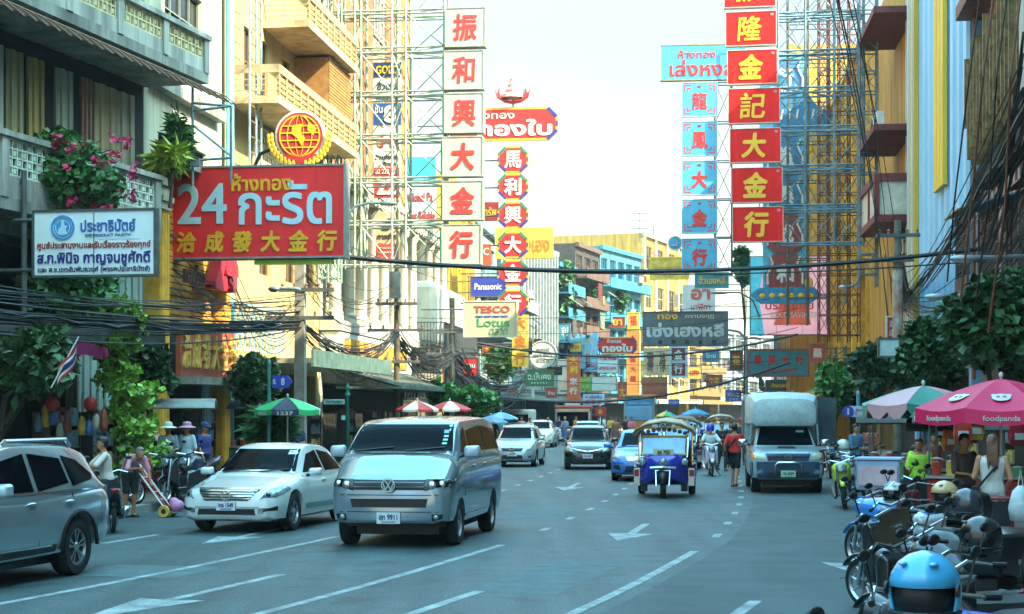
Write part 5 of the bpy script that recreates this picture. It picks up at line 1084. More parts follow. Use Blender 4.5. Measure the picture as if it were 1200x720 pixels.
class Car:
    def __init__(s, name, label, front_axle, head, paint, L, wb, fo, W, lower, cabin, wr=.32, ww=.2, cat='car', bulge=1.0):
        """front_axle: ground point under the front axle; head: dX/dY of the way back along the car; x forward, y left in the car's own frame"""
        fx = Vector((-head, -1, 0)).normalized(); s.rz = math.atan2(fx.y, fx.x)
        o = Vector(front_axle)-fx*wb/2; o.z = 0
        s.t = thing(name, label, cat, o, s.rz); s.paint = paint; s.W = W; s.wb = wb; s.fo = fo; s.L = L
        b = MB(); rings = []
        for x, w_, zb, zs, zt in cr(lower, 4):
            h = [(0, zb), (w_*.8, zb), (w_*.955, zb+.05), (w_*.985, zb+.16), (w_, zb+(zs-zb)*.55), (w_*.985, zs-.1*bulge), (w_*.945, zs-.02), (w_*.86, zs+(zt-zs)*.5), (w_*.55, zt-.012), (0, zt)]
            rings.append([(x, y, z) for y, z in h]+[(x, -y, z) for y, z in h[-2:0:-1]])
        b.loft(rings)
        cut = []
        for ax in (wb/2, -wb/2):
            for sd in (1, -1):
                c = MB(); c.tube([(ax, sd*(W/2-.34), wr), (ax, sd*(W/2+.3), wr)], wr+.07, 24); cut.append(c)
        low = bake(b, boolean=cut)
        s.b = MB(); s.b.v = list(low.v); s.b.f = list(low.f); s.b.fm = [0]*len(low.f)
        rings = []
        for x, wb_, wr_, zb, zr in cr(cabin, 4):
            f = lambda q: (wb_+(wr_-wb_)*q, zb+(zr-.07-zb)*q) if zr-.07 > zb else (wb_+(wr_-wb_)*q, zb+(zr-zb)*q*.5)
            h = [(0, zb-.12), (wb_, zb-.12), (wb_, zb), f(.33), f(.66), f(1), (wr_*.965, zr-.03), (wr_*.87, zr-.006), (wr_*.5, zr+.014), (0, zr+.02)]
            rings.append([(x, y, z) for y, z in h]+[(x, -y, z) for y, z in h[-2:0:-1]])
        s.b.loft(rings); s.bvh = BVHTree.FromPolygons([Vector(v) for v in s.b.v], s.b.f)
        s.b.build('body', paint, s.t, smooth='auto')
        b = MB(); b.box(-wb/2-.45, wb/2+.28, -W/2+.3, W/2-.3, .17, lower[3][2]+.25); b.box(wb/2-.4, wb/2+.4, -W/2+.18, W/2-.18, .3, .75); b.box(-wb/2-.4, -wb/2+.4, -W/2+.18, W/2-.18, .3, .75); b.build('underbody', BLKP, s.t)
        for ax in (wb/2, -wb/2):
            for sd in (1, -1): s.wheel(ax, sd, wr, ww)
    def wheel(s, ax, sd, r, w_):
        M_ = Matrix.Translation((ax, sd*(s.W/2-w_/2-.02), r)) @ Matrix.Rotation(R(90)*-sd, 4, 'X')
        b = MB(); b.lathe([(r*.66, -w_/2), (r*.94, -w_/2), (r, -w_*.36), (r, w_*.36), (r*.94, w_/2), (r*.68, w_/2), (r*.64, w_*.4), (r*.64, -w_/2)], 24, M_); t = b.build('wheel', TYRE, s.t, smooth='auto')
        b = MB(); b.cm = 1; b.lathe([(r*.6, w_*.3), (r*.56, w_*.1), (r*.1, w_*.1)], 24, M_); b.cm = 0; b.lathe([(r*.645, w_*.42), (r*.6, w_*.44), (r*.575, w_*.3)], 24, M_)
        for k in range(10):
            a = 2*math.pi*k/10+(.1 if k % 2 else -.1); da = .1
            b.add([M_ @ Vector((q*math.cos(a+e*da*f), q*math.sin(a+e*da*f), h)) for q, e, f, h in ((r*.1, -1, 2.2, w_*.36), (r*.1, 1, 2.2, w_*.36), (r*.6, 1, 1, w_*.43), (r*.6, -1, 1, w_*.43))], [(0, 1, 2, 3)])
        b.lathe([(r*.17, w_*.36), (r*.13, w_*.42), (0, w_*.43)], 12, M_); b.build('rim', [RIM, BLKP], t, smooth='auto')
    def proj(s, a, c, ax, off):
        if ax == 'f': o, d = Vector((9, a, c)), Vector((-1, 0, 0))
        elif ax == 'b': o, d = Vector((-9, a, c)), Vector((1, 0, 0))
        elif ax == 't': o, d = Vector((a, c, 9)), Vector((0, 0, -1))
        else: o, d = Vector((a, 9*ax, c)), Vector((0, -ax, 0))
        h = s.bvh.ray_cast(o, d)
        if h[0] is None: return None
        n = h[1] if h[1].dot(d) < 0 else -h[1]
        return h[0]+n*off
    def decal(s, name, out, ax, m, off=.008, nr=6, nc=8, parent=None, skirt=True, **kw):
        """a panel that follows the body; out = outline (a,z) seen along axis ax ('f' front, 'b' rear, 't' top, +1/-1 left/right side)"""
        zs = [p[1] for p in out]; z0, z1 = min(zs), max(zs); b = MB(); rows = []
        for j in range(nr+1):
            z = z0+(z1-z0)*min(max(j/nr, .002), .998); xs = []
            for i in range(len(out)):
                (a, za), (c, zc) = out[i], out[(i+1) % len(out)]
                if (za-z)*(zc-z) <= 0 and za != zc: xs.append(a+(c-a)*(z-za)/(zc-za))
            if len(xs) < 2: continue
            xl, xr = min(xs), max(xs); row = [s.proj(xl+(xr-xl)*i/nc, z, ax, off) for i in range(nc+1)]
            for i in range(nc+1):
                if row[i] is None:
                    k = next((row[q] for q in sorted(range(nc+1), key=lambda q: abs(q-i)) if row[q] is not None), None)
                    row[i] = k if k else Vector((0, 0, z))
            rows.append(row)
        b.loft(rows, cap=False, closed=False)
        return b.build(name, m, parent or s.t, smooth=True, fix=False, **kw)
    def sides(s, name, out, m, off=.008, **kw):
        for sd in (1, -1): s.decal(name, out, sd, m, off, **kw)
    def pair(s, name, out, m, off=.01, parent=None, ax='f', **kw):
        r = []
        for sd in (1, -1): r.append(s.decal(name, [(a*sd, c) for a, c in out], ax, m, off, parent=parent, **kw))
        return r
    def seam(s, pts, ax=None, m=BLKP, r=.008):
        for sd in ((1, -1) if ax is None else (ax,)):
            P = [s.proj(a, c, sd, .0) for a, c in pts]; P = [p for p in P if p]
            if len(P) > 1: b = MB(); b.tube(P, r, 4); b.build('door_seam', m, s.t)
    def mirrors(s, x, y, z, m=None, sz=(.1, .13, .1)):
        for sd in (1, -1):
            b = MB(); yc = sd*(y+sz[1]*.75); b.loft([[(x+dx, yc+q*sz[1]*k, z+h*sz[2]*k) for q, h in ((-1, -.6), (-.8, -.95), (.8, -.85), (1, -.5), (.97, .6), (.75, .95), (-.8, .85), (-1, .5))] for dx, k in ((sz[0], .55), (sz[0]*.75, .85), (0, 1), (-sz[0]*.6, .97))]); o = b.build('wing_mirror', m or (s.paint if s.paint not in (SILV, SUVP) else MIRP), s.t, bevel=.012, smooth='auto')
            b = MB(); b.cyl((x-.02, sd*(y-.08), z-.07), (x, sd*(y+.04), z-.03), .03, 6); b.build('mirror_arm', BLKP, o)
    def plate(s, z, txt, w_=.34, h_=.15, off=.025, m=PLATE, sub='กรุงเทพมหานคร'):
        p = s.proj(0, z, 'f', off); x = p.x+.02
        b = MB(); b.box(x-.03, x, -w_/2, w_/2, z-h_/2, z+h_/2); o = b.build('licence_plate', m, s.t)
        b = MB(); put_text(b, txt, 0, z+.015, w_*.8, h_*.5, 0, .03, 0, .004); put_text(b, sub, 0, z-h_*.36, w_*.6, h_*.14, 0, .01, 0, .004)
        b.xf(Matrix.Translation((x+.001, 0, 0)) @ rotz(R(90))); b.build('lettering', PLTX, o)
    def handles(s, xs, z, m=None):
        for x in xs:
            for sd in (1, -1):
                p = s.proj(x, z, sd, .02)
                if p: b = MB(); b.ell(p, (.11, .022, .022), 8, 5); b.build('door_handle', m or s.paint, s.t, smooth=True)
    def emblem(s, fn, z, off=.03, m=CHROME):
        p = s.proj(0, z, 'f', off); b = MB(); fn(b); b.xf(Matrix.Translation((p.x, 0, z)) @ rotz(R(90))); b.build('emblem', m, s.t)
    def wipers(s, pts):
        b = MB()
        for (a0, z0), (a1, z1) in pts:
            p, q = s.proj(a0, z0, 'f', .02), s.proj(a1, z1, 'f', .02)
            if p and q: b.tube([p, q], .011, 4)
        b.build('wiper', BLKP, s.t)
SUVP = mat('#a0afb5', .18, .6, var=.04, scale=.6, coat=.7)
SILV = mat('#8f9fa7', .18, .5, var=.05, scale=.6, coat=.6)
MIRP = mat('#a9b8bf', .3, .2, var=.03, coat=.4)
def em_vw(b):
    ring(b, 0, 0, .105, .014, 0, 24, .02)
    for p, q in (((-.05, .075), (0, 0.0)), ((.05, .075), (0, 0.0)), ((-.085, .045), (-.04, -.075)), ((-.04, -.075), (0, -.0)), ((.085, .045), (.04, -.075)), ((.04, -.075), (0, -.0))): b.tube([(p[0], -.01, p[1]), (q[0], -.01, q[1])], .009, 4)
def em_bar(b): ring(b, 0, 0, .085, .02, 0, 20, .02); b.box(-.11, .11, -.03, -.005, -.018, .018)
def em_oval(b): ring(b, 0, 0, .06, .012, 0, 20, .02, 1.5); ring(b, 0, 0.0, .058, .01, -.002, 16, .02, .55); ring(b, 0, .022, .03, .009, -.001, 16, .02, 2)
def em_h(b): b.box(-.05, -.03, -.02, 0, -.05, .05); b.box(.03, .05, -.02, 0, -.05, .05); b.box(-.03, .03, -.02, 0, -.01, .01)
# silver van
v = Car('passenger_van', 'silver passenger van in the centre lane with round chrome emblem', gnd(471, 637.5), .158, SILV, 4.89, 3.0, .89, 1.90,
    [(2.4, .7, .42, .86, .98), (2.36, .83, .38, .94, 1.05), (2.22, .92, .36, 1.04, 1.14), (1.66, .95, .34, 1.3, 1.43), (1, .95, .3, 1.35, 1.44), (-2.2, .95, .32, 1.35, 1.44), (-2.44, .93, .36, 1.35, 1.44), (-2.5, .88, .36, 1.3, 1.42)],
    [(1.72, .92, .88, 1.3, 1.42), (1.0, .93, .80, 1.3, 1.86), (.7, .93, .79, 1.3, 1.93), (-1.5, .93, .78, 1.3, 1.97), (-2.3, .92, .77, 1.3, 1.92), (-2.47, .9, .74, 1.3, 1.8)], .335, .22, 'van')
v.decal('windscreen', [(-.83, 1.45), (.83, 1.45), (.73, 1.86), (-.73, 1.86)], 'f', CARG, .007, 8, 12)
v.decal('wiper_cowl', [(-.84, 1.405), (.84, 1.405), (.835, 1.447), (-.835, 1.447)], 'f', BLKP, .006, 2, 12)
sk = v.decal('sticker', [(.62, 1.72), (.70, 1.72), (.69, 1.77), (.62, 1.77)], 'f', mat('#6fa9c4', .5, var=0), .011, 1, 2)
for k in range(3): v.decal('sticker', [(.635, 1.66-k*.055), (.71, 1.66-k*.055), (.705, 1.69-k*.055), (.635, 1.69-k*.055)], 'f', mat('#8fc0b0', .5, var=0), .011, 1, 2)
g = v.decal('grille', [(-.55, .885), (.55, .885), (.56, 1.03), (-.56, 1.03)], 'f', BLKP, .012, 4, 10)
for z in (.925, .985): v.decal('grille_bar', [(-.54, z), (.54, z), (.54, z+.012), (-.54, z+.012)], 'f', mat('#6a7278', .3, .8, var=0), .022, 1, 10, parent=g)
for h in v.pair('headlight', [(.55, .875), (.9, .885), (.945, 1.09), (.56, 1.045)], mat('#20262a', .06, .3, var=.5, scale=16, spec=.8), .014, nr=4):
    pass
for sd in (1, -1):
    p = v.proj(sd*.66, .955, 'f', .015); b = MB(); b.ell((p.x, sd*.66, .955), (.02, .07, .06), 12, 8); b.build('headlight_bulb', CHROME, v.t, smooth=True)
    p = v.proj(sd*.8, .965, 'f', .015); b = MB(); b.ell((p.x, sd*.8, .965), (.02, .06, .06), 12, 8); b.build('headlight_reflector', CHROME, v.t, smooth=True)
v.decal('intake', [(-.57, .62), (.57, .62), (.6, .75), (-.6, .75)], 'f', BLKP, .01, 3, 8)
v.decal('intake_trim', [(-.6, .75), (.6, .75), (.6, .765), (-.6, .765)], 'f', CHROME, .014, 1, 8)
v.decal('bumper_line', [(-.9, .80), (.9, .80), (.9, .812), (-.9, .812)], 'f', BLKP, .006, 1, 12); v.decal('bumper_line', [(-.9, .545), (.9, .545), (.9, .557), (-.9, .557)], 'f', BLKP, .006, 1, 12)
for f in v.pair('fog_light', [(.66, .42), (.8, .44), (.82, .52), (.66, .52)], BLKP, .012, nr=3):
    pass
for sd in (1, -1): p = v.proj(sd*.72, .475, 'f', .012); b = MB(); b.ell((p.x, sd*.72, .475), (.015, .045, .035), 10, 6); b.build('fog_lens', LAMPG, v.t, smooth=True)
v.plate(.46, 'ฮภ 9911', .36, .17); v.emblem(em_vw, .957, .045, OFFW); v.mirrors(1.28, .98, 1.44, None, (.07, .13, .105))
v.sides('side_window', [(.78, 1.42), (1.25, 1.42), (.82, 1.8), (.66, 1.82), (.6, 1.42)], CARG); v.sides('side_window', [(.5, 1.42), (.5, 1.82), (-.75, 1.83), (-.75, 1.42)], CARG); v.sides('side_window', [(-.85, 1.42), (-.85, 1.83), (-2.2, 1.8), (-2.3, 1.42)], CARG)
v.seam([(.56, .3), (.56, 1.4)]); v.seam([(-.8, .35), (-.8, 1.4)]); v.seam([(1.15, .75), (1.2, 1.38)]); v.seam([(-2.3, 1.12), (1.1, 1.12)], r=.006); v.sides('side_trim', [(-1.0, .42), (1.05, .42), (1.05, .455), (-1.0, .455)], CHROME, .012, nr=1, nc=10)
v.handles((.35, -.6), 1.2); v.wipers([((-.7, 1.44), (-.1, 1.5)), ((.1, 1.44), (.7, 1.5))])
# white sedan
PEARL = mat('#d0d6d2', .2, .05, var=.04, scale=.6, coat=.8)
def sedan_shell(L, fo, wb, W, H, hood=(.66, .95), belt=.93, ws=(1.0, .2), rg=(-1.1, -1.75), nose=.0):
    f = wb/2+fo; r = -(L-f); w_ = W/2
    lower = [(f, w_*.66, .3, .52, hood[0]-.08), (f-.05, w_*.82, .24, .6, hood[0]), (f-.22, w_*.95, .2, hood[0]-.02, hood[0]+.06), (wb/2-.1, w_, .2, hood[1]-.15, hood[1]-.07), (ws[0], w_, .2, belt-.06, hood[1]), (-.5, w_, .2, belt-.04, belt), (rg[1], w_*.99, .22, belt, belt+.05), (r+.22, w_*.95, .26, belt-.02, belt+.04), (r+.04, w_*.84, .32, belt-.1, belt-.02), (r, w_*.72, .4, belt-.2, belt-.12)]
    cabin = [(ws[0]+.02, w_*.9, w_*.84, belt-.05, hood[1]+.0), (ws[1], w_*.95, w_*.70, belt-.05, H-.05), (ws[1]-.35, w_*.95, w_*.69, belt-.03, H), (rg[0]+.3, w_*.94, w_*.68, belt, H-.03), (rg[0], w_*.93, w_*.68, belt, H-.08), (rg[1], w_*.88, w_*.78, belt, belt+.06)]
    return lower, cabin
lo, ca = sedan_shell(4.85, .98, 2.775, 1.795, 1.475, (.72, 1.0), .95, (1.0, .25), (-1.15, -1.85))
v = Car('white_sedan', 'pearl white sedan with chrome slatted grille between the van and the left pavement', gnd(290, 621), .215, PEARL, 4.85, 2.775, .98, 1.795, lo, ca, .325, .21)
v.decal('windscreen', [(-.72, 1.0), (.72, 1.0), (.60, 1.385), (-.60, 1.385)], 'f', CARG, .007, 8, 12)
v.decal('sticker', [(.44, 1.29), (.56, 1.29), (.55, 1.36), (.44, 1.36)], 'f', OFFW, .011, 1, 2)
g = v.decal('grille', [(-.38, .56), (.38, .56), (.55, .74), (-.55, .74)], 'f', BLKP, .01, 5, 10)
for z in (.585, .625, .665, .705): v.decal('grille_bar', [(-.4-(z-.56)*.8, z), (.4+(z-.56)*.8, z), (.4+(z-.56)*.8, z+.02), (-.4-(z-.56)*.8, z+.02)], 'f', CHROME, .02, 1, 10, parent=g)
v.decal('grille_trim', [(-.55, .735), (.55, .735), (.55, .755), (-.55, .755)], 'f', CHROME, .022, 1, 10, parent=g)
v.pair('headlight', [(.58, .58), (.84, .62), (.87, .75), (.78, .80), (.68, .72)], LAMPG, .012, nr=6)
for sd in (1, -1):
    p = v.proj(sd*.70, .655, 'f', .01)
    if p: b = MB(); b.ell((p.x, sd*.70, .655), (.03, .05, .045), 12, 8); b.build('headlight_lens', GLASS, v.t, smooth=True)
v.decal('intake', [(-.52, .32), (.52, .32), (.5, .42), (-.5, .42)], 'f', BLKP, .01, 3, 10); v.pair('fog_recess', [(.6, .36), (.84, .39), (.84, .47), (.62, .44)], BLKP, .01, nr=3)
v.pair('fog_light', [(.56, .355), (.64, .355), (.64, .43), (.56, .43)], CHROME, .014, nr=3)
v.plate(.47, '1กธ 1549', .34, .15); v.emblem(em_bar, .645, .04); v.mirrors(.72, .93, 1.0, None, (.09, .12, .075))
v.sides('side_window', [(.62, .985), (.72, .985), (.18, 1.33), (-.3, 1.36), (-.3, .985)], CARG); v.sides('side_window', [(-.38, .985), (-.38, 1.36), (-1.0, 1.33), (-1.35, 1.12), (-1.4, .985)], CARG)
v.seam([(-.34, .3), (-.34, .97)]); v.seam([(.85, .4), (.85, .85)]); v.seam([(-1.25, .65), (-1.3, .97)]); v.handles((-.15, -1.1), .83); v.sides('side_trim', [(-.9, .36), (.85, .36), (.85, .44), (-.9, .44)], mat('#6f8a8a', .4, var=.1), .01, nr=1, nc=10)
v.wipers([((-.6, .99), (-.1, 1.03)), ((.1, .99), (.6, 1.03))])
# silver suv, front cut by the left frame edge
rear = gnd(88, 674); fdir = Vector((-.25, -1, 0)).normalized(); ctr = rear+Vector((-1, .25, 0)).normalized()*.84; fa = ctr+fdir*2.7
w_ = .91
v = Car('silver_suv', 'silver sport utility vehicle cut off by the left frame edge', (fa.x, fa.y, 0), .25, SUVP, 4.64, 2.7, .93, 1.82,
    [(2.28, .62, .4, .75, .92), (2.2, .8, .32, .85, .98), (2.0, .9, .28, .95, 1.04), (1.2, w_, .26, 1.0, 1.12), (.9, w_, .26, 1.02, 1.12), (-1.2, w_, .28, 1.06, 1.13), (-2.0, .89, .34, 1.08, 1.14), (-2.3, .82, .42, 1.05, 1.1), (-2.36, .7, .5, 1.0, 1.05)],
    [(1.02, .86, .8, 1.0, 1.12), (.2, .88, .68, 1.02, 1.62), (-.3, .88, .67, 1.04, 1.68), (-1.3, .87, .66, 1.08, 1.66), (-1.95, .84, .62, 1.1, 1.56), (-2.28, .8, .68, 1.1, 1.2)], .36, .24)
v.decal('windscreen', [(-.74, 1.12), (.74, 1.12), (.6, 1.58), (-.6, 1.58)], 'f', CARG, .007, 8, 10)
v.sides('side_window', [(.75, 1.1), (.82, 1.1), (.2, 1.5), (-.3, 1.56), (-.3, 1.1)], CARG); v.sides('side_window', [(-.4, 1.1), (-.4, 1.56), (-1.15, 1.53), (-1.2, 1.12)], CARG); v.sides('side_window', [(-1.27, 1.13), (-1.22, 1.52), (-1.6, 1.46), (-1.95, 1.25), (-1.9, 1.2)], CARG)
v.sides('window_trim', [(-1.95, 1.07), (.85, 1.07), (.85, 1.09), (-1.95, 1.09)], CHROME, .012, nr=1, nc=14)
v.seam([(-.35, .45), (-.35, 1.08)]); v.seam([(.85, .5), (.85, 1.0)]); v.seam([(-1.3, .8), (-1.2, 1.1)]); v.handles((-.18, -1.1), .95, CHROME); v.mirrors(.72, .93, 1.16, None, (.1, .13, .09))
v.sides('sill_cladding', [(-.95, .3), (.9, .3), (.9, .42), (-.95, .42)], BLKP, .012, nr=2, nc=10); v.sides('sill_trim', [(-.95, .425), (.9, .425), (.9, .445), (-.95, .445)], CHROME, .014, nr=1, nc=10)
for sd in (1, -1):
    b = MB(); b.tube([(.1, sd*.64, 1.66), (0, sd*.64, 1.72), (-1.5, sd*.62, 1.72), (-1.65, sd*.6, 1.63)], .025, 6); b.build('roof_rail', CHROME, v.t)
    b = MB(); b.tube([(-1.35+.46*math.cos(a), sd*.905, .36+.46*math.sin(a)) for a in [R(k*12) for k in range(16)]], .03, 6); b.build('arch_trim', BLKP, v.t)
v.pair('tail_light', [(.5, .9), (.78, .9), (.75, 1.12), (.55, 1.1)], REDG, .012, ax='b')
# small hatchbacks and taxi
def hatch(name, label, fa, head, paint, L, wb, fo, W, H, plate, em, mouth, nose=.72):
    f = wb/2+fo; r = -(L-f); w_ = W/2
    v = Car(name, label, fa, head, paint, L, wb, fo, W,
        [(f, w_*.64, .3, .56, nose-.08), (f-.06, w_*.84, .24, .66, nose+.02), (f-.25, w_*.96, .2, nose, nose+.12), (f-.8, w_, .2, .88, .98), (f-1.1, w_, .2, .94, 1.03), (-.9, w_, .22, .98, 1.04), (r+.2, w_*.97, .26, 1.0, 1.05), (r, w_*.84, .34, .95, 1.0)],
        [(f-.95, w_*.9, w_*.82, .95, 1.0), (f-1.72, w_*.94, w_*.7, .96, H-.06), (f-2.1, w_*.94, w_*.69, .97, H), (r+.6, w_*.93, w_*.67, 1.0, H-.02), (r+.12, w_*.9, w_*.64, 1.0, H-.1), (r+.02, w_*.88, w_*.7, 1.0, 1.2)], .3, .19)
    v.decal('windscreen', [(-w_*.82, 1.03), (w_*.82, 1.03), (w_*.66, H-.09), (-w_*.66, H-.09)], 'f', CARG, .007, 8, 12)
    v.decal('grille', [(-.34, nose-.14), (.34, nose-.14), (.42, nose-.03), (-.42, nose-.03)], 'f', BLKP, .012, 3, 8)
    v.pair('headlight', [(w_*.58, nose-.12), (w_*.84, nose-.1), (w_*.9, nose+.1), (w_*.8, nose+.12), (w_*.66, nose)], LAMPG, .012, nr=6)
    v.decal('intake', [(-mouth, .3), (mouth, .3), (mouth*.9, .44), (-mouth*.9, .44)], 'f', BLKP, .01, 3, 8); v.pair('fog_light', [(w_*.68, .33), (w_*.82, .36), (w_*.82, .44), (w_*.68, .42)], BLKP, .012, nr=2)
    v.plate(.47, plate, .34, .14); v.emblem(em, nose-.085, .035); v.mirrors(f-1.15, w_+.02, 1.03, None, (.08, .11, .075))
    v.sides('side_window', [(f-1.25, 1.03), (f-1.75, H-.13), (f-2.3, H-.12), (f-2.3, 1.03)], CARG); v.sides('side_window', [(f-2.38, 1.03), (f-2.38, H-.12), (r+.75, H-.14), (r+.5, 1.05)], CARG)
    v.seam([(f-2.34, .3), (f-2.34, 1.02)]); v.seam([(f-1.05, .4), (f-1.1, .98)]); v.handles((f-2.15,), .9); return v
v = hatch('silver_hatchback', 'small silver hatchback following behind the silver van', gnd(603, 547), .13, mat('#9fb4ba', .25, .5, var=.04, coat=.7), 3.8, 2.46, .72, 1.695, 1.52, 'ฆน 8707', em_bar, .4)
BLKC = mat('#101216', .12, .2, var=.03, coat=.8)
v = hatch('black_hatchback', 'black hatchback with silver V line on its nose in the middle lane', gnd(689, 550), .05, BLKC, 4.0, 2.53, .8, 1.695, 1.525, 'กข 5487', em_h, .5)
v.pair('nose_trim', [(.0, .625), (.3, .66), (.56, .73), (.56, .755), (.3, .69), (.0, .65)], CHROME, .02, nr=5); v.decal('bumper_trim', [(-.5, .245), (.5, .245), (.5, .262), (-.5, .262)], 'f', CHROME, .014, 1, 8)
TAXI = mat('#2a78c8', .28, .1, var=.05, coat=.7)
lo, ca = sedan_shell(4.54, .95, 2.6, 1.76, 1.48, (.72, 1.0), .96, (1.0, .25), (-1.2, -1.8))
c0 = gnd(751, 563); v = Car('blue_taxi', 'bright blue sedan half hidden behind the purple blue three-wheeler', c0, .1, TAXI, 4.54, 2.6, .95, 1.76, lo, ca, .31, .2)
v.decal('windscreen', [(-.72, 1.0), (.72, 1.0), (.6, 1.39), (-.6, 1.39)], 'f', CARG, .007, 8, 10); v.pair('headlight', [(.52, .62), (.82, .66), (.86, .84), (.72, .8)], LAMPG, .012, nr=5)
v.decal('grille', [(-.36, .6), (.36, .6), (.42, .72), (-.42, .72)], 'f', CHROME, .012, 3, 8); v.decal('intake', [(-.46, .28), (.46, .28), (.4, .44), (-.4, .44)], 'f', BLKP, .01, 3, 8); v.pair('fog_recess', [(.56, .32), (.8, .36), (.76, .48), (.6, .48)], BLKP, .01, nr=3)
for k in range(5): v.decal('lettering', [(-.8+k*.07, .5), (-.76+k*.07, .5), (-.76+k*.07, .55), (-.8+k*.07, .55)], 'f', NAVY, .012, 1, 1)
v.plate(.5, 'ทล 2186', .34, .14); v.mirrors(.72, .92, 1.02, None, (.09, .12, .08)); v.sides('side_window', [(.62, .99), (.18, 1.33), (-.3, 1.36), (-.3, .99)], CARG); v.sides('side_window', [(-.38, .99), (-.38, 1.36), (-1.0, 1.33), (-1.35, .99)], CARG); v.emblem(em_oval, .66, .03)
v.decal('skirt_trim', [(-.7, .21), (.7, .21), (.7, .235), (-.7, .235)], 'f', OFFW, .02, 1, 8)
v = hatch('pale_blue_car', 'pale blue car mostly hidden behind the black hatchback', gnd(688, 529), .08, mat('#8fb5c9', .3, .3, var=.05, coat=.6), 4.2, 2.55, .8, 1.7, 1.5, 'กท 301', em_oval, .4)
v = hatch('small_white_car', 'small white car waiting beyond the silver hatchback', gnd(632, 524.5), .1, PEARL, 3.8, 2.45, .75, 1.66, 1.5, 'ขก 77', em_oval, .4)
# pickup with boxed canopy
HIL = mat('#8fa6ac', .4, .2, var=.1, scale=.8, coat=.5); HILD = mat('#27435c', .4, .1, var=.15, scale=1)
v = Car('delivery_pickup', 'pickup with navy bumper and tall rounded cargo canopy in the kerb lane', gnd(921, 577), .095, HIL, 5.0, 3.08, .86, 1.80,
    [(2.4, .7, .42, .8, .98), (2.34, .84, .36, .9, 1.04), (2.1, .9, .34, .98, 1.08), (1.3, .9, .34, 1.05, 1.16), (.9, .9, .34, 1.08, 1.16), (-1, .9, .36, 1.1, 1.16), (-2.4, .89, .4, 1.1, 1.16), (-2.6, .86, .5, 1.1, 1.15)],
    [(1.15, .84, .78, 1.08, 1.16), (.55, .85, .68, 1.08, 1.66), (.2, .85, .67, 1.08, 1.72), (-.7, .85, .67, 1.08, 1.73), (-.95, .84, .7, 1.08, 1.5)], .36, .24, 'pickup')
v.decal('windscreen', [(-.72, 1.18), (.72, 1.18), (.6, 1.63), (-.6, 1.63)], 'f', CARG, .007, 8, 10); v.decal('bonnet_scoop', [(-.24, 1.11), (.24, 1.11), (.2, 1.145), (-.2, 1.145)], 'f', BLKP, .02, 2, 6)
v.decal('grille', [(-.5, .82), (.5, .82), (.55, 1.0), (-.55, 1.0)], 'f', HILD, .012, 4, 10); v.decal('grille_bar', [(-.5, .9), (.5, .9), (.5, .93), (-.5, .93)], 'f', BLKP, .02, 1, 10)
v.pair('headlight', [(.56, .82), (.8, .84), (.84, 1.02), (.6, 1.0)], mat('#b5bd9a', .15, .1, var=0, spec=.8), .014, nr=5); v.pair('indicator', [(.8, .84), (.87, .86), (.88, 1.02), (.84, 1.02)], AMBER, .016, nr=5)
v.decal('bumper', [(-.87, .4), (.87, .4), (.88, .8), (-.88, .8)], 'f', HILD, .02, 6, 14); v.decal('intake', [(-.5, .43), (.5, .43), (.52, .54), (-.52, .54)], 'f', BLKP, .03, 3, 8); v.pair('fog_light', [(.64, .5), (.75, .5), (.75, .6), (.64, .6)], LAMPG, .034, nr=3)
b = MB(); b.tube([(2.5, -.32, .5), (2.52, -.32, .72), (2.52, -.25, .78), (2.52, .25, .78), (2.52, .32, .72), (2.5, .32, .5)], .03, 8); b.build('bull_bar', CHROME, v.t, smooth=True)
v.plate(.5, 'วพ 2604', .36, .16, .06, mat('#a9cfae', .5, var=0)); v.emblem(em_oval, .92, .04); v.mirrors(.85, .95, 1.25, CHROME, (.09, .13, .1)); v.sides('side_window', [(.95, 1.17), (.5, 1.58), (-.1, 1.62), (-.1, 1.17)], CARG); v.sides('side_window', [(-.18, 1.17), (-.18, 1.62), (-.7, 1.6), (-.75, 1.17)], CARG); v.seam([(-.14, .45), (-.14, 1.15)]); v.handles((.05,), 1.02)
v.decal('sticker', [(.3, 1.5), (.5, 1.5), (.5, 1.56), (.3, 1.56)], 'f', mat('#7fb0c0', .5, var=0), .011, 1, 2)
CANO = mat('#b4c0be', .5, .05, var=.15, scale=3, rust='#8a9a98')
b = MB(); rg = []
for x, hw, z0, z1 in ((.98, .62, 1.76, 2.18), (.9, .8, 1.68, 2.36), (.55, .88, 1.66, 2.47), (.0, .92, 1.66, 2.53), (-.9, .93, 1.66, 2.54)):
    h = [(hw*.9, z0), (hw, z0+.08), (hw, z1-.22), (hw*.93, z1-.07), (hw*.75, z1), (0, z1+.03)]; rg.append([(x, y, z) for y, z in h]+[(x, -y, z) for y, z in h[::-1]])
b.loft(rg); cn = b.build('cargo_canopy', CANO, v.t, smooth='auto')
b = MB(); b.box(-2.65, -.98, -.93, .93, 1.16, 2.5); b.build('cargo_box', CANO, cn); b = MB(); b.box(-2.6, -1.1, -.96, -.935, 1.25, 2.35); b.box(-2.6, -1.1, .935, .96, 1.25, 2.35); b.build('side_panel', mat('#5a6f74', .5, .2, var=.3), cn)
b = MB(); b.tube([(.85, -.84, 1.72), (.8, -.88, 1.17)], .03, 6); b.tube([(.85, .84, 1.72), (.8, .88, 1.17)], .03, 6); b.build('canopy_brace', HIL, cn)
b = MB(); b.box(-1.6, -1.56, .96, 1.55, 1.1, 2.42); b.build('open_side_door', mat('#3f4d52', .6, var=.25), cn)
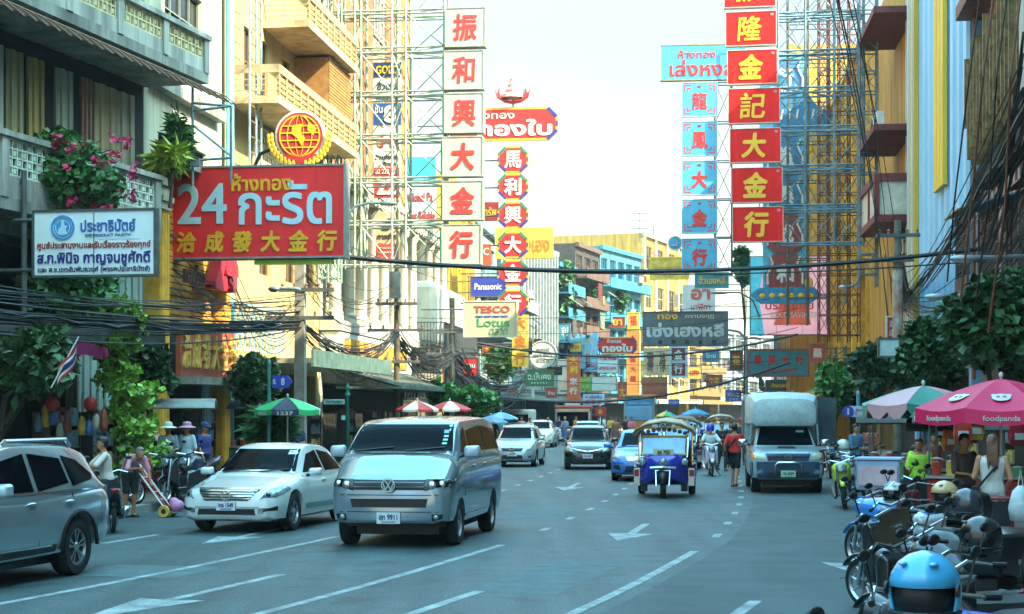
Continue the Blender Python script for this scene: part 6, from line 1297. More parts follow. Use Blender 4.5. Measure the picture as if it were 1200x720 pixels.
# three-wheelers
TTB = mat('#2a2f9a', .25, .1, var=.06, coat=.6); TTY = mat('#c9a24a', .4, var=.1)
def tuktuk(label, loc, head, cowl, roofm, full=True, sign_txt='TAXI'):
    fx = Vector((-head, -1, 0)).normalized(); t = thing('three_wheeler', label, 'tuk-tuk', loc, math.atan2(fx.y, fx.x))
    def wh(x, y, r, w_):
        M_ = Matrix.Translation((x, y, r)) @ Matrix.Rotation(R(90), 4, 'X')
        b = MB(); b.lathe([(r*.6, -w_/2), (r*.93, -w_/2), (r, -w_*.3), (r, w_*.3), (r*.93, w_/2), (r*.6, w_/2)], 20, M_); o = b.build('wheel', TYRE, t, smooth='auto')
        b = MB(); b.lathe([(0, -w_*.4), (r*.6, -w_*.4), (r*.6, w_*.4), (0, w_*.4)], 14, M_); b.build('rim', RIM, o)
    wh(1.25, 0, .26, .13); wh(-1.05, .62, .27, .17); wh(-1.05, -.62, .27, .17)
    b = MB(); rg = []
    for x, hw, z0, z1 in ((1.22, .2, .5, .9), (1.12, .36, .42, 1.0), (.95, .5, .34, 1.04), (.75, .58, .32, 1.02)):
        rg.append([(x, y, z) for y, z in ((-hw*.8, z0), (hw*.8, z0), (hw, z0+.08), (hw*.95, z1-.08), (hw*.7, z1), (-hw*.7, z1), (-hw*.95, z1-.08), (-hw, z0+.08))])
    b.loft(rg); b.build('front_cowl', cowl, t, smooth='auto')
    b = MB(); b.box(-1.6, .75, -.56, .56, .3, .42); b.box(-1.62, -.3, -.72, -.6, .42, .78); b.box(-1.62, -.3, .6, .72, .42, .78); b.box(-1.62, -1.5, -.6, .6, .42, 1.15); b.build('body_tub', cowl, t, bevel=.03)
    b = MB(); b.box(-1.48, -.75, -.58, .58, .43, .62); b.box(-1.48, -1.35, -.58, .58, .62, 1.2); b.box(-.1, .3, -.3, .3, .43, .66); b.build('seat', mat('#7a2a2a', .6, var=.2), t, bevel=.04)
    b = MB()
    for sd in (1, -1): b.tube([(.82, sd*.55, .95), (.62, sd*.57, 1.3), (.55, sd*.57, 1.58)], .03, 6); b.tube([(-1.5, sd*.6, .8), (-1.5, sd*.62, 1.6)], .025, 6); b.tube([(-.3, sd*.66, .75), (-.32, sd*.64, 1.6)], .022, 6)
    b.build('roof_posts', CHROME, t)
    b = MB(); rg = []
    for x, q in ((.78, .0), (.7, .05), (.0, .1), (-1.0, .1), (-1.7, .04)):
        P = [(-.74, 1.5), (-.66, 1.62+q*.3), (-.4, 1.74+q), (0, 1.8+q), (.4, 1.74+q), (.66, 1.62+q*.3), (.74, 1.5)]
        rg.append([(x, y, z) for y, z in P]+[(x, y*.94, z-.05) for y, z in P[::-1]])
    b.loft(rg); rf = b.build('roof', roofm, t, smooth='auto')
    if full:
        b = MB(); P = [(.8, y, z) for y, z in ((-.74, 1.5), (-.66, 1.62), (-.4, 1.74), (0, 1.8), (.4, 1.74), (.66, 1.62), (.74, 1.5))]; b.tube(P, .035, 6); b.build('roof_edge', mat('#7a5a30', .4, var=.2), rf)
        b = MB(); b.box(.79, .82, -.28, .28, 1.68, 1.78); s_ = b.build('roof_sign', OFFW, rf); b = MB(); put_text(b, sign_txt, 0, 1.73, .36, .06, 0, .04, 0, .004); b.xf(Matrix.Translation((.824, 0, 0)) @ rotz(R(90))); b.build('lettering', DARK2, s_)
        b = MB(); b.poly((.84, -.5, 1.06), (.84, .5, 1.06), (.66, .5, 1.42), (.66, -.5, 1.42)); w_ = b.build('windscreen', mat('#6f9ac0', .08, .1, var=.25, scale=2, spec=.8), t)
        b = MB(); b.tube([(.85, -.53, 1.03), (.85, .53, 1.03), (.65, .53, 1.45), (.65, -.53, 1.45), (.85, -.53, 1.03)], .03, 6); b.build('windscreen_frame', TTY, w_)
        b = MB()
        for i in range(9): b.ell((.72, -.5+i*.125, 1.52+.1*math.cos((i-4)*.35)), (.04, .055, .05), 8, 6)
        b.build('garland', mat('#7a5a4a', .5, var=.3, island=.5), t)
        b = MB(); b.box(1.0, 1.03, -.24, .24, .99, 1.16); o = b.build('licence_plate', mat('#c6b98a', .5, var=.05), t); b = MB(); put_text(b, 'สร 700', 0, 1.08, .3, .1, 0, .03, 0, .004); b.xf(Matrix.Translation((1.033, 0, 0)) @ rotz(R(90))); b.build('lettering', DARK2, o)
    for y, z, x, r_ in (((-.5, .86, 1.05, .09), (.5, .86, 1.05, .09), (0, .86, 1.3, .1)) if full else ((0, .86, 1.3, .1),)):
        M_ = Matrix.Translation((x, y, z)) @ Matrix.Rotation(R(90), 4, 'Y'); b = MB(); b.lathe([(0, -.12), (r_*.7, -.1), (r_, 0), (r_, .03)], 14, M_); h = b.build('headlight', CHROME, t, smooth='auto'); b = MB(); b.lathe([(r_*.92, .031), (r_*.6, .05), (0, .06)], 14, M_); b.build('lens', LAMPG, h)
    b = MB(); b.tube([(1.08, 0, .62), (1.26, 0, .6), (1.45, 0, .5), (1.55, 0, .36)], [.08, .12, .12, .06], 8); b.build('front_mudguard', BLKP, t, smooth=True)
    b = MB(); b.tube([(1.5, -.15, .3), (1.38, -.17, .66), (1.38, .17, .66), (1.5, .15, .3)], .022, 6); b.tube([(1.36, -.3, .72), (1.42, 0, .74), (1.36, .3, .72)], .035, 6); b.build('fork_guard', CHROME, t)
    for sd in (1, -1):
        b = MB(); b.box(.62, .7, sd*.58, sd*.72, .28, .7); o = b.build('side_guard', CHROME, t); b = MB(); b.box(.702, .72, sd*.6, sd*.71, .5, .66); b.build('reflector', REDG, o)
        b = MB(); b.box(.55, .62, sd*.4, sd*.56, .14, .36); b.build('mud_flap', BLKP, t)
        b = MB(); b.tube([(-.3, sd*.73, .85), (.55, sd*.66, .85)], .02, 6); b.tube([(-.3, sd*.73, 1.0), (.5, sd*.66, 1.0)], .02, 6); b.build('side_rail', mat('#5fae5a', .4, .2) if sd > 0 else CHROME, t)
    return t
g0 = gnd(779, 582); fx = Vector((-.13, -1, 0)).normalized(); tuktuk('purple blue three-wheeler with brown arched roof and three headlamps coming down the lane', g0-fx*.3, .13, TTB, mat('#8f7048', .5, var=.4, scale=3, col2='#c9b48a'))
tuktuk('far three-wheeler with cream roof behind the scooter rider', at(845, 482, 78)-Vector((0, 0, at(845, 482, 78).z)), .12, mat('#3a6a4a', .4), mat('#b9b49a', .5, var=.3), True)
tuktuk('far dark roofed three-wheeler waiting left of the cream roofed one', at(815, 482, 92)-Vector((0, 0, at(815, 482, 92).z)), .12, TTB, mat('#3f4a4a', .6, var=.3), True)
tuktuk('grey roofed three-wheeler just behind the purple blue one', at(798, 482, 60)-Vector((0, 0, at(798, 482, 60).z)), .13, mat('#2f4a8a', .4), mat('#6f7068', .6, var=.3), True)
# bus, minibus and box van far down the street
def boxcar(name, label, cat, loc, head, L, W, H, bodym, z0=.35):
    fx = Vector((-head, -1, 0)).normalized(); t = thing(name, label, cat, loc, math.atan2(fx.y, fx.x))
    b = MB(); b.box(-L, 0, -W/2, W/2, z0, H); b.build('body', bodym, t, bevel=.15)
    for x in (-1.3, -L+1.8):
        for sd in (1, -1):
            M_ = Matrix.Translation((x, sd*(W/2-.12), .42)) @ Matrix.Rotation(R(90), 4, 'X'); b = MB(); b.lathe([(0, -.14), (.38, -.14), (.42, -.1), (.42, .1), (.38, .14), (0, .14)], 18, M_); b.build('wheel', TYRE, t, smooth='auto')
    return t
g0 = at(749, 480, 138); g0.z = 0
t = boxcar('city_bus', 'orange city bus with large pale blue windscreen far down the street', 'bus', g0, .1, 11, 2.5, 3.15, mat('#b8a488', .5, var=.15))
b = MB(); b.box(.0, .06, -1.24, 1.24, .4, 1.15); b.build('front_skirt', mat('#d0742a', .45, var=.1), t); b = MB(); b.box(0, .08, -1.1, 1.1, 1.2, 2.35); w_ = b.build('windscreen', mat('#5f9fc4', .12, .1, var=.2, scale=1, spec=.8), t, bevel=.05)
b = MB(); b.box(.082, .1, -1.1, 1.1, 2.4, 2.85); d_ = b.build('destination_board', mat('#3f88b8', .3, var=.1), t); b = MB(); put_text(b, 'ถนนตก 1 ท่าเตียน', 0, 2.63, 1.7, .2, 0, .03, 0, .01); b.xf(Matrix.Translation((.102, 0, 0)) @ rotz(R(90))); b.build('lettering', OFFW, d_)
b = MB(); b.box(-.2, .3, -1.32, 1.32, 3.16, 3.3); b.build('roof_visor', mat('#c9a878', .5), t)
for sd in (1, -1):
    b = MB(); b.box(.06, .1, sd*.8, sd*1.1, .7, .9); b.build('headlight', LAMPG, t); b = MB(); b.tube([(.05, sd*1.25, 2.6), (.4, sd*1.45, 2.5), (.4, sd*1.45, 2.1)], .04, 6); b.build('wing_mirror', BLKP, t)
    for i in range(6): b = MB(); b.box(-1.2-i*1.6, -2.6-i*1.6, sd*1.251, sd*1.27, 1.5, 2.5); b.build('side_window', CARG, t)
g0 = at(671, 480, 112); g0.z = 0
t = thing('red_minibus', 'open sided red roofed passenger truck in the far left lane', 'minibus', g0, math.atan2(-1, -.08))
MR = mat('#b53a2a', .45, var=.15)
b = MB(); b.box(-4.6, .1, -1.2, 1.2, 2.15, 2.35); b.build('roof', MR, t, bevel=.08); b = MB(); b.box(.0, .16, -1.1, 1.1, 1.95, 2.14); o = b.build('roof_band', mat('#c9a890', .5, var=.2), t)
b = MB(); b.box(-4.5, 0, -1.1, 1.1, .4, .95); b.build('body', MR, t, bevel=.05); b = MB()
for x in (0, -1.5, -3, -4.5):
    for sd in (1, -1): b.box(x-.04, x+.04, sd*1.06, sd*1.12, .95, 2.15)
b.build('posts', CHROME, t); b = MB(); b.box(.02, .06, -1.0, 1.0, 1.0, 1.9); b.build('windscreen', CARG, t)
for sd in (1, -1):
    b = MB(); b.box(.01, .06, sd*.7, sd*.95, .65, .8); b.build('headlight', LAMPG, t)
    for x in (-.8, -3.6): M_ = Matrix.Translation((x, sd*1.0, .38)) @ Matrix.Rotation(R(90), 4, 'X'); b = MB(); b.lathe([(0, -.1), (.36, -.1), (.38, 0), (.36, .1), (0, .1)], 16, M_); b.build('wheel', TYRE, t)
b = MB(); b.box(-.02, .05, -.5, .5, 2.36, 2.62); o = b.build('roof_board', OFFW, t)
g0 = at(606, 480, 122); g0.z = 0
t = boxcar('white_box_van', 'white box van parked at the far left shops', 'van', g0, .1, 5, 1.9, 2.1, OFFW)
b = MB(); b.box(.0, .05, -.8, .8, 1.2, 1.75); b.build('windscreen', CARG, t)
# motorcycles
def bike(label, loc, rz, body='#1f4fa0', seat='#1a1a1c', kind='scooter', lean=.1, extra=None, helmet=None, group=None, name='motorcycle', shieldc=None):
    t = thing(name, label, 'motorcycle', loc, rz, group); pm = mat(body, .3, .1, var=.06, coat=.6); fr_ = mat('#26272a', .5, .3, var=.1); big = kind == 'sport'
    wr = .3 if big else .27; fxw, rxw = (.68, -.66) if big else (.62, -.6)
    T = Matrix.Rotation(lean, 4, 'X')
    def bd(b, n, m, p=t, **k): b.xf(T); return b.build(n, m, p, **k)
    for x in (fxw, rxw):
        M_ = Matrix.Translation((x, 0, wr)) @ Matrix.Rotation(R(90), 4, 'X'); w_ = .07 if not big else .1
        b = MB(); b.lathe([(wr*.76, -w_*.4), (wr*.9, -w_/2), (wr, -w_*.15), (wr, w_*.15), (wr*.9, w_/2), (wr*.76, w_*.4)], 24, M_); o = bd(b, 'wheel', TYRE, smooth='auto')
        b = MB(); b.lathe([(wr*.78, -w_*.35), (wr*.7, 0), (wr*.78, w_*.35)], 20, M_); b.lathe([(0, -.05), (.045, -.05), (.045, .05), (0, .05)], 10, M_)
        for k in range(8): a = k*math.pi/4; b.tube([(x+.04*math.cos(a), 0, wr+.04*math.sin(a)), (x+wr*.72*math.cos(a+.3), 0, wr+wr*.72*math.sin(a+.3))], .012, 4)
        b.lathe([(wr*.5, .06), (wr*.3, .06), (wr*.3, .066), (wr*.5, .066)], 16, M_); bd(b, 'rim', RIM, o, smooth='auto')
        b = MB(); b.tube([(x+(wr+.04)*math.cos(a), 0, wr+(wr+.04)*math.sin(a)) for a in [R(35+q*13) for q in range(9)]], .055, 6, flat=.35); bd(b, 'mudguard', pm if x > 0 else fr_, smooth=True)
    b = MB()
    for y in (-.09, .09): b.tube([(fxw, y, wr), (fxw-.2, y, .92)], .026, 8)
    b.tube([(fxw-.23, -.1, .9), (fxw-.23, .1, .9)], .03, 6); bd(b, 'fork', CHROME, smooth='auto')
    b = MB(); hz = 1.02; b.tube([(fxw-.34, -.36, hz-.02), (fxw-.25, -.2, hz+.02), (fxw-.22, 0, hz-.04), (fxw-.25, .2, hz+.02), (fxw-.34, .36, hz-.02)], .015, 6)
    h_ = bd(b, 'handlebar', CHROME)
    b = MB(); b.tube([(fxw-.34, -.36, hz-.02), (fxw-.4, -.44, hz-.03)], .022, 8); b.tube([(fxw-.34, .36, hz-.02), (fxw-.4, .44, hz-.03)], .022, 8); bd(b, 'grips', BLKP, h_)
    for sd in (1, -1):
        b = MB(); b.tube([(fxw-.28, sd*.26, hz), (fxw-.3, sd*.34, hz+.2)], .008, 5); m_ = bd(b, 'mirror_stem', BLKP); b = MB(); b.ell((fxw-.3, sd*.36, hz+.24), (.018, .065, .036), 10, 6); bd(b, 'mirror', BLKP, m_, smooth=True)
    b = MB()
    if kind == 'scooter':
        b.loft([[(x, y, z) for y, z in ((-w_, z0), (w_, z0), (w_*.9, z1), (-w_*.9, z1))] for x, w_, z0, z1 in ((.52, .08, .5, .7), (.42, .2, .4, .9), (.34, .21, .34, .95), (.28, .18, .32, .9))])
        b.loft([[(x, y, z) for y, z in ((-w_, z0), (w_, z0), (w_, z1-.06), (w_*.7, z1), (-w_*.7, z1), (-w_, z1-.06))] for x, w_, z0, z1 in ((.3, .14, .26, .36), (.02, .15, .26, .4), (-.1, .15, .3, .66), (-.5, .17, .4, .74), (-.85, .12, .58, .78), (-.98, .05, .68, .76))])
    else:
        b.loft([[(x, y, z) for y, z in ((-w_, z0), (w_, z0), (w_, z1-.07), (w_*.6, z1), (-w_*.6, z1), (-w_, z1-.07))] for x, w_, z0, z1 in ((.5, .12, .62, .86), (.38, .19, .58, .98), (.1, .2, .62, .97), (-.15, .12, .66, .82))])
        b.loft([[(x, y, z) for y, z in ((-w_, z0), (w_, z0), (w_*.7, z1), (-w_*.7, z1))] for x, w_, z0, z1 in ((-.45, .12, .7, .8), (-.8, .12, .78, .9), (-1.02, .05, .88, .96))])
    bd(b, 'fairing', pm, bevel=.03, smooth='auto')
    b = MB(); b.loft([[(x, y, z) for y, z in ((-w_, z0), (w_, z0), (w_*.95, z1-.03), (w_*.6, z1), (-w_*.6, z1), (-w_*.95, z1-.03))] for x, w_, z0, z1 in ((.02, .1, .68, .76), (-.2, .14, .7, .79), (-.45, .15, .72, .82), (-.82, .11, .76, .87))]); bd(b, 'seat', mat(seat, .6, var=.15), smooth='auto')
    b = MB(); b.box(-.25, .18, -.13, .13, .26, .52); b.tube([(.05, 0, .3), (.1, 0, .62), (fxw-.24, 0, .86)], .035, 6)
    for k in range(5): b.box(-.02, .2, -.15, .15, .34+k*.035, .35+k*.035)
    b.tube([(-.1, .1, .34), (rxw, .12, wr)], .03, 6); b.tube([(-.1, -.1, .34), (rxw, -.12, wr)], .03, 6); b.tube([(-.35, .13, .68), (rxw, .13, wr+.03)], .03, 8); b.tube([(-.35, -.13, .68), (rxw, -.13, wr+.03)], .03, 8); bd(b, 'engine', fr_)
    b = MB(); b.tube([(.15, -.12, .3), (.0, -.17, .22), (-.35, -.18, .27), (-.85, -.2, .42)], [.02, .025, .055, .06], 10); bd(b, 'exhaust', CHROME if not big else fr_, smooth=True)
    b = MB(); M_ = Matrix.Translation((fxw-.12, 0, .86)) @ Matrix.Rotation(R(80), 4, 'Y'); b.lathe([(0, -.1), (.08, -.08), (.1, 0), (.1, .04)], 14, M_); o = bd(b, 'headlight', pm, smooth='auto'); b = MB(); b.lathe([(.093, .041), (.06, .06), (0, .065)], 14, M_); bd(b, 'lens', LAMPG, o)
    b = MB(); b.ell((-1.0, 0, .74 if not big else .92), (.03, .08, .04), 8, 5); bd(b, 'tail_light', REDG)
    b = MB(); b.tube([(-.1, .12, .28), (-.2, .32, .0)], .014, 5); bd(b, 'kick_stand', fr_)
    if shieldc: b = MB(); b.loft([[(x, y, z) for y, z in ((-w_, z0), (-w_*.5, z0+.02), (w_*.5, z0+.02), (w_, z0))] for x, w_, z0 in ((fxw-.12, .2, .98), (fxw-.2, .2, 1.12), (fxw-.3, .13, 1.28))], cap=False, closed=False); bd(b, 'windshield', mat(shieldc, .12, var=.1), smooth=True)
    return t
# ---------------------------------------------------------------- people
SKIN = mat('#a06a48', .55, var=.06); SKIN2 = mat('#b57c58', .55, var=.06); HAIRB = mat('#16110e', .5, var=.2, scale=12); HAIRG = mat('#7f7d78', .6, var=.2, scale=12); HAIRR = mat('#6f3b1e', .45, var=.3, scale=14)
def torso(b, P, k=1.0, top=1.0, bot=0.0):
    """rings from pelvis to neck; k inflates for clothing"""
    pel, ch, nk = P['pel'], P['ch'], P['nk']; rg = []
    for t, hx, hy in ((-.08, .13, .10), (0, .165, .115), (.12, .165, .115), (.35, .14, .10), (.62, .165, .115), (.82, .18, .11), (.93, .16, .085), (1.0, .075, .065)):
        if t < bot or t > top: continue
        c = pel.lerp(ch, t/.62) if t < .62 else ch.lerp(nk, (t-.62)/.38)
        d = (nk-pel).normalized(); fw = Vector((0, -1, 0)); fw = (fw-d*fw.dot(d)).normalized(); sd = d.cross(fw)
        rg.append([c+sd*(hx*k*P['w'])*math.cos(a)+fw*(hy*k*P['w'])*math.sin(a) for a in [2*math.pi*q/12 for q in range(12)]])
    b.loft(rg)
def limb(b, pts, r, n=8):
    b.tube(pts, r, n)
    for p, q in zip(pts, r): b.ell(p, (q, q, q), 8, 6)
def person(label, loc, rz=0, pose=None, shirt='#c9c4ba', pants='#22242a', hair=HAIRB, skin=SKIN, h=1.68, vox=.024, sleeve=.5, leg=1.0, hat=None, long_hair=0, group=None, w=1.0, skirt=0, shoes='#2a2623', strap=None, shirt_m=None, hm='cap'):
    s = h/1.7; V = lambda *a: Vector(a)
    P = dict(pel=V(0, 0, .93), ch=V(0, .0, 1.22), nk=V(0, .015, 1.45), hd=V(0, -.01, 1.585), shL=V(.17, .01, 1.39), shR=V(-.17, .01, 1.39), elL=V(.23, .04, 1.11), elR=V(-.23, .04, 1.11), wrL=V(.25, -.05, .87), wrR=V(-.25, -.05, .87),
             hiL=V(.085, 0, .90), hiR=V(-.085, 0, .90), knL=V(.095, -.03, .49), knR=V(-.095, -.03, .49), anL=V(.1, .03, .08), anR=V(-.1, .03, .08))
    for k, q in (pose or {}).items(): P[k] = Vector(q)
    P['w'] = w
    t = thing('person', label, 'person', loc, rz, group)
    near = vox < .02
    b = MB(); torso(b, P)
    tip = lambda a, c, l: c+(c-a).normalized()*l
    b.tube([P['nk']-V(0, 0, .03), P['nk'].lerp(P['hd'], .6)], [.06, .052], 10)
    hd = P['hd']; b.ell(hd+V(0, .005, .02), (.074, .09, .105), 14, 10); b.ell(hd+V(0, -.035, -.05), (.055, .055, .06), 10, 8); b.tube([hd+V(0, -.08, .02), hd+V(0, -.105, -.02), hd+V(0, -.085, -.03)], [.008, .017, .01], 6)
    for sd in (1, -1): b.ell(hd+V(sd*.078, .01, -.005), (.012, .02, .03), 6, 5)
    for S_ in 'LR':
        limb(b, [P['sh'+S_], P['el'+S_], P['wr'+S_]], [.05, .04, .027])
        d = (P['wr'+S_]-P['el'+S_]).normalized(); wr = P['wr'+S_]; sdv = d.cross(V(1, 0, .01)).normalized()
        b.ell(wr+d*.05, (.032, .032, .04), 8, 6)
        for f in range(4):
            o = sdv*(-.03+f*.02); ln = (.07, .085, .08, .062)[f]; b.tube([wr+d*.06+o*.8, wr+d*(.06+ln*.55)+o*1.1, wr+d*(.06+ln*.95)+o*1.1+V(0, -.02, 0)], [.0105, .010, .008] if near else [.016, .015, .012], 6)
        b.tube([wr+d*.02-sdv*.02, wr+d*.055-sdv*.055, wr+d*.09-sdv*.058], [.013, .012, .009] if near else .016, 6)
        limb(b, [P['hi'+S_], P['kn'+S_], P['an'+S_]], [.085*w, .055, .038])
        f = P['an'+S_]; b.tube([f+V(0, .05, -.045), f+V(0, -.05, -.05), f+V(0, -.16, -.06)], [.035, .042, .028], 8)
    bb = bake(b, voxel=vox, smooth_it=2 if near else 1); bb.xf(Matrix.Scale(s, 4)); bb.build('body', skin, t, smooth=True)
    cl = vox*1.0 if near else vox*.8
    b = MB(); torso(b, P, 1.14 if not near else 1.1, .94, -.05 if not skirt else .05); L_ = sleeve
    for S_ in 'LR':
        if L_ > 0:
            a, e, wv = P['sh'+S_], P['el'+S_], P['wr'+S_]
            pts = [a, a.lerp(e, min(1, L_*2*.9))] if L_ <= .5 else [a, e, e.lerp(wv, (L_-.5)*2*.9)]
            limb(b, pts, [.064, .058, .04][:len(pts)])
    x = bake(b, voxel=cl, smooth_it=1); x.xf(Matrix.Scale(s, 4)); x.build('shirt', shirt_m or mat(shirt, .8, var=.12, scale=5, bump=.25, bscale=7), t, smooth=True)
    b = MB(); torso(b, P, 1.09, .2, -.2)
    if skirt:
        c = P['pel']; kn = (P['knL']+P['knR'])/2; b.loft([[c.lerp(kn, q)+V(hx*math.cos(a), hx*.75*math.sin(a), 0) for a in [2*math.pi*k/14 for k in range(14)]] for q, hx in ((-.15, .15), (.1, .19), (.5, .2), (skirt, .21))])
    else:
        for S_ in 'LR':
            a, e, wv = P['hi'+S_], P['kn'+S_], P['an'+S_]; pts = [a, a.lerp(e, min(1, leg*2*.95))] if leg <= .5 else [a, e, e.lerp(wv, (leg-.5)*2*.95)]
            limb(b, pts, [.098*w, .076, .058][:len(pts)])
    x = bake(b, voxel=cl, smooth_it=1); x.xf(Matrix.Scale(s, 4)); x.build('skirt' if skirt else 'trousers', mat(pants, .85, var=.15, scale=5, bump=.25, bscale=7), t, smooth=True)
    b = MB()
    for S_ in 'LR': f = P['an'+S_]; b.tube([f+V(0, .06, -.055), f+V(0, -.05, -.06), f+V(0, -.18, -.065)], [.035, .048, .032], 8, flat=.5 if False else None)
    b.xf(Matrix.Scale(s, 4)); b.build('shoes', mat(shoes, .6, var=.1), t, smooth=True)
    if hm != 'helmet' and hair:
        b = MB(); b.ell(hd+V(0, .028, .035), (.084, .092, .108), 12, 9); b.ell(hd+V(0, -.01, .09), (.072, .078, .05), 10, 6)
        if long_hair:
            for k in range(6): xo = -.05+k*.02; b.tube([hd+V(xo, .075, .05), hd+V(xo*1.2, .11, -.12), P['ch']+V(xo*1.25+.015*math.sin(k*2), .14, .2-.2*long_hair+.05*math.sin(k*5))], [.034, .03, .01], 7)
        x = bake(b, voxel=.014 if near else .024, smooth_it=1); x.xf(Matrix.Scale(s, 4)); x.build('hair', hair, t, smooth=True)
    if near:
        for sd in (1, -1): b = MB(); b.ell((hd+V(sd*.03, -.083, .022))*s, (.013*s, .008*s, .007*s), 8, 5); b.build('eye', DARK2, t, smooth=True)
        b = MB(); b.ell((hd+V(0, -.086, -.062))*s, (.024*s, .008*s, .006*s), 8, 5); b.build('mouth', mat('#8a4a40', .5, var=0), t, smooth=True)
    if hat:
        hc = (hd+V(0, .015, .08))*s; b = MB()
        if hm == 'brim': b.lathe([(.2, -.045), (.19, -.03), (.1, .0), (.098, .06), (.075, .09), (0, .1)], 18, Matrix.Translation(hc))
        elif hm == 'cap': b.lathe([(.1, -.03), (.102, .02), (.08, .07), (0, .09)], 16, Matrix.Translation(hc)); b.loft([[hc+V(-.07, -.08, -.01), hc+V(.07, -.08, -.01), hc+V(.07, -.08, .005), hc+V(-.07, -.08, .005)], [hc+V(-.06, -.18, -.035), hc+V(.06, -.18, -.035), hc+V(.06, -.18, -.025), hc+V(-.06, -.18, -.025)]])
        else: b.lathe([(.105, -.14), (.125, -.08), (.13, -.0), (.115, .06), (.07, .11), (0, .125)], 18, Matrix.Translation(hc+V(0, .015, 0)))
        b.build('helmet' if hm == 'helmet' else 'hat', mat(hat, .3 if hm == 'helmet' else .8, var=.08, coat=.5 if hm == 'helmet' else 0), t, smooth='auto')
    if strap:
        b = MB(); k = 1.22; P0 = P['shL']+V(-.06, 0, .03); 
        b.tube([(P['shR']+V(.07, 0, .04))*s, (P['ch']+V(-.03, .15, .06))*s, (P['ch']+V(.1, .15, -.1))*s, (P['pel']+V(.2, .06, .05))*s], .018*s, 6); b.tube([(P['shR']+V(.07, 0, .04))*s, (P['ch']+V(-.03, -.15, .06))*s, (P['pel']+V(.2, -.03, .05))*s], .018*s, 6)
        b.cbox((P['pel']+V(.22, .02, -.02))*s, (.09, .2, .2)); b.build('shoulder_bag', mat(strap, .7), t)
    return t
walk = dict(knL=(.09, -.16, .5), anL=(.09, -.1, .09), knR=(-.09, .02, .49), anR=(-.09, .22, .13), elL=(.24, .14, 1.13), wrL=(.25, .08, .89), elR=(-.24, -.06, 1.13), wrR=(-.25, -.2, .92))
ride = dict(pel=(0, .1, .84), ch=(0, .05, 1.12), nk=(0, .03, 1.35), hd=(0, -.0, 1.485), shL=(.17, .03, 1.29), shR=(-.17, .03, 1.29), elL=(.29, -.16, 1.1), elR=(-.29, -.16, 1.1), wrL=(.3, -.4, 1.03), wrR=(-.3, -.4, 1.03), hiL=(.1, .08, .8), hiR=(-.1, .08, .8), knL=(.16, -.33, .72), knR=(-.16, -.33, .72), anL=(.14, -.28, .34), anR=(-.14, -.28, .34))
sit = dict(pel=(0, 0, .5), ch=(0, -.03, .79), nk=(0, -.05, 1.02), hd=(0, -.09, 1.15), shL=(.18, -.04, .96), shR=(-.18, -.04, .96), elL=(.25, -.15, .72), elR=(-.25, -.15, .72), wrL=(.14, -.36, .74), wrR=(-.14, -.36, .74), hiL=(.09, 0, .48), hiR=(-.09, 0, .48), knL=(.13, -.42, .49), knR=(-.13, -.42, .49), anL=(.13, -.4, .08), anR=(-.13, -.4, .08))
hold = dict(elL=(.22, -.06, 1.12), wrL=(.12, -.28, 1.1), elR=(-.22, -.06, 1.12), wrR=(-.12, -.28, 1.1))
# scooter rider coming towards the camera
g0 = gnd(833, 558); rzb = math.atan2(-1, -.05)
bike('white and violet scooter ridden towards the camera between the lanes', g0, rzb, '#c9bfd6', '#1a1a1c', 'scooter', 0)
person('scooter rider in white and blue blouse with blue helmet', g0+Vector((.0, .12, .0)), 0, ride, '#c3d3d6', '#2a2c34', h=1.68, vox=.02, hat='#2a45b0', hm='helmet', sleeve=.5)
# man in red
person('man in red tee shirt and dark shorts with crossed strap walking beside the pickup', gnd(861, 571), 2.75, walk, '#c92f24', '#16171a', h=1.7, vox=.018, sleeve=.48, leg=.44, shoes='#a83a2c', strap='#1c1c1e')
# seated man in lime, long haired woman
q = at(1078, 560, 28); q.z = .14
person('man in lime green tee shirt leaning at the stall behind the parked motorcycles', q, -.5, dict(hold, nk=(0, -.04, 1.43), hd=(0, -.08, 1.56)), '#a8d838', '#2f3034', h=1.5, vox=.014, sleeve=.48, strap='#1f1f22', w=1.12)
q = at(1163, 560, 22); q.z = .14
person('woman with long brown hair in white sleeveless top seen from behind', q, 2.9, dict(elL=(.24, .02, 1.14), wrL=(.16, -.2, 1.08), elR=(-.24, .06, 1.12), wrR=(-.2, -.14, 1.02)), '#d0cdc6', '#c4c2bc', hair=HAIRR, skin=SKIN2, h=1.62, vox=.013, sleeve=0, leg=.42, long_hair=.85, w=.92, strap='#1d1d20', shoes='#5a4a3c')
q = at(1093, 562, 33); q.z = .14
person('small person in dark red behind the man in lime green', q, .3, hold, '#8a3a34', '#26262a', h=1.5, sleeve=.5)
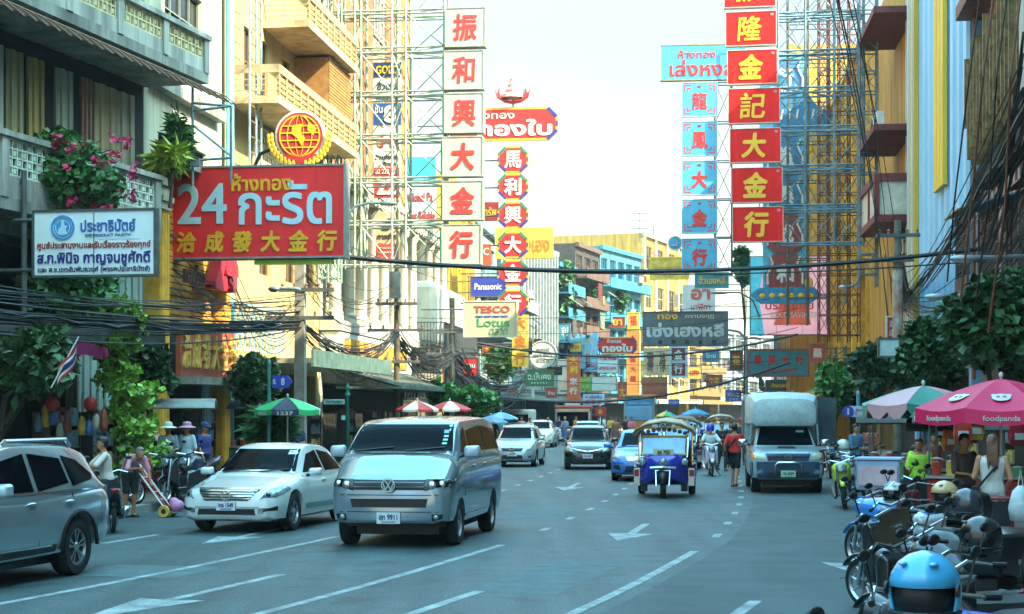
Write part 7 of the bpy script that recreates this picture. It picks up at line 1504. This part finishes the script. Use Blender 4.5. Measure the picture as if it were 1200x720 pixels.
# left pavement
oldp = dict(pel=(0, .06, .9), ch=(.0, -.06, 1.14), nk=(-.0, -.3, 1.23), hd=(.0, -.41, 1.29), shL=(.17, -.27, 1.19), shR=(-.17, -.27, 1.19), elL=(.25, -.3, .95), elR=(-.27, -.36, .98), wrL=(.22, -.42, .73), wrR=(-.14, -.55, 1.0))
q = at(152, 600, 33.2); q.z = 0
person('grey haired man in pink shirt and dark shorts bending beside the hand truck', q, .75, oldp, '#c98fa4', '#1c1f1e', hair=HAIRG, h=1.64, vox=.015, sleeve=.5, leg=.48, strap='#3a3d34', shoes='#141416')
L_ = []
for lb, x, Y, rz, pose, sh, pa, kw in (
    ('woman in wide white hat and grey blue top on left pavement', 197, 38.6, .3, hold, '#5f7480', '#1c1e22', dict(hat='#c9d0c0', hm='brim')),
    ('woman in pink hat and white top beside the white hatted woman', 219, 39.2, -.5, {}, '#a9c0c9', '#1e2026', dict(hat='#c08aa6', hm='brim')),
    ('person in pale pink top behind the man with the hand truck', 178, 39.5, .6, walk, '#b58f9e', '#26262a', {}),
    ('man in navy cap and purple shirt at the dark food stall', 240, 40, .9, walk, '#35327a', '#202226', dict(hat='#1f3a6a')),
    ('man in dark blue shirt under the green and navy umbrella', 348, 47, .2, hold, '#2b2c5a', '#26262a', {}),
    ('dark haired person standing in the shadow behind the climber', 163, 40.5, .4, {}, '#4a3a34', '#1c1c1e', {})):
    q = RP(Y, 0, .14); q = at(x, 480, Y); q.z = .14
    person(lb, q, rz, pose, sh, pa, h=1.62, **kw)
g0 = at(106, 480, 29); g0.z = 0
bike('dark scooter with blue rear box behind the silver utility vehicle', g0+Vector((.2, .5, 0)), 1.9, '#2a3040', '#17181a', 'scooter', 0)
person('man in white shirt sitting on a dark scooter by the left kerb', g0+Vector((.1, .4, .05)), -1.2, dict(ride, wrL=(.2, -.3, .95), wrR=(-.2, -.3, .95)), '#cfc3b8', '#22252a', h=1.66, vox=.018, sleeve=.5)
# pedestrians far along the street
for lb, x, y, rz, pose, sh, pa, kw in (
    ('bald man in white shirt and khaki shorts crossing far lanes', 642, 524, .6, walk, '#cfcdc4', '#8f8a68', dict(leg=.45, hair=None)),
    ('woman in blue patterned skirt next to a white motorcycle far away', 662, 522, -.4, hold, '#6a7f9c', '#3f5f9a', dict(skirt=1.1, hair=mat('#b08a4a', .5))),
    ('person in orange top crossing behind the black hatchback', 675, 518, .8, walk, '#c8703a', '#3a3a40', {}),
    ('person in white tee shirt pushing through traffic by the red round board', 708, 516, 1.1, walk, '#d0d3d4', '#2f3440', {}),
    ('woman in brown dress standing between traffic near the bus', 722, 526, -.3, {}, '#7a5a48', '#6a4a3c', dict(skirt=1.1)),
    ('woman in pink shirt in front of the bus', 740, 522, .3, hold, '#c86a84', '#3a3238', {}),
    ('woman in black tee shirt walking behind the scooter rider', 846, 552, .2, dict(walk, **hold), '#1c1d22', '#2a2c34', {}),
    ('second woman in black walking nearer the pickup', 857, 549, -.1, walk, '#202126', '#1e2026', dict(long_hair=.4)),
    ('man in red cap among the walkers by the pickup', 868, 545, .2, walk, '#3a3438', '#2a2a30', dict(hat='#b8404a', h=1.75)),
    ('person in teal shirt on the left kerb near the silver hatchback', 588, 527, .3, {}, '#4a8a96', '#2c3036', {}),
    ('person in dark clothes by the striped umbrellas', 578, 531, -.3, walk, '#2c3038', '#202228', {}),
    ('person in pale green shirt beside the small white car', 621, 527, .5, hold, '#8fb8a8', '#2c3036', {}),
    ('person in black near the wheel of the bus', 733, 520, -.5, walk, '#202226', '#1c1c20', {}),
    ('person with pink bag standing by the far white box van', 611, 521, .2, {}, '#b07a8a', '#33343a', {}),
    ('person in yellow shirt between the minibus and the bus', 716, 519, .1, walk, '#c9a83a', '#2c2c34', {}),
    ('man in navy shirt crossing in front of the minibus', 655, 518, -.8, walk, '#2a3560', '#3a3a3a', {}),
    ('person in maroon top left of the far three-wheelers', 800, 516, .3, {}, '#7a2f38', '#2a2a30', {}),
    ('woman in mint top on the right kerb behind the walkers', 880, 530, -.4, hold, '#7fb8a4', '#2a2c30', {})):
    person(lb, gnd(x, y), rz, pose, sh, pa, **dict(dict(h=1.66, vox=.03), **kw))
for i, (x, Y, rz, sh) in enumerate(((1003, 41, .6, '#3f6f8a'), (1020, 44, -.3, '#8a4a3a'), (1130, 24.5, .4, '#4a3a34'), (1068, 36, .9, '#5a5f6a'))):
    q = at(x, 480, Y); q.z = .14
    person(('person in blue shirt behind the green sport motorcycle', 'person in rust shirt under the striped umbrella', 'dark clothed vendor under the pink umbrella', 'person in grey shirt seated by the stall under the striped umbrella')[i], q, rz, sit if i == 3 else hold, sh, '#26282c', h=1.6)
# ---------------------------------------------------------------- parked motorcycles
g0 = gnd(654, 521); bike('white scooter standing among pedestrians far down the left lane', g0, -1.7, '#c9cdd0', '#1a1a1c', 'scooter', 0)
for lb, x, y, rz, col, kd, kw in (
    ('red and white scooter parked behind the hand truck', 186, 590, -2.2, '#b5283c', 'scooter', {}),
    ('black scooter parked beside the white sedan on the left', 214, 589, -2.0, '#1f2126', 'scooter', {}),
    ('dark blue motorcycle parked at the left food stall', 234, 587, -1.9, '#2a3550', 'sport', {})):
    q = at(x, y, CAM_H*FPX/(y-HOR)); q = gnd(x, y, .14)
    bike(lb, q, rz, col, '#161618', kd, .08, **kw)
def rbike(lb, x, Y, rz, col, kd, **kw):
    q = at(x, 480, Y); q.z = 0; return bike(lb, q, rz, col, '#161618', kd, kw.pop('lean', .1), **kw)
rbike('black sport motorcycle with lime yellow nose parked behind the pickup', 990, 36.5, -1.75, '#a8c420', 'sport')
rbike('blue scooter in the parked row left of the striped umbrella', 1000, 44, -1.9, '#3a6fb0', 'scooter')
rbike('black scooter in the parked row behind the lime nosed motorcycle', 985, 47, -1.8, '#202226', 'scooter')
rbike('grey scooter in the parked row under the information sign', 1007, 40.5, -2.0, '#6a7078', 'scooter')
rbike('red scooter in the parked row below the striped umbrella', 1028, 38, -2.1, '#8a2a2c', 'scooter')
rbike('black motorcycle in the row in front of the striped umbrella', 1040, 33, -2.0, '#1d1f24', 'sport')
rbike('dark scooter parked at the tail of the pickup', 975, 52, -1.8, '#2a3a4a', 'scooter')
bt = rbike('grey motorcycle carrying a clear plastic crate', 1034, 27.5, 1.25, '#3a3f48', 'scooter')
b1 = rbike('blue and black motorcycle with striped helmet on its handlebar', 1048, 21.5, 2.0, '#2f7fd0', 'sport', lean=-.1)
b2 = rbike('big black motorcycle with number on its clear windshield', 1096, 13.6, 2.1, '#15171a', 'scooter', shieldc='#7a6a58', lean=-.08)
b3 = rbike('dark motorcycle in front, carrying the sky blue helmet', 1098, 7.2, 2.35, '#23262c', 'scooter', lean=-.05)
b4 = rbike('blue motorcycle with chrome tank at bottom right corner', 1195, 9.3, 2.4, '#2a48b0', 'sport', lean=-.1)
b5 = rbike('black scooter squeezed between the big black one and the blue one', 1150, 12.2, 2.2, '#26282c', 'scooter', lean=-.1)
b6 = rbike('white and black scooter parked behind the tan helmet', 1120, 18.5, 2.0, '#b9bcc0', 'scooter', lean=-.08)
b7 = rbike('black motorcycle parked beside the woman in white', 1140, 16.0, 2.1, '#1c1d22', 'sport', lean=-.1)
b = MB(); b.box(-.62, -.05, -.34, .34, .82, 1.3); x = thing('plastic_crate', 'clear bluish plastic crate strapped on a grey motorcycle', 'crate', bt.location, 1.25)
b.build('box', mat('#8fa6c4', .25, var=.12, spec=.6), x, bevel=.03); b = MB(); b.box(-.65, -.02, -.37, .37, 1.3, 1.34); b.build('lid', mat('#9ab5d6', .4, var=.05), x, bevel=.01)
b = MB(); b.box(-.66, -.6, -.3, .3, .9, 1.2); b.build('paper_label', mat('#d6b0b5', .6, var=.2), x)
b8 = rbike('dark scooter leaning between the blue motorcycle and the black one', 1066, 17.5, 2.15, '#1b1d22', 'scooter', lean=-.1)
b9 = rbike('maroon scooter behind the blue motorcycle at the stall', 1085, 24, 1.9, '#5a1f24', 'scooter', lean=-.1)
b11 = rbike('black scooter half hidden behind the blue and black motorcycle', 1078, 19.6, 2.05, '#17181b', 'scooter', lean=-.1)
b12 = rbike('charcoal motorcycle wedged right of the big black one', 1132, 14.6, 2.2, '#2b2d33', 'sport', lean=-.1)
b13 = rbike('brown black scooter behind the chrome tanked blue motorcycle', 1178, 11.4, 2.3, '#2e2420', 'scooter', lean=-.08)
b10 = rbike('grey sport motorcycle behind the foreground helmet', 1128, 10.2, 2.3, '#3a3d44', 'sport', lean=-.08)
def topbox(label, bk, rz):
    q = Vector(bk.location)+rotz(rz) @ Vector((-.72, 0, .84)); t = thing('top_box', label, 'top box', q, rz); b = MB()
    b.loft([[(x, y, z) for x, y in ((-w_, -h_), (w_, -h_), (w_*1.05, 0), (w_, h_), (-w_, h_), (-w_*1.05, 0))] for w_, h_, z in ((.17, .2, 0), (.2, .24, .06), (.21, .25, .2), (.18, .22, .32), (.1, .12, .36))]); b.build('shell', mat('#16181b', .3, var=.1, coat=.4), t, bevel=.02, smooth='auto')
    b = MB(); b.box(-.2, .2, -.245, .245, .195, .205); b.build('lid_seam', DARK2, t); b = MB(); b.box(-.225, -.205, -.08, .08, .1, .14); b.build('latch', CHROME, t)
topbox('black top box on the big black motorcycle', b2, 2.1); topbox('black top box at the stall side of the parked row', b11, 2.05); topbox('black top box on the dark scooter beside it', b5, 2.2)
def helmet(label, p, rz, col, stripe=None, r=.135, vis=True, hi=.28, lo=-.62, fx_=.45):
    t = thing('helmet', label, 'helmet', p, rz); m = mat(col, .25, var=.05, coat=.6)
    b = MB(); ou = []; 
    prof = [(.78, -.85), (.93, -.6), (1.0, -.2), (1.0, .1), (.92, .42), (.74, .7), (.45, .9), (.15, .985), (0, 1)]
    b.lathe([(q*r, z*r) for q, z in prof], 28, Matrix.Diagonal((1.14, 1, 1.08, 1)))
    b = bake(b, boolean=None)
    # face opening: drop shell faces in front of the wearer's face
    keep = MB()
    for f in b.f:
        c = sum((Vector(b.v[i]) for i in f), Vector())/len(f)
        if c.x > r*fx_ and c.z < r*hi and c.z > r*lo: continue
        keep.f.append(f); keep.fm.append(0)
    keep.v = list(b.v)
    o = keep.build('shell', m, t, smooth=True)
    s_ = o.modifiers.new('s', 'SOLIDIFY'); s_.thickness = .012; s_.offset = -1
    b = MB(); b.ell((0, 0, -.02), (r*.9, r*.86, r*.82), 14, 9); b.build('lining', BLKP, t, smooth=True)
    if vis: 
        b = MB(); rg = []
        for z, q in ((.3, 1.02), (.0, 1.06), (-.35, 1.02)): rg.append([(1.16*r*q*math.cos(a), r*q*math.sin(a)*1.01, z*r) for a in [R(-68+k*13.6) for k in range(11)]])
        b.loft(rg, cap=False, closed=False); b.build('visor', mat('#0c1016', .06, var=0, spec=.8), t, smooth=True)
    b = MB(); b.tube([(-1.14*r*.93*math.cos(a)*1.0 if False else 1.15*r*.95*math.cos(a), r*.96*math.sin(a), -.62*r) for a in [R(k*20) for k in range(19)]], .009, 6); b.build('rim_trim', BLKP, t)
    if stripe:
        for yo, sw in ((-.035, .03), (.035, .012)):
            b = MB(); b.loft([[(1.17*r*math.sin(a)*1.0, yo-sw/2, 1.1*r*math.cos(a)), (1.17*r*math.sin(a), yo+sw/2, 1.1*r*math.cos(a))] for a in [R(-80+k*10) for k in range(14)]], cap=False, closed=False); b.build('stripe', mat(stripe, .3, var=0), t, smooth=True)
    for sd in (1, -1): b = MB(); b.lathe([(0, -.004), (.026, -.004), (.026, .006), (0, .008)], 14, Matrix.Translation((r*.35, sd*r*.99, r*.02)) @ Matrix.Rotation(R(-90*sd), 4, 'X')); b.build('visor_hinge', BLKP, t)
    for yo in (-.06, .06): b = MB(); b.ell((r*.75, yo, r*.75), (.03, .02, .008), 8, 5); b.build('vent_cap', m, t, smooth=True)
    return t
helmet('sky blue open face helmet in the foreground at the bottom right', at(1084, 690, 6.7), -2.05, '#3f9fcc', None, .14, False, -.02, -2, .25)
helmet('white helmet with blue stripes hanging on the blue motorcycle', at(1048, 578, 21.3), -2.3, '#c9d0d0', '#3f8fc8')
helmet('tan half helmet resting above the big black motorcycle', at(1107, 579, 18.4), -2.7, '#c9a878', None, .135, False, .05, -2, .3)
helmet('white helmet on the parked row under the information sign', at(988, 522, 40.5), 2.4, '#c9cfc0', '#8a9a7a')
helmet('glossy black helmet on the scooter between the black and blue ones', at(1150, 628, 12.4), 2.5, '#15171a')
helmet('dark grey helmet on the motorcycle beside the woman in white', at(1133, 590, 16.3), 2.3, '#2c3036')
# ---------------------------------------------------------------- umbrellas, stalls and street goods
def umbrella(label, apex, r, drop, cols, n=8, val=.16, pz=.14, group=None, texts=None, scallop=False, tilt=0, rz=0.2, patch=None):
    t = thing('market_umbrella', label, 'umbrella', (apex.x, apex.y, pz), rz, group); H = apex.z-pz; ms = [mat(c, .6, var=.08, scale=2) for c in cols]
    ridge = lambda k, q: Vector((r*q*math.cos(2*math.pi*k/n), r*q*math.sin(2*math.pi*k/n), H-drop*(q**1.35)))
    b = MB()
    for k in range(n):
        b.cm = k % len(ms); rows = []
        for q in [i/6 for i in range(7)]:
            a, c = ridge(k, q), ridge(k+1, q); row = []
            for i in range(7): p = a.lerp(c, i/6); p.z -= .04*q*r*math.sin(math.pi*i/6); row.append(p)
            rows.append(row)
        b.loft(rows, cap=False, closed=False)
        low = []
        for i in range(7): p = rows[-1][i].copy(); p.z -= val*(1 if not scallop else .55+.75*abs(math.sin(math.pi*i/3))); low.append(p)
        b.loft([rows[-1], low], cap=False, closed=False)
    b.build('canopy', ms, t, smooth='auto', fix=False)
    b = MB(); b.tube([(0, 0, 0), (0, 0, H+.06)], .022, 8); b.build('pole', mat('#b9bcb8', .4, .4, var=.1), t); b = MB(); b.ell((0, 0, H+.05), (.035, .035, .05), 8, 6); b.build('finial', OFFW, t)
    b = MB()
    for k in range(n): b.tube([ridge(k, .05)-Vector((0, 0, .03)), ridge(k, .98)-Vector((0, 0, .03))], .008, 4); b.tube([(0, 0, H-drop*.9), ridge(k, .5)-Vector((0, 0, .03))], .007, 4)
    b.build('ribs', CHROME, t); b = MB(); b.lathe([(.0, 0), (.24, 0), (.24, .06), (.05, .1), (0, .1)], 14); b.build('base_weight', mat('#6a6a66', .8), t)
    for (k, txt, w_, h_, m) in (texts or ()):
        a, c = ridge(k, 1), ridge(k+1, 1); u = (c-a).normalized(); nrm = Vector((u.y, -u.x, 0)); mid = (a+c)/2-Vector((0, 0, val*.55+.035*r))+nrm*.012
        M_ = Matrix(((u.x, -nrm.x, 0, mid.x), (u.y, -nrm.y, 0, mid.y), (0, 0, 1, mid.z), (0, 0, 0, 1))); q = MB(); put_text(q, txt, 0, 0, w_, h_, 0, .02, 0, .002); q.xf(M_); q.build('lettering', m, t)
    for (k, f, sz, m, dk) in (patch or ()):
        a, c = ridge(k, f), ridge(k+1, f); a2, c2 = ridge(k, f-.12), ridge(k+1, f-.12); u = (c-a).normalized(); mid = (a+c)/2; up = ((a2+c2)/2-mid).normalized(); nn = u.cross(up).normalized(); mid = mid-Vector((0, 0, .034*r*f))+nn*.016
        M_ = Matrix(((u.x, -nn.x, up.x, mid.x), (u.y, -nn.y, up.y, mid.y), (u.z, -nn.z, up.z, mid.z), (0, 0, 0, 1)))
        q = MB(); disc(q, 0, 0, sz, 0, 20, .006); disc(q, -sz*.75, sz*.6, sz*.33, 0, 12, .005); disc(q, sz*.75, sz*.6, sz*.33, 0, 12, .005); q.xf(M_); q.build('mark', m, t); q = MB(); disc(q, -sz*.35, sz*.1, sz*.22, -.006, 10, .004); disc(q, sz*.35, sz*.1, sz*.22, -.006, 10, .004); q.xf(M_); q.build('mark_spot', dk, t)
    return t
PK = mat('#d2174e', .6, var=0)
umbrella('bright pink delivery umbrella with white marks over the right stall', at(1173, 444, 24.5), 1.28, .42, ('#d2174e', '#dc1c56'), 8, .2, texts=((4, 'foodpanda', .48, .1, OFFW), (5, 'foodpanda', .5, .1, OFFW), (3, 'foodpanda', .5, .1, OFFW)), patch=((4, .7, .13, OFFW, PK), (5, .7, .13, OFFW, PK)), rz=.12)
umbrella('faded pink and green umbrella with scalloped edge beside the pink one', at(1082, 452, 30.5), 1.12, .32, ('#c98f92', '#2f7a68', '#c98a8c', '#3a8a74'), 8, .2, scallop=True, rz=.3)
umbrella('green and navy umbrella on the left pavement with white lettering', at(337, 466, 44.3), .9, .3, ('#2f9a5a', '#232c44', '#3aa868', '#c9d2c8'), 8, .14, texts=((5, '1237', .4, .09, OFFW), (4, 'SALE', .3, .08, OFFW)), rz=.45)
umbrella('red and white umbrella showing just above the van roof, left of two', at(489, 470, 62), .78, .3, ('#b92a2c', '#d6cfc0'), 8, .08, rz=.1)
umbrella('red and white umbrella showing above the van roof, right of two', at(527, 470, 64), .85, .3, ('#b92a2c', '#d6cfc0'), 8, .08, rz=.5)
umbrella('blue umbrella above the far three-wheelers', at(815, 479, 108), .95, .35, ('#2f8fc0',), 8, .05, pz=0)
umbrella('yellow and green umbrella next to the bus', at(781, 482, 112), .7, .3, ('#d8a82a', '#3a9a5a', '#2f6fae'), 6, .05, pz=0)
umbrella('blue umbrella over the left pavement by the silver hatchback', at(587, 483, 82), .85, .3, ('#4a86b5', '#7aa8c4'), 8, .06)
umbrella('blue grey umbrella in front of the small street tree', at(575, 487, 78), .8, .3, ('#5a7fa0',), 8, .06)
# food cart, hand truck, tables, goods
CTM = mat('#8f9a9a', .35, .7, var=.2); 
def cart(label, p, rz, w_, col, canopy_c, goods, name='food_cart', hood=True, ch=2.0):
    t = thing(name, label, 'cart', p, rz); cm = mat(col, .5, .3, var=.2)
    b = MB(); b.box(-w_/2, w_/2, -.35, .35, .28, .85); b.build('cabinet', cm, t, bevel=.02); b = MB(); b.box(-w_/2-.05, w_/2+.05, -.4, .4, .86, .9); b.build('counter', CTM, t)
    b = MB()
    for x in (-w_/2+.04, w_/2-.04):
        for y in (-.36, .36): b.tube([(x, y, .9), (x, y, ch)], .018, 6)
    b.build('posts', CTM, t)
    b = MB(); rg = []
    for x in (-w_/2-.2, w_/2+.2): rg.append([(x, .55*math.cos(a), ch+.22*math.sin(a)) for a in [math.pi*k/10 for k in range(11)]]+[(x, .53*math.cos(a), ch-.03+.2*math.sin(a)) for a in [math.pi*(10-k)/10 for k in range(11)]])
    b.loft(rg); b.build('canopy', mat(canopy_c, .5, .2, var=.25), t, smooth='auto')
    for x in (-w_/2+.25, w_/2-.25):
        for y in (-.3, .3):
            M_ = Matrix.Translation((x, y, .18)) @ Matrix.Rotation(R(90), 4, 'X'); b = MB(); b.lathe([(0, -.03), (.16, -.03), (.18, 0), (.16, .03), (0, .03)], 16, M_); b.build('wheel', TYRE, t)
    rr = random.Random(hash(label) % 99 if False else len(label))
    for i in range(goods):
        x = -w_/2+.12+(w_-.24)*i/max(1, goods-1); k = rr.random(); h_ = rr.uniform(.12, .28); c = ('#c0402c', '#d8a83a', '#4a8a5a', '#c9c4b8', '#3a5a8a', '#b5688a')[rr.randrange(6)]
        o = MB(); 
        if k < .5: o.lathe([(0, 0), (.07, 0), (.085, h_*.8), (.06, h_), (0, h_)], 12)
        else: o.box(-.08, .08, -.09, .09, 0, h_)
        P_ = Matrix.Translation(p) @ rotz(rz) @ Vector((x, rr.uniform(-.2, .15), .902))
        q = thing('food_tub' if k < .5 else 'goods_box', f"{'round' if k < .5 else 'square'} container {'first second third fourth fifth sixth seventh eighth ninth'.split()[i]} along the counter of the {label.split(' on ')[0].split(' under ')[0].split(' by ')[0]}", 'container', P_, rz); o.build('container', mat(c, .5, var=.2), q); o = MB(); o.lathe([(0, 0), (.09, 0), (.09, .015), (.02, .03), (0, .03)], 12, Matrix.Translation((0, 0, h_+.001))); o.build('lid', OFFW, q)
    return t
p_ = at(206, 480, 41); p_.z = .14; cart('steel food cart by the orange shop', p_, .12, 1.5, '#4a5553', '#8f9b98', 6)
p_ = at(285, 480, 49.5); p_.z = .14; cart('green snack cart under the dark green tree', p_, .1, 1.4, '#3f6a5a', '#5a7a8a', 5)
p_ = at(1165, 480, 27.2); p_.z = .14; cart('red vending cart under the pink umbrella', p_, -.4, 2.0, '#a82a2a', '#4a3a34', 8, ch=1.75)
p_ = at(1070, 480, 33.5); p_.z = .14; cart('dark wooden cart under the scalloped umbrella', p_, -.3, 1.7, '#3c342e', '#4a4238', 6, ch=1.7)
p_ = at(1128, 480, 30.5); p_.z = .14; cart('red counter cart by the pink umbrella pole', p_, -.3, 1.5, '#8f2f2a', '#3a342e', 6, ch=1.6)
t = thing('hand_truck', 'folding steel hand truck with yellow wheels and pink bundle', 'hand truck', gnd(196, 606), -.15)
b = MB(); A = Vector((.05, 0, .12)); top = Vector((-.66, .1, 1.0))
for y in (-.17, .17): b.tube([A+Vector((0, y, 0)), top+Vector((0, y, 0))], .018, 6)
b.tube([top+Vector((0, -.17, 0)), top+Vector((-.18, -.1, .22)), top+Vector((-.18, .1, .22)), top+Vector((0, .17, 0))], .016, 6)
for k in range(6): q = A.lerp(top, .1+k*.16); b.tube([q+Vector((0, -.17, 0)), q+Vector((0, .17, 0))], .012, 5)
b.build('frame', mat('#b9b4ae', .4, .6), t); b = MB(); b.tube([A+Vector((.0, -.09, .05)), top+Vector((.02, -.09, -.1))], .012, 5); b.tube([A+Vector((.0, .09, .05)), top+Vector((.02, .09, -.1))], .012, 5); b.build('red_braces', mat('#b5382c', .5), t)
b = MB(); b.box(.0, .3, -.2, .2, .09, .11); b.build('toe_plate', CTM, t)
for y in (-.24, .24):
    M_ = Matrix.Translation((.02, y, .12)) @ Matrix.Rotation(R(90), 4, 'X'); b = MB(); b.lathe([(.05, -.025), (.11, -.03), (.12, 0), (.11, .03), (.05, .025)], 18, M_); w_ = b.build('wheel', mat('#c99a3a', .6), t, smooth='auto'); b = MB(); b.lathe([(0, -.03), (.05, -.03), (.05, .03), (0, .03)], 12, M_); b.build('hub', BLKP, w_)
b = MB(); b.ell((.2, 0, .22), (.14, .17, .12), 12, 8); b.ell((.12, .05, .3), (.1, .1, .08), 10, 6); t2 = thing('pink_bundle', 'pink wrapped bundle on the toe plate of the hand truck', 'bundle', t.location, -.15); b.build('bundle', mat('#c97aa8', .6, var=.25, bump=.4), t2, smooth=True); b = MB(); b.tube([(.05, 0, .3), (.2, 0, .345), (.35, .02, .24)], .01, 5); b.build('tie', OFFW, t2)
# flag, lanterns, hanging goods in the dark shop
t = thing('national_flag', 'red white and blue striped flag hanging on a slanted pole at the left', 'flag', at(91, 398, 29.8), .3)
b = MB(); b.tube([(.02, 0, .05), (-.45, 0, -.85)], .014, 6); b.build('flagpole', OFFW, t)
b = MB(); cols = ['#a8232c', '#d0cfc8', '#2a3478', '#2a3478', '#d0cfc8', '#a8232c']
for i in range(6):
    b.cm = [0, 1, 2, 2, 1, 0][i]
    b.loft([[(-.02-.36*q+.05*math.sin(q*7), .05*math.sin(q*9+i), .02-.72*q-(i+e)*.05-.03*math.sin(q*6)) for e in (0, 1)] for q in [k/10 for k in range(11)]], cap=False, closed=False)
b.build('cloth', [mat('#a8232c', .7, var=.1), mat('#d0cfc8', .7, var=.1), mat('#2a3478', .7, var=.1)], t, fix=False, smooth=True)
t = thing('bunting', 'magenta cloth swag under the grey shop canopy', 'cloth', at(98, 413, 35.5), .9); b = MB(); rg = [[(-.75+k*.1, .04*math.sin(k*3+j), -.1+.13*j-.05*math.sin(k*.6)) for k in range(14)] for j in range(3)]; b.loft(rg, cap=False, closed=False); b.build('swag', mat('#a82a6a', .7, var=.25), t, smooth=True); b = MB(); b.ell((.55, 0, 0), (.08, .06, .12), 8, 6); b.build('knot', mat('#a82a6a', .7), t)
for i, (x, y) in enumerate(((61, 473), (106, 473))):
    t = thing('red_lantern', ('red paper lantern hanging in the dark shop, left one', 'red paper lantern hanging in the dark shop, right one near the climber')[i], 'lantern', at(x, y+9, 36.5)); b = MB(); b.lathe([(.05, 0), (.12, .05), (.15, .15), (.12, .25), (.05, .3)], 14); b.build('shade', mat('#a8241a', .6, var=.2), t, smooth=True); b = MB(); b.tube([(0, 0, .3), (0, 0, .7)], .008, 4); b.lathe([(.06, -.03), (.06, 0), (.0, 0)], 10); b.build('cord', BLKP, t)
rr = random.Random(9)
for i in range(10):
    x = 45+i*8.5; t = thing('hanging_bag', f"bag of goods hanging in the dark shop, {'first second third fourth fifth sixth seventh eighth ninth tenth'.split()[i]} from the left", 'bag', at(x, 505+rr.uniform(-6, 10), 36.6)); b = MB(); h_ = rr.uniform(.3, .55); b.lathe([(.02, h_), (.07, h_*.8), (.1, h_*.3), (.07, 0), (0, 0)], 10); b.build('bag', mat(('#5a8a9a', '#c9a83a', '#3a6aa8', '#a8b0a0', '#8a4a3a')[i % 5], .4, var=.25), t, smooth=True); b = MB(); b.tube([(0, 0, h_), (0, 0, h_+.5)], .006, 4); b.build('string', BLKP, t)
def shelf(label, p, rz, n, w_=1.6):
    t = thing('goods_shelf', label, 'shelf', p, rz); b = MB()
    for z in (.1, .6, 1.1, 1.6): b.box(-w_/2, w_/2, -.2, .2, z, z+.03)
    for x in (-w_/2, w_/2-.03): b.box(x, x+.03, -.2, .2, 0, 1.9)
    b.build('rack', mat('#4a463f', .6), t); rr = random.Random(n)
    for k in range(4):
        b = MB(); 
        x = -w_/2+.06
        while x < w_/2-.2: q = rr.uniform(.1, .2); b.box(x, x+q-.015, -.18, .12, .131+k*.5, .131+k*.5+rr.uniform(.16, .38)); x += q
        b.build('packets', mat(('#a85a3a', '#b59a4a', '#5a7a8a', '#9a5a6a')[k], .5, var=.5, scale=6, island=.6), t)
for i, (s_, o_) in enumerate(((35.5, FL+.3), (38, FL+.25), (45, FL+.45), (51.5, FL+.4), (54.5, FL+.4), (58, FL+.4), (64, FL+.4), (69, FL+.4), (76, FL+.4))):
    shelf(f"rack of packets in the dark shopfronts, {'nearest second third fourth fifth sixth seventh eighth farthest'.split()[i]} along the left pavement", RP(s_, o_, .14), math.atan2(1, slope(s_)), i+3)
for i, s_ in enumerate((31, 35, 39.5, 44, 50, 57)):
    shelf(f"rack of packets along the right shopfronts, {'nearest second third fourth fifth farthest'.split()[i]}", RP(s_, FR-.5, .14), math.atan2(-1, -slope(s_)), i+20, 1.8)
# small stall shapes on the right pavement
t = thing('display_stand', 'tall red framed display stand beside the woman in white', 'stand', at(1186, 480, 21)*1.0, 0); t.location.z = .14
b = MB(); b.box(-.02, .02, -.02, .02, 0, .84); b.box(-.8, -.76, -.02, .02, 0, .72); b.box(-.02, .02, .5, .54, 0, .84); b.box(-.8, -.76, .5, .54, 0, .72); b.build('legs', mat('#8a2424', .5, .2), t); b = MB(); b.box(-.85, .05, -.05, .58, .84, .87); b.build('top', mat('#7a2020', .5), t); b = MB(); b.box(-.76, -.03, -.03, -.021, .1, .83); b.build('cloth', mat('#26242a', .8), t)
t = thing('plastic_bag', 'white plastic shopping bag hanging at the right frame edge', 'bag', at(1196, 610, 20.5)); b = MB(); b.lathe([(.03, .42), (.1, .35), (.15, .15), (.13, 0), (0, 0)], 12); b.build('bag', mat('#c6cfd0', .35, var=.2, bump=.5), t, smooth=True); b = MB(); b.tube([(-.03, 0, .42), (0, 0, .6), (.03, 0, .42)], .008, 5); b.build('handle', OFFW, t)
for i, (x, y, Y, c) in enumerate(((1128, 512, 26.8, '#b83a2a'), (1143, 508, 26.9, '#c9a03a'), (1192, 515, 26.5, '#a82a3a'), (1112, 520, 30, '#c86a2a'))):
    t = thing('snack_bag', f"shiny snack bag displayed on the right stalls, {('red', 'yellow', 'crimson', 'orange')[i]} one", 'packet', at(x, y+8, Y), .2*i); b = MB(); b.loft([[(-.12, 0, 0), (.12, 0, 0), (.12, .01, 0), (-.12, .01, 0)], [(-.14, -.05, .15), (.14, -.05, .15), (.14, .06, .15), (-.14, .06, .15)], [(-.13, 0, .36), (.13, 0, .36), (.13, .01, .36), (-.13, .01, .36)]]); b.build('packet', mat(c, .3, var=.3, scale=8), t, smooth='auto'); b = MB(); b.box(-.08, .08, -.06, -.045, .1, .2); b.build('label_patch', OFFW, t)

# thin city haze: one closed box round the whole scene
hb = MB(); hb.box(-160, 260, -60, 420, -1.0, 45); hz = hb.build('haze', []); hz['kind'] = 'stuff'
hm = bpy.data.materials.new('haze'); hm.use_nodes = True; hn = hm.node_tree.nodes; hn.remove(hn['Principled BSDF']); pv = hn.new('ShaderNodeVolumePrincipled'); pv.inputs['Color'].default_value = (.85, .9, .88, 1); pv.inputs['Density'].default_value = .0003
hm.node_tree.links.new(pv.outputs[0], hn['Material Output'].inputs['Volume']); hz.data.materials.append(hm)
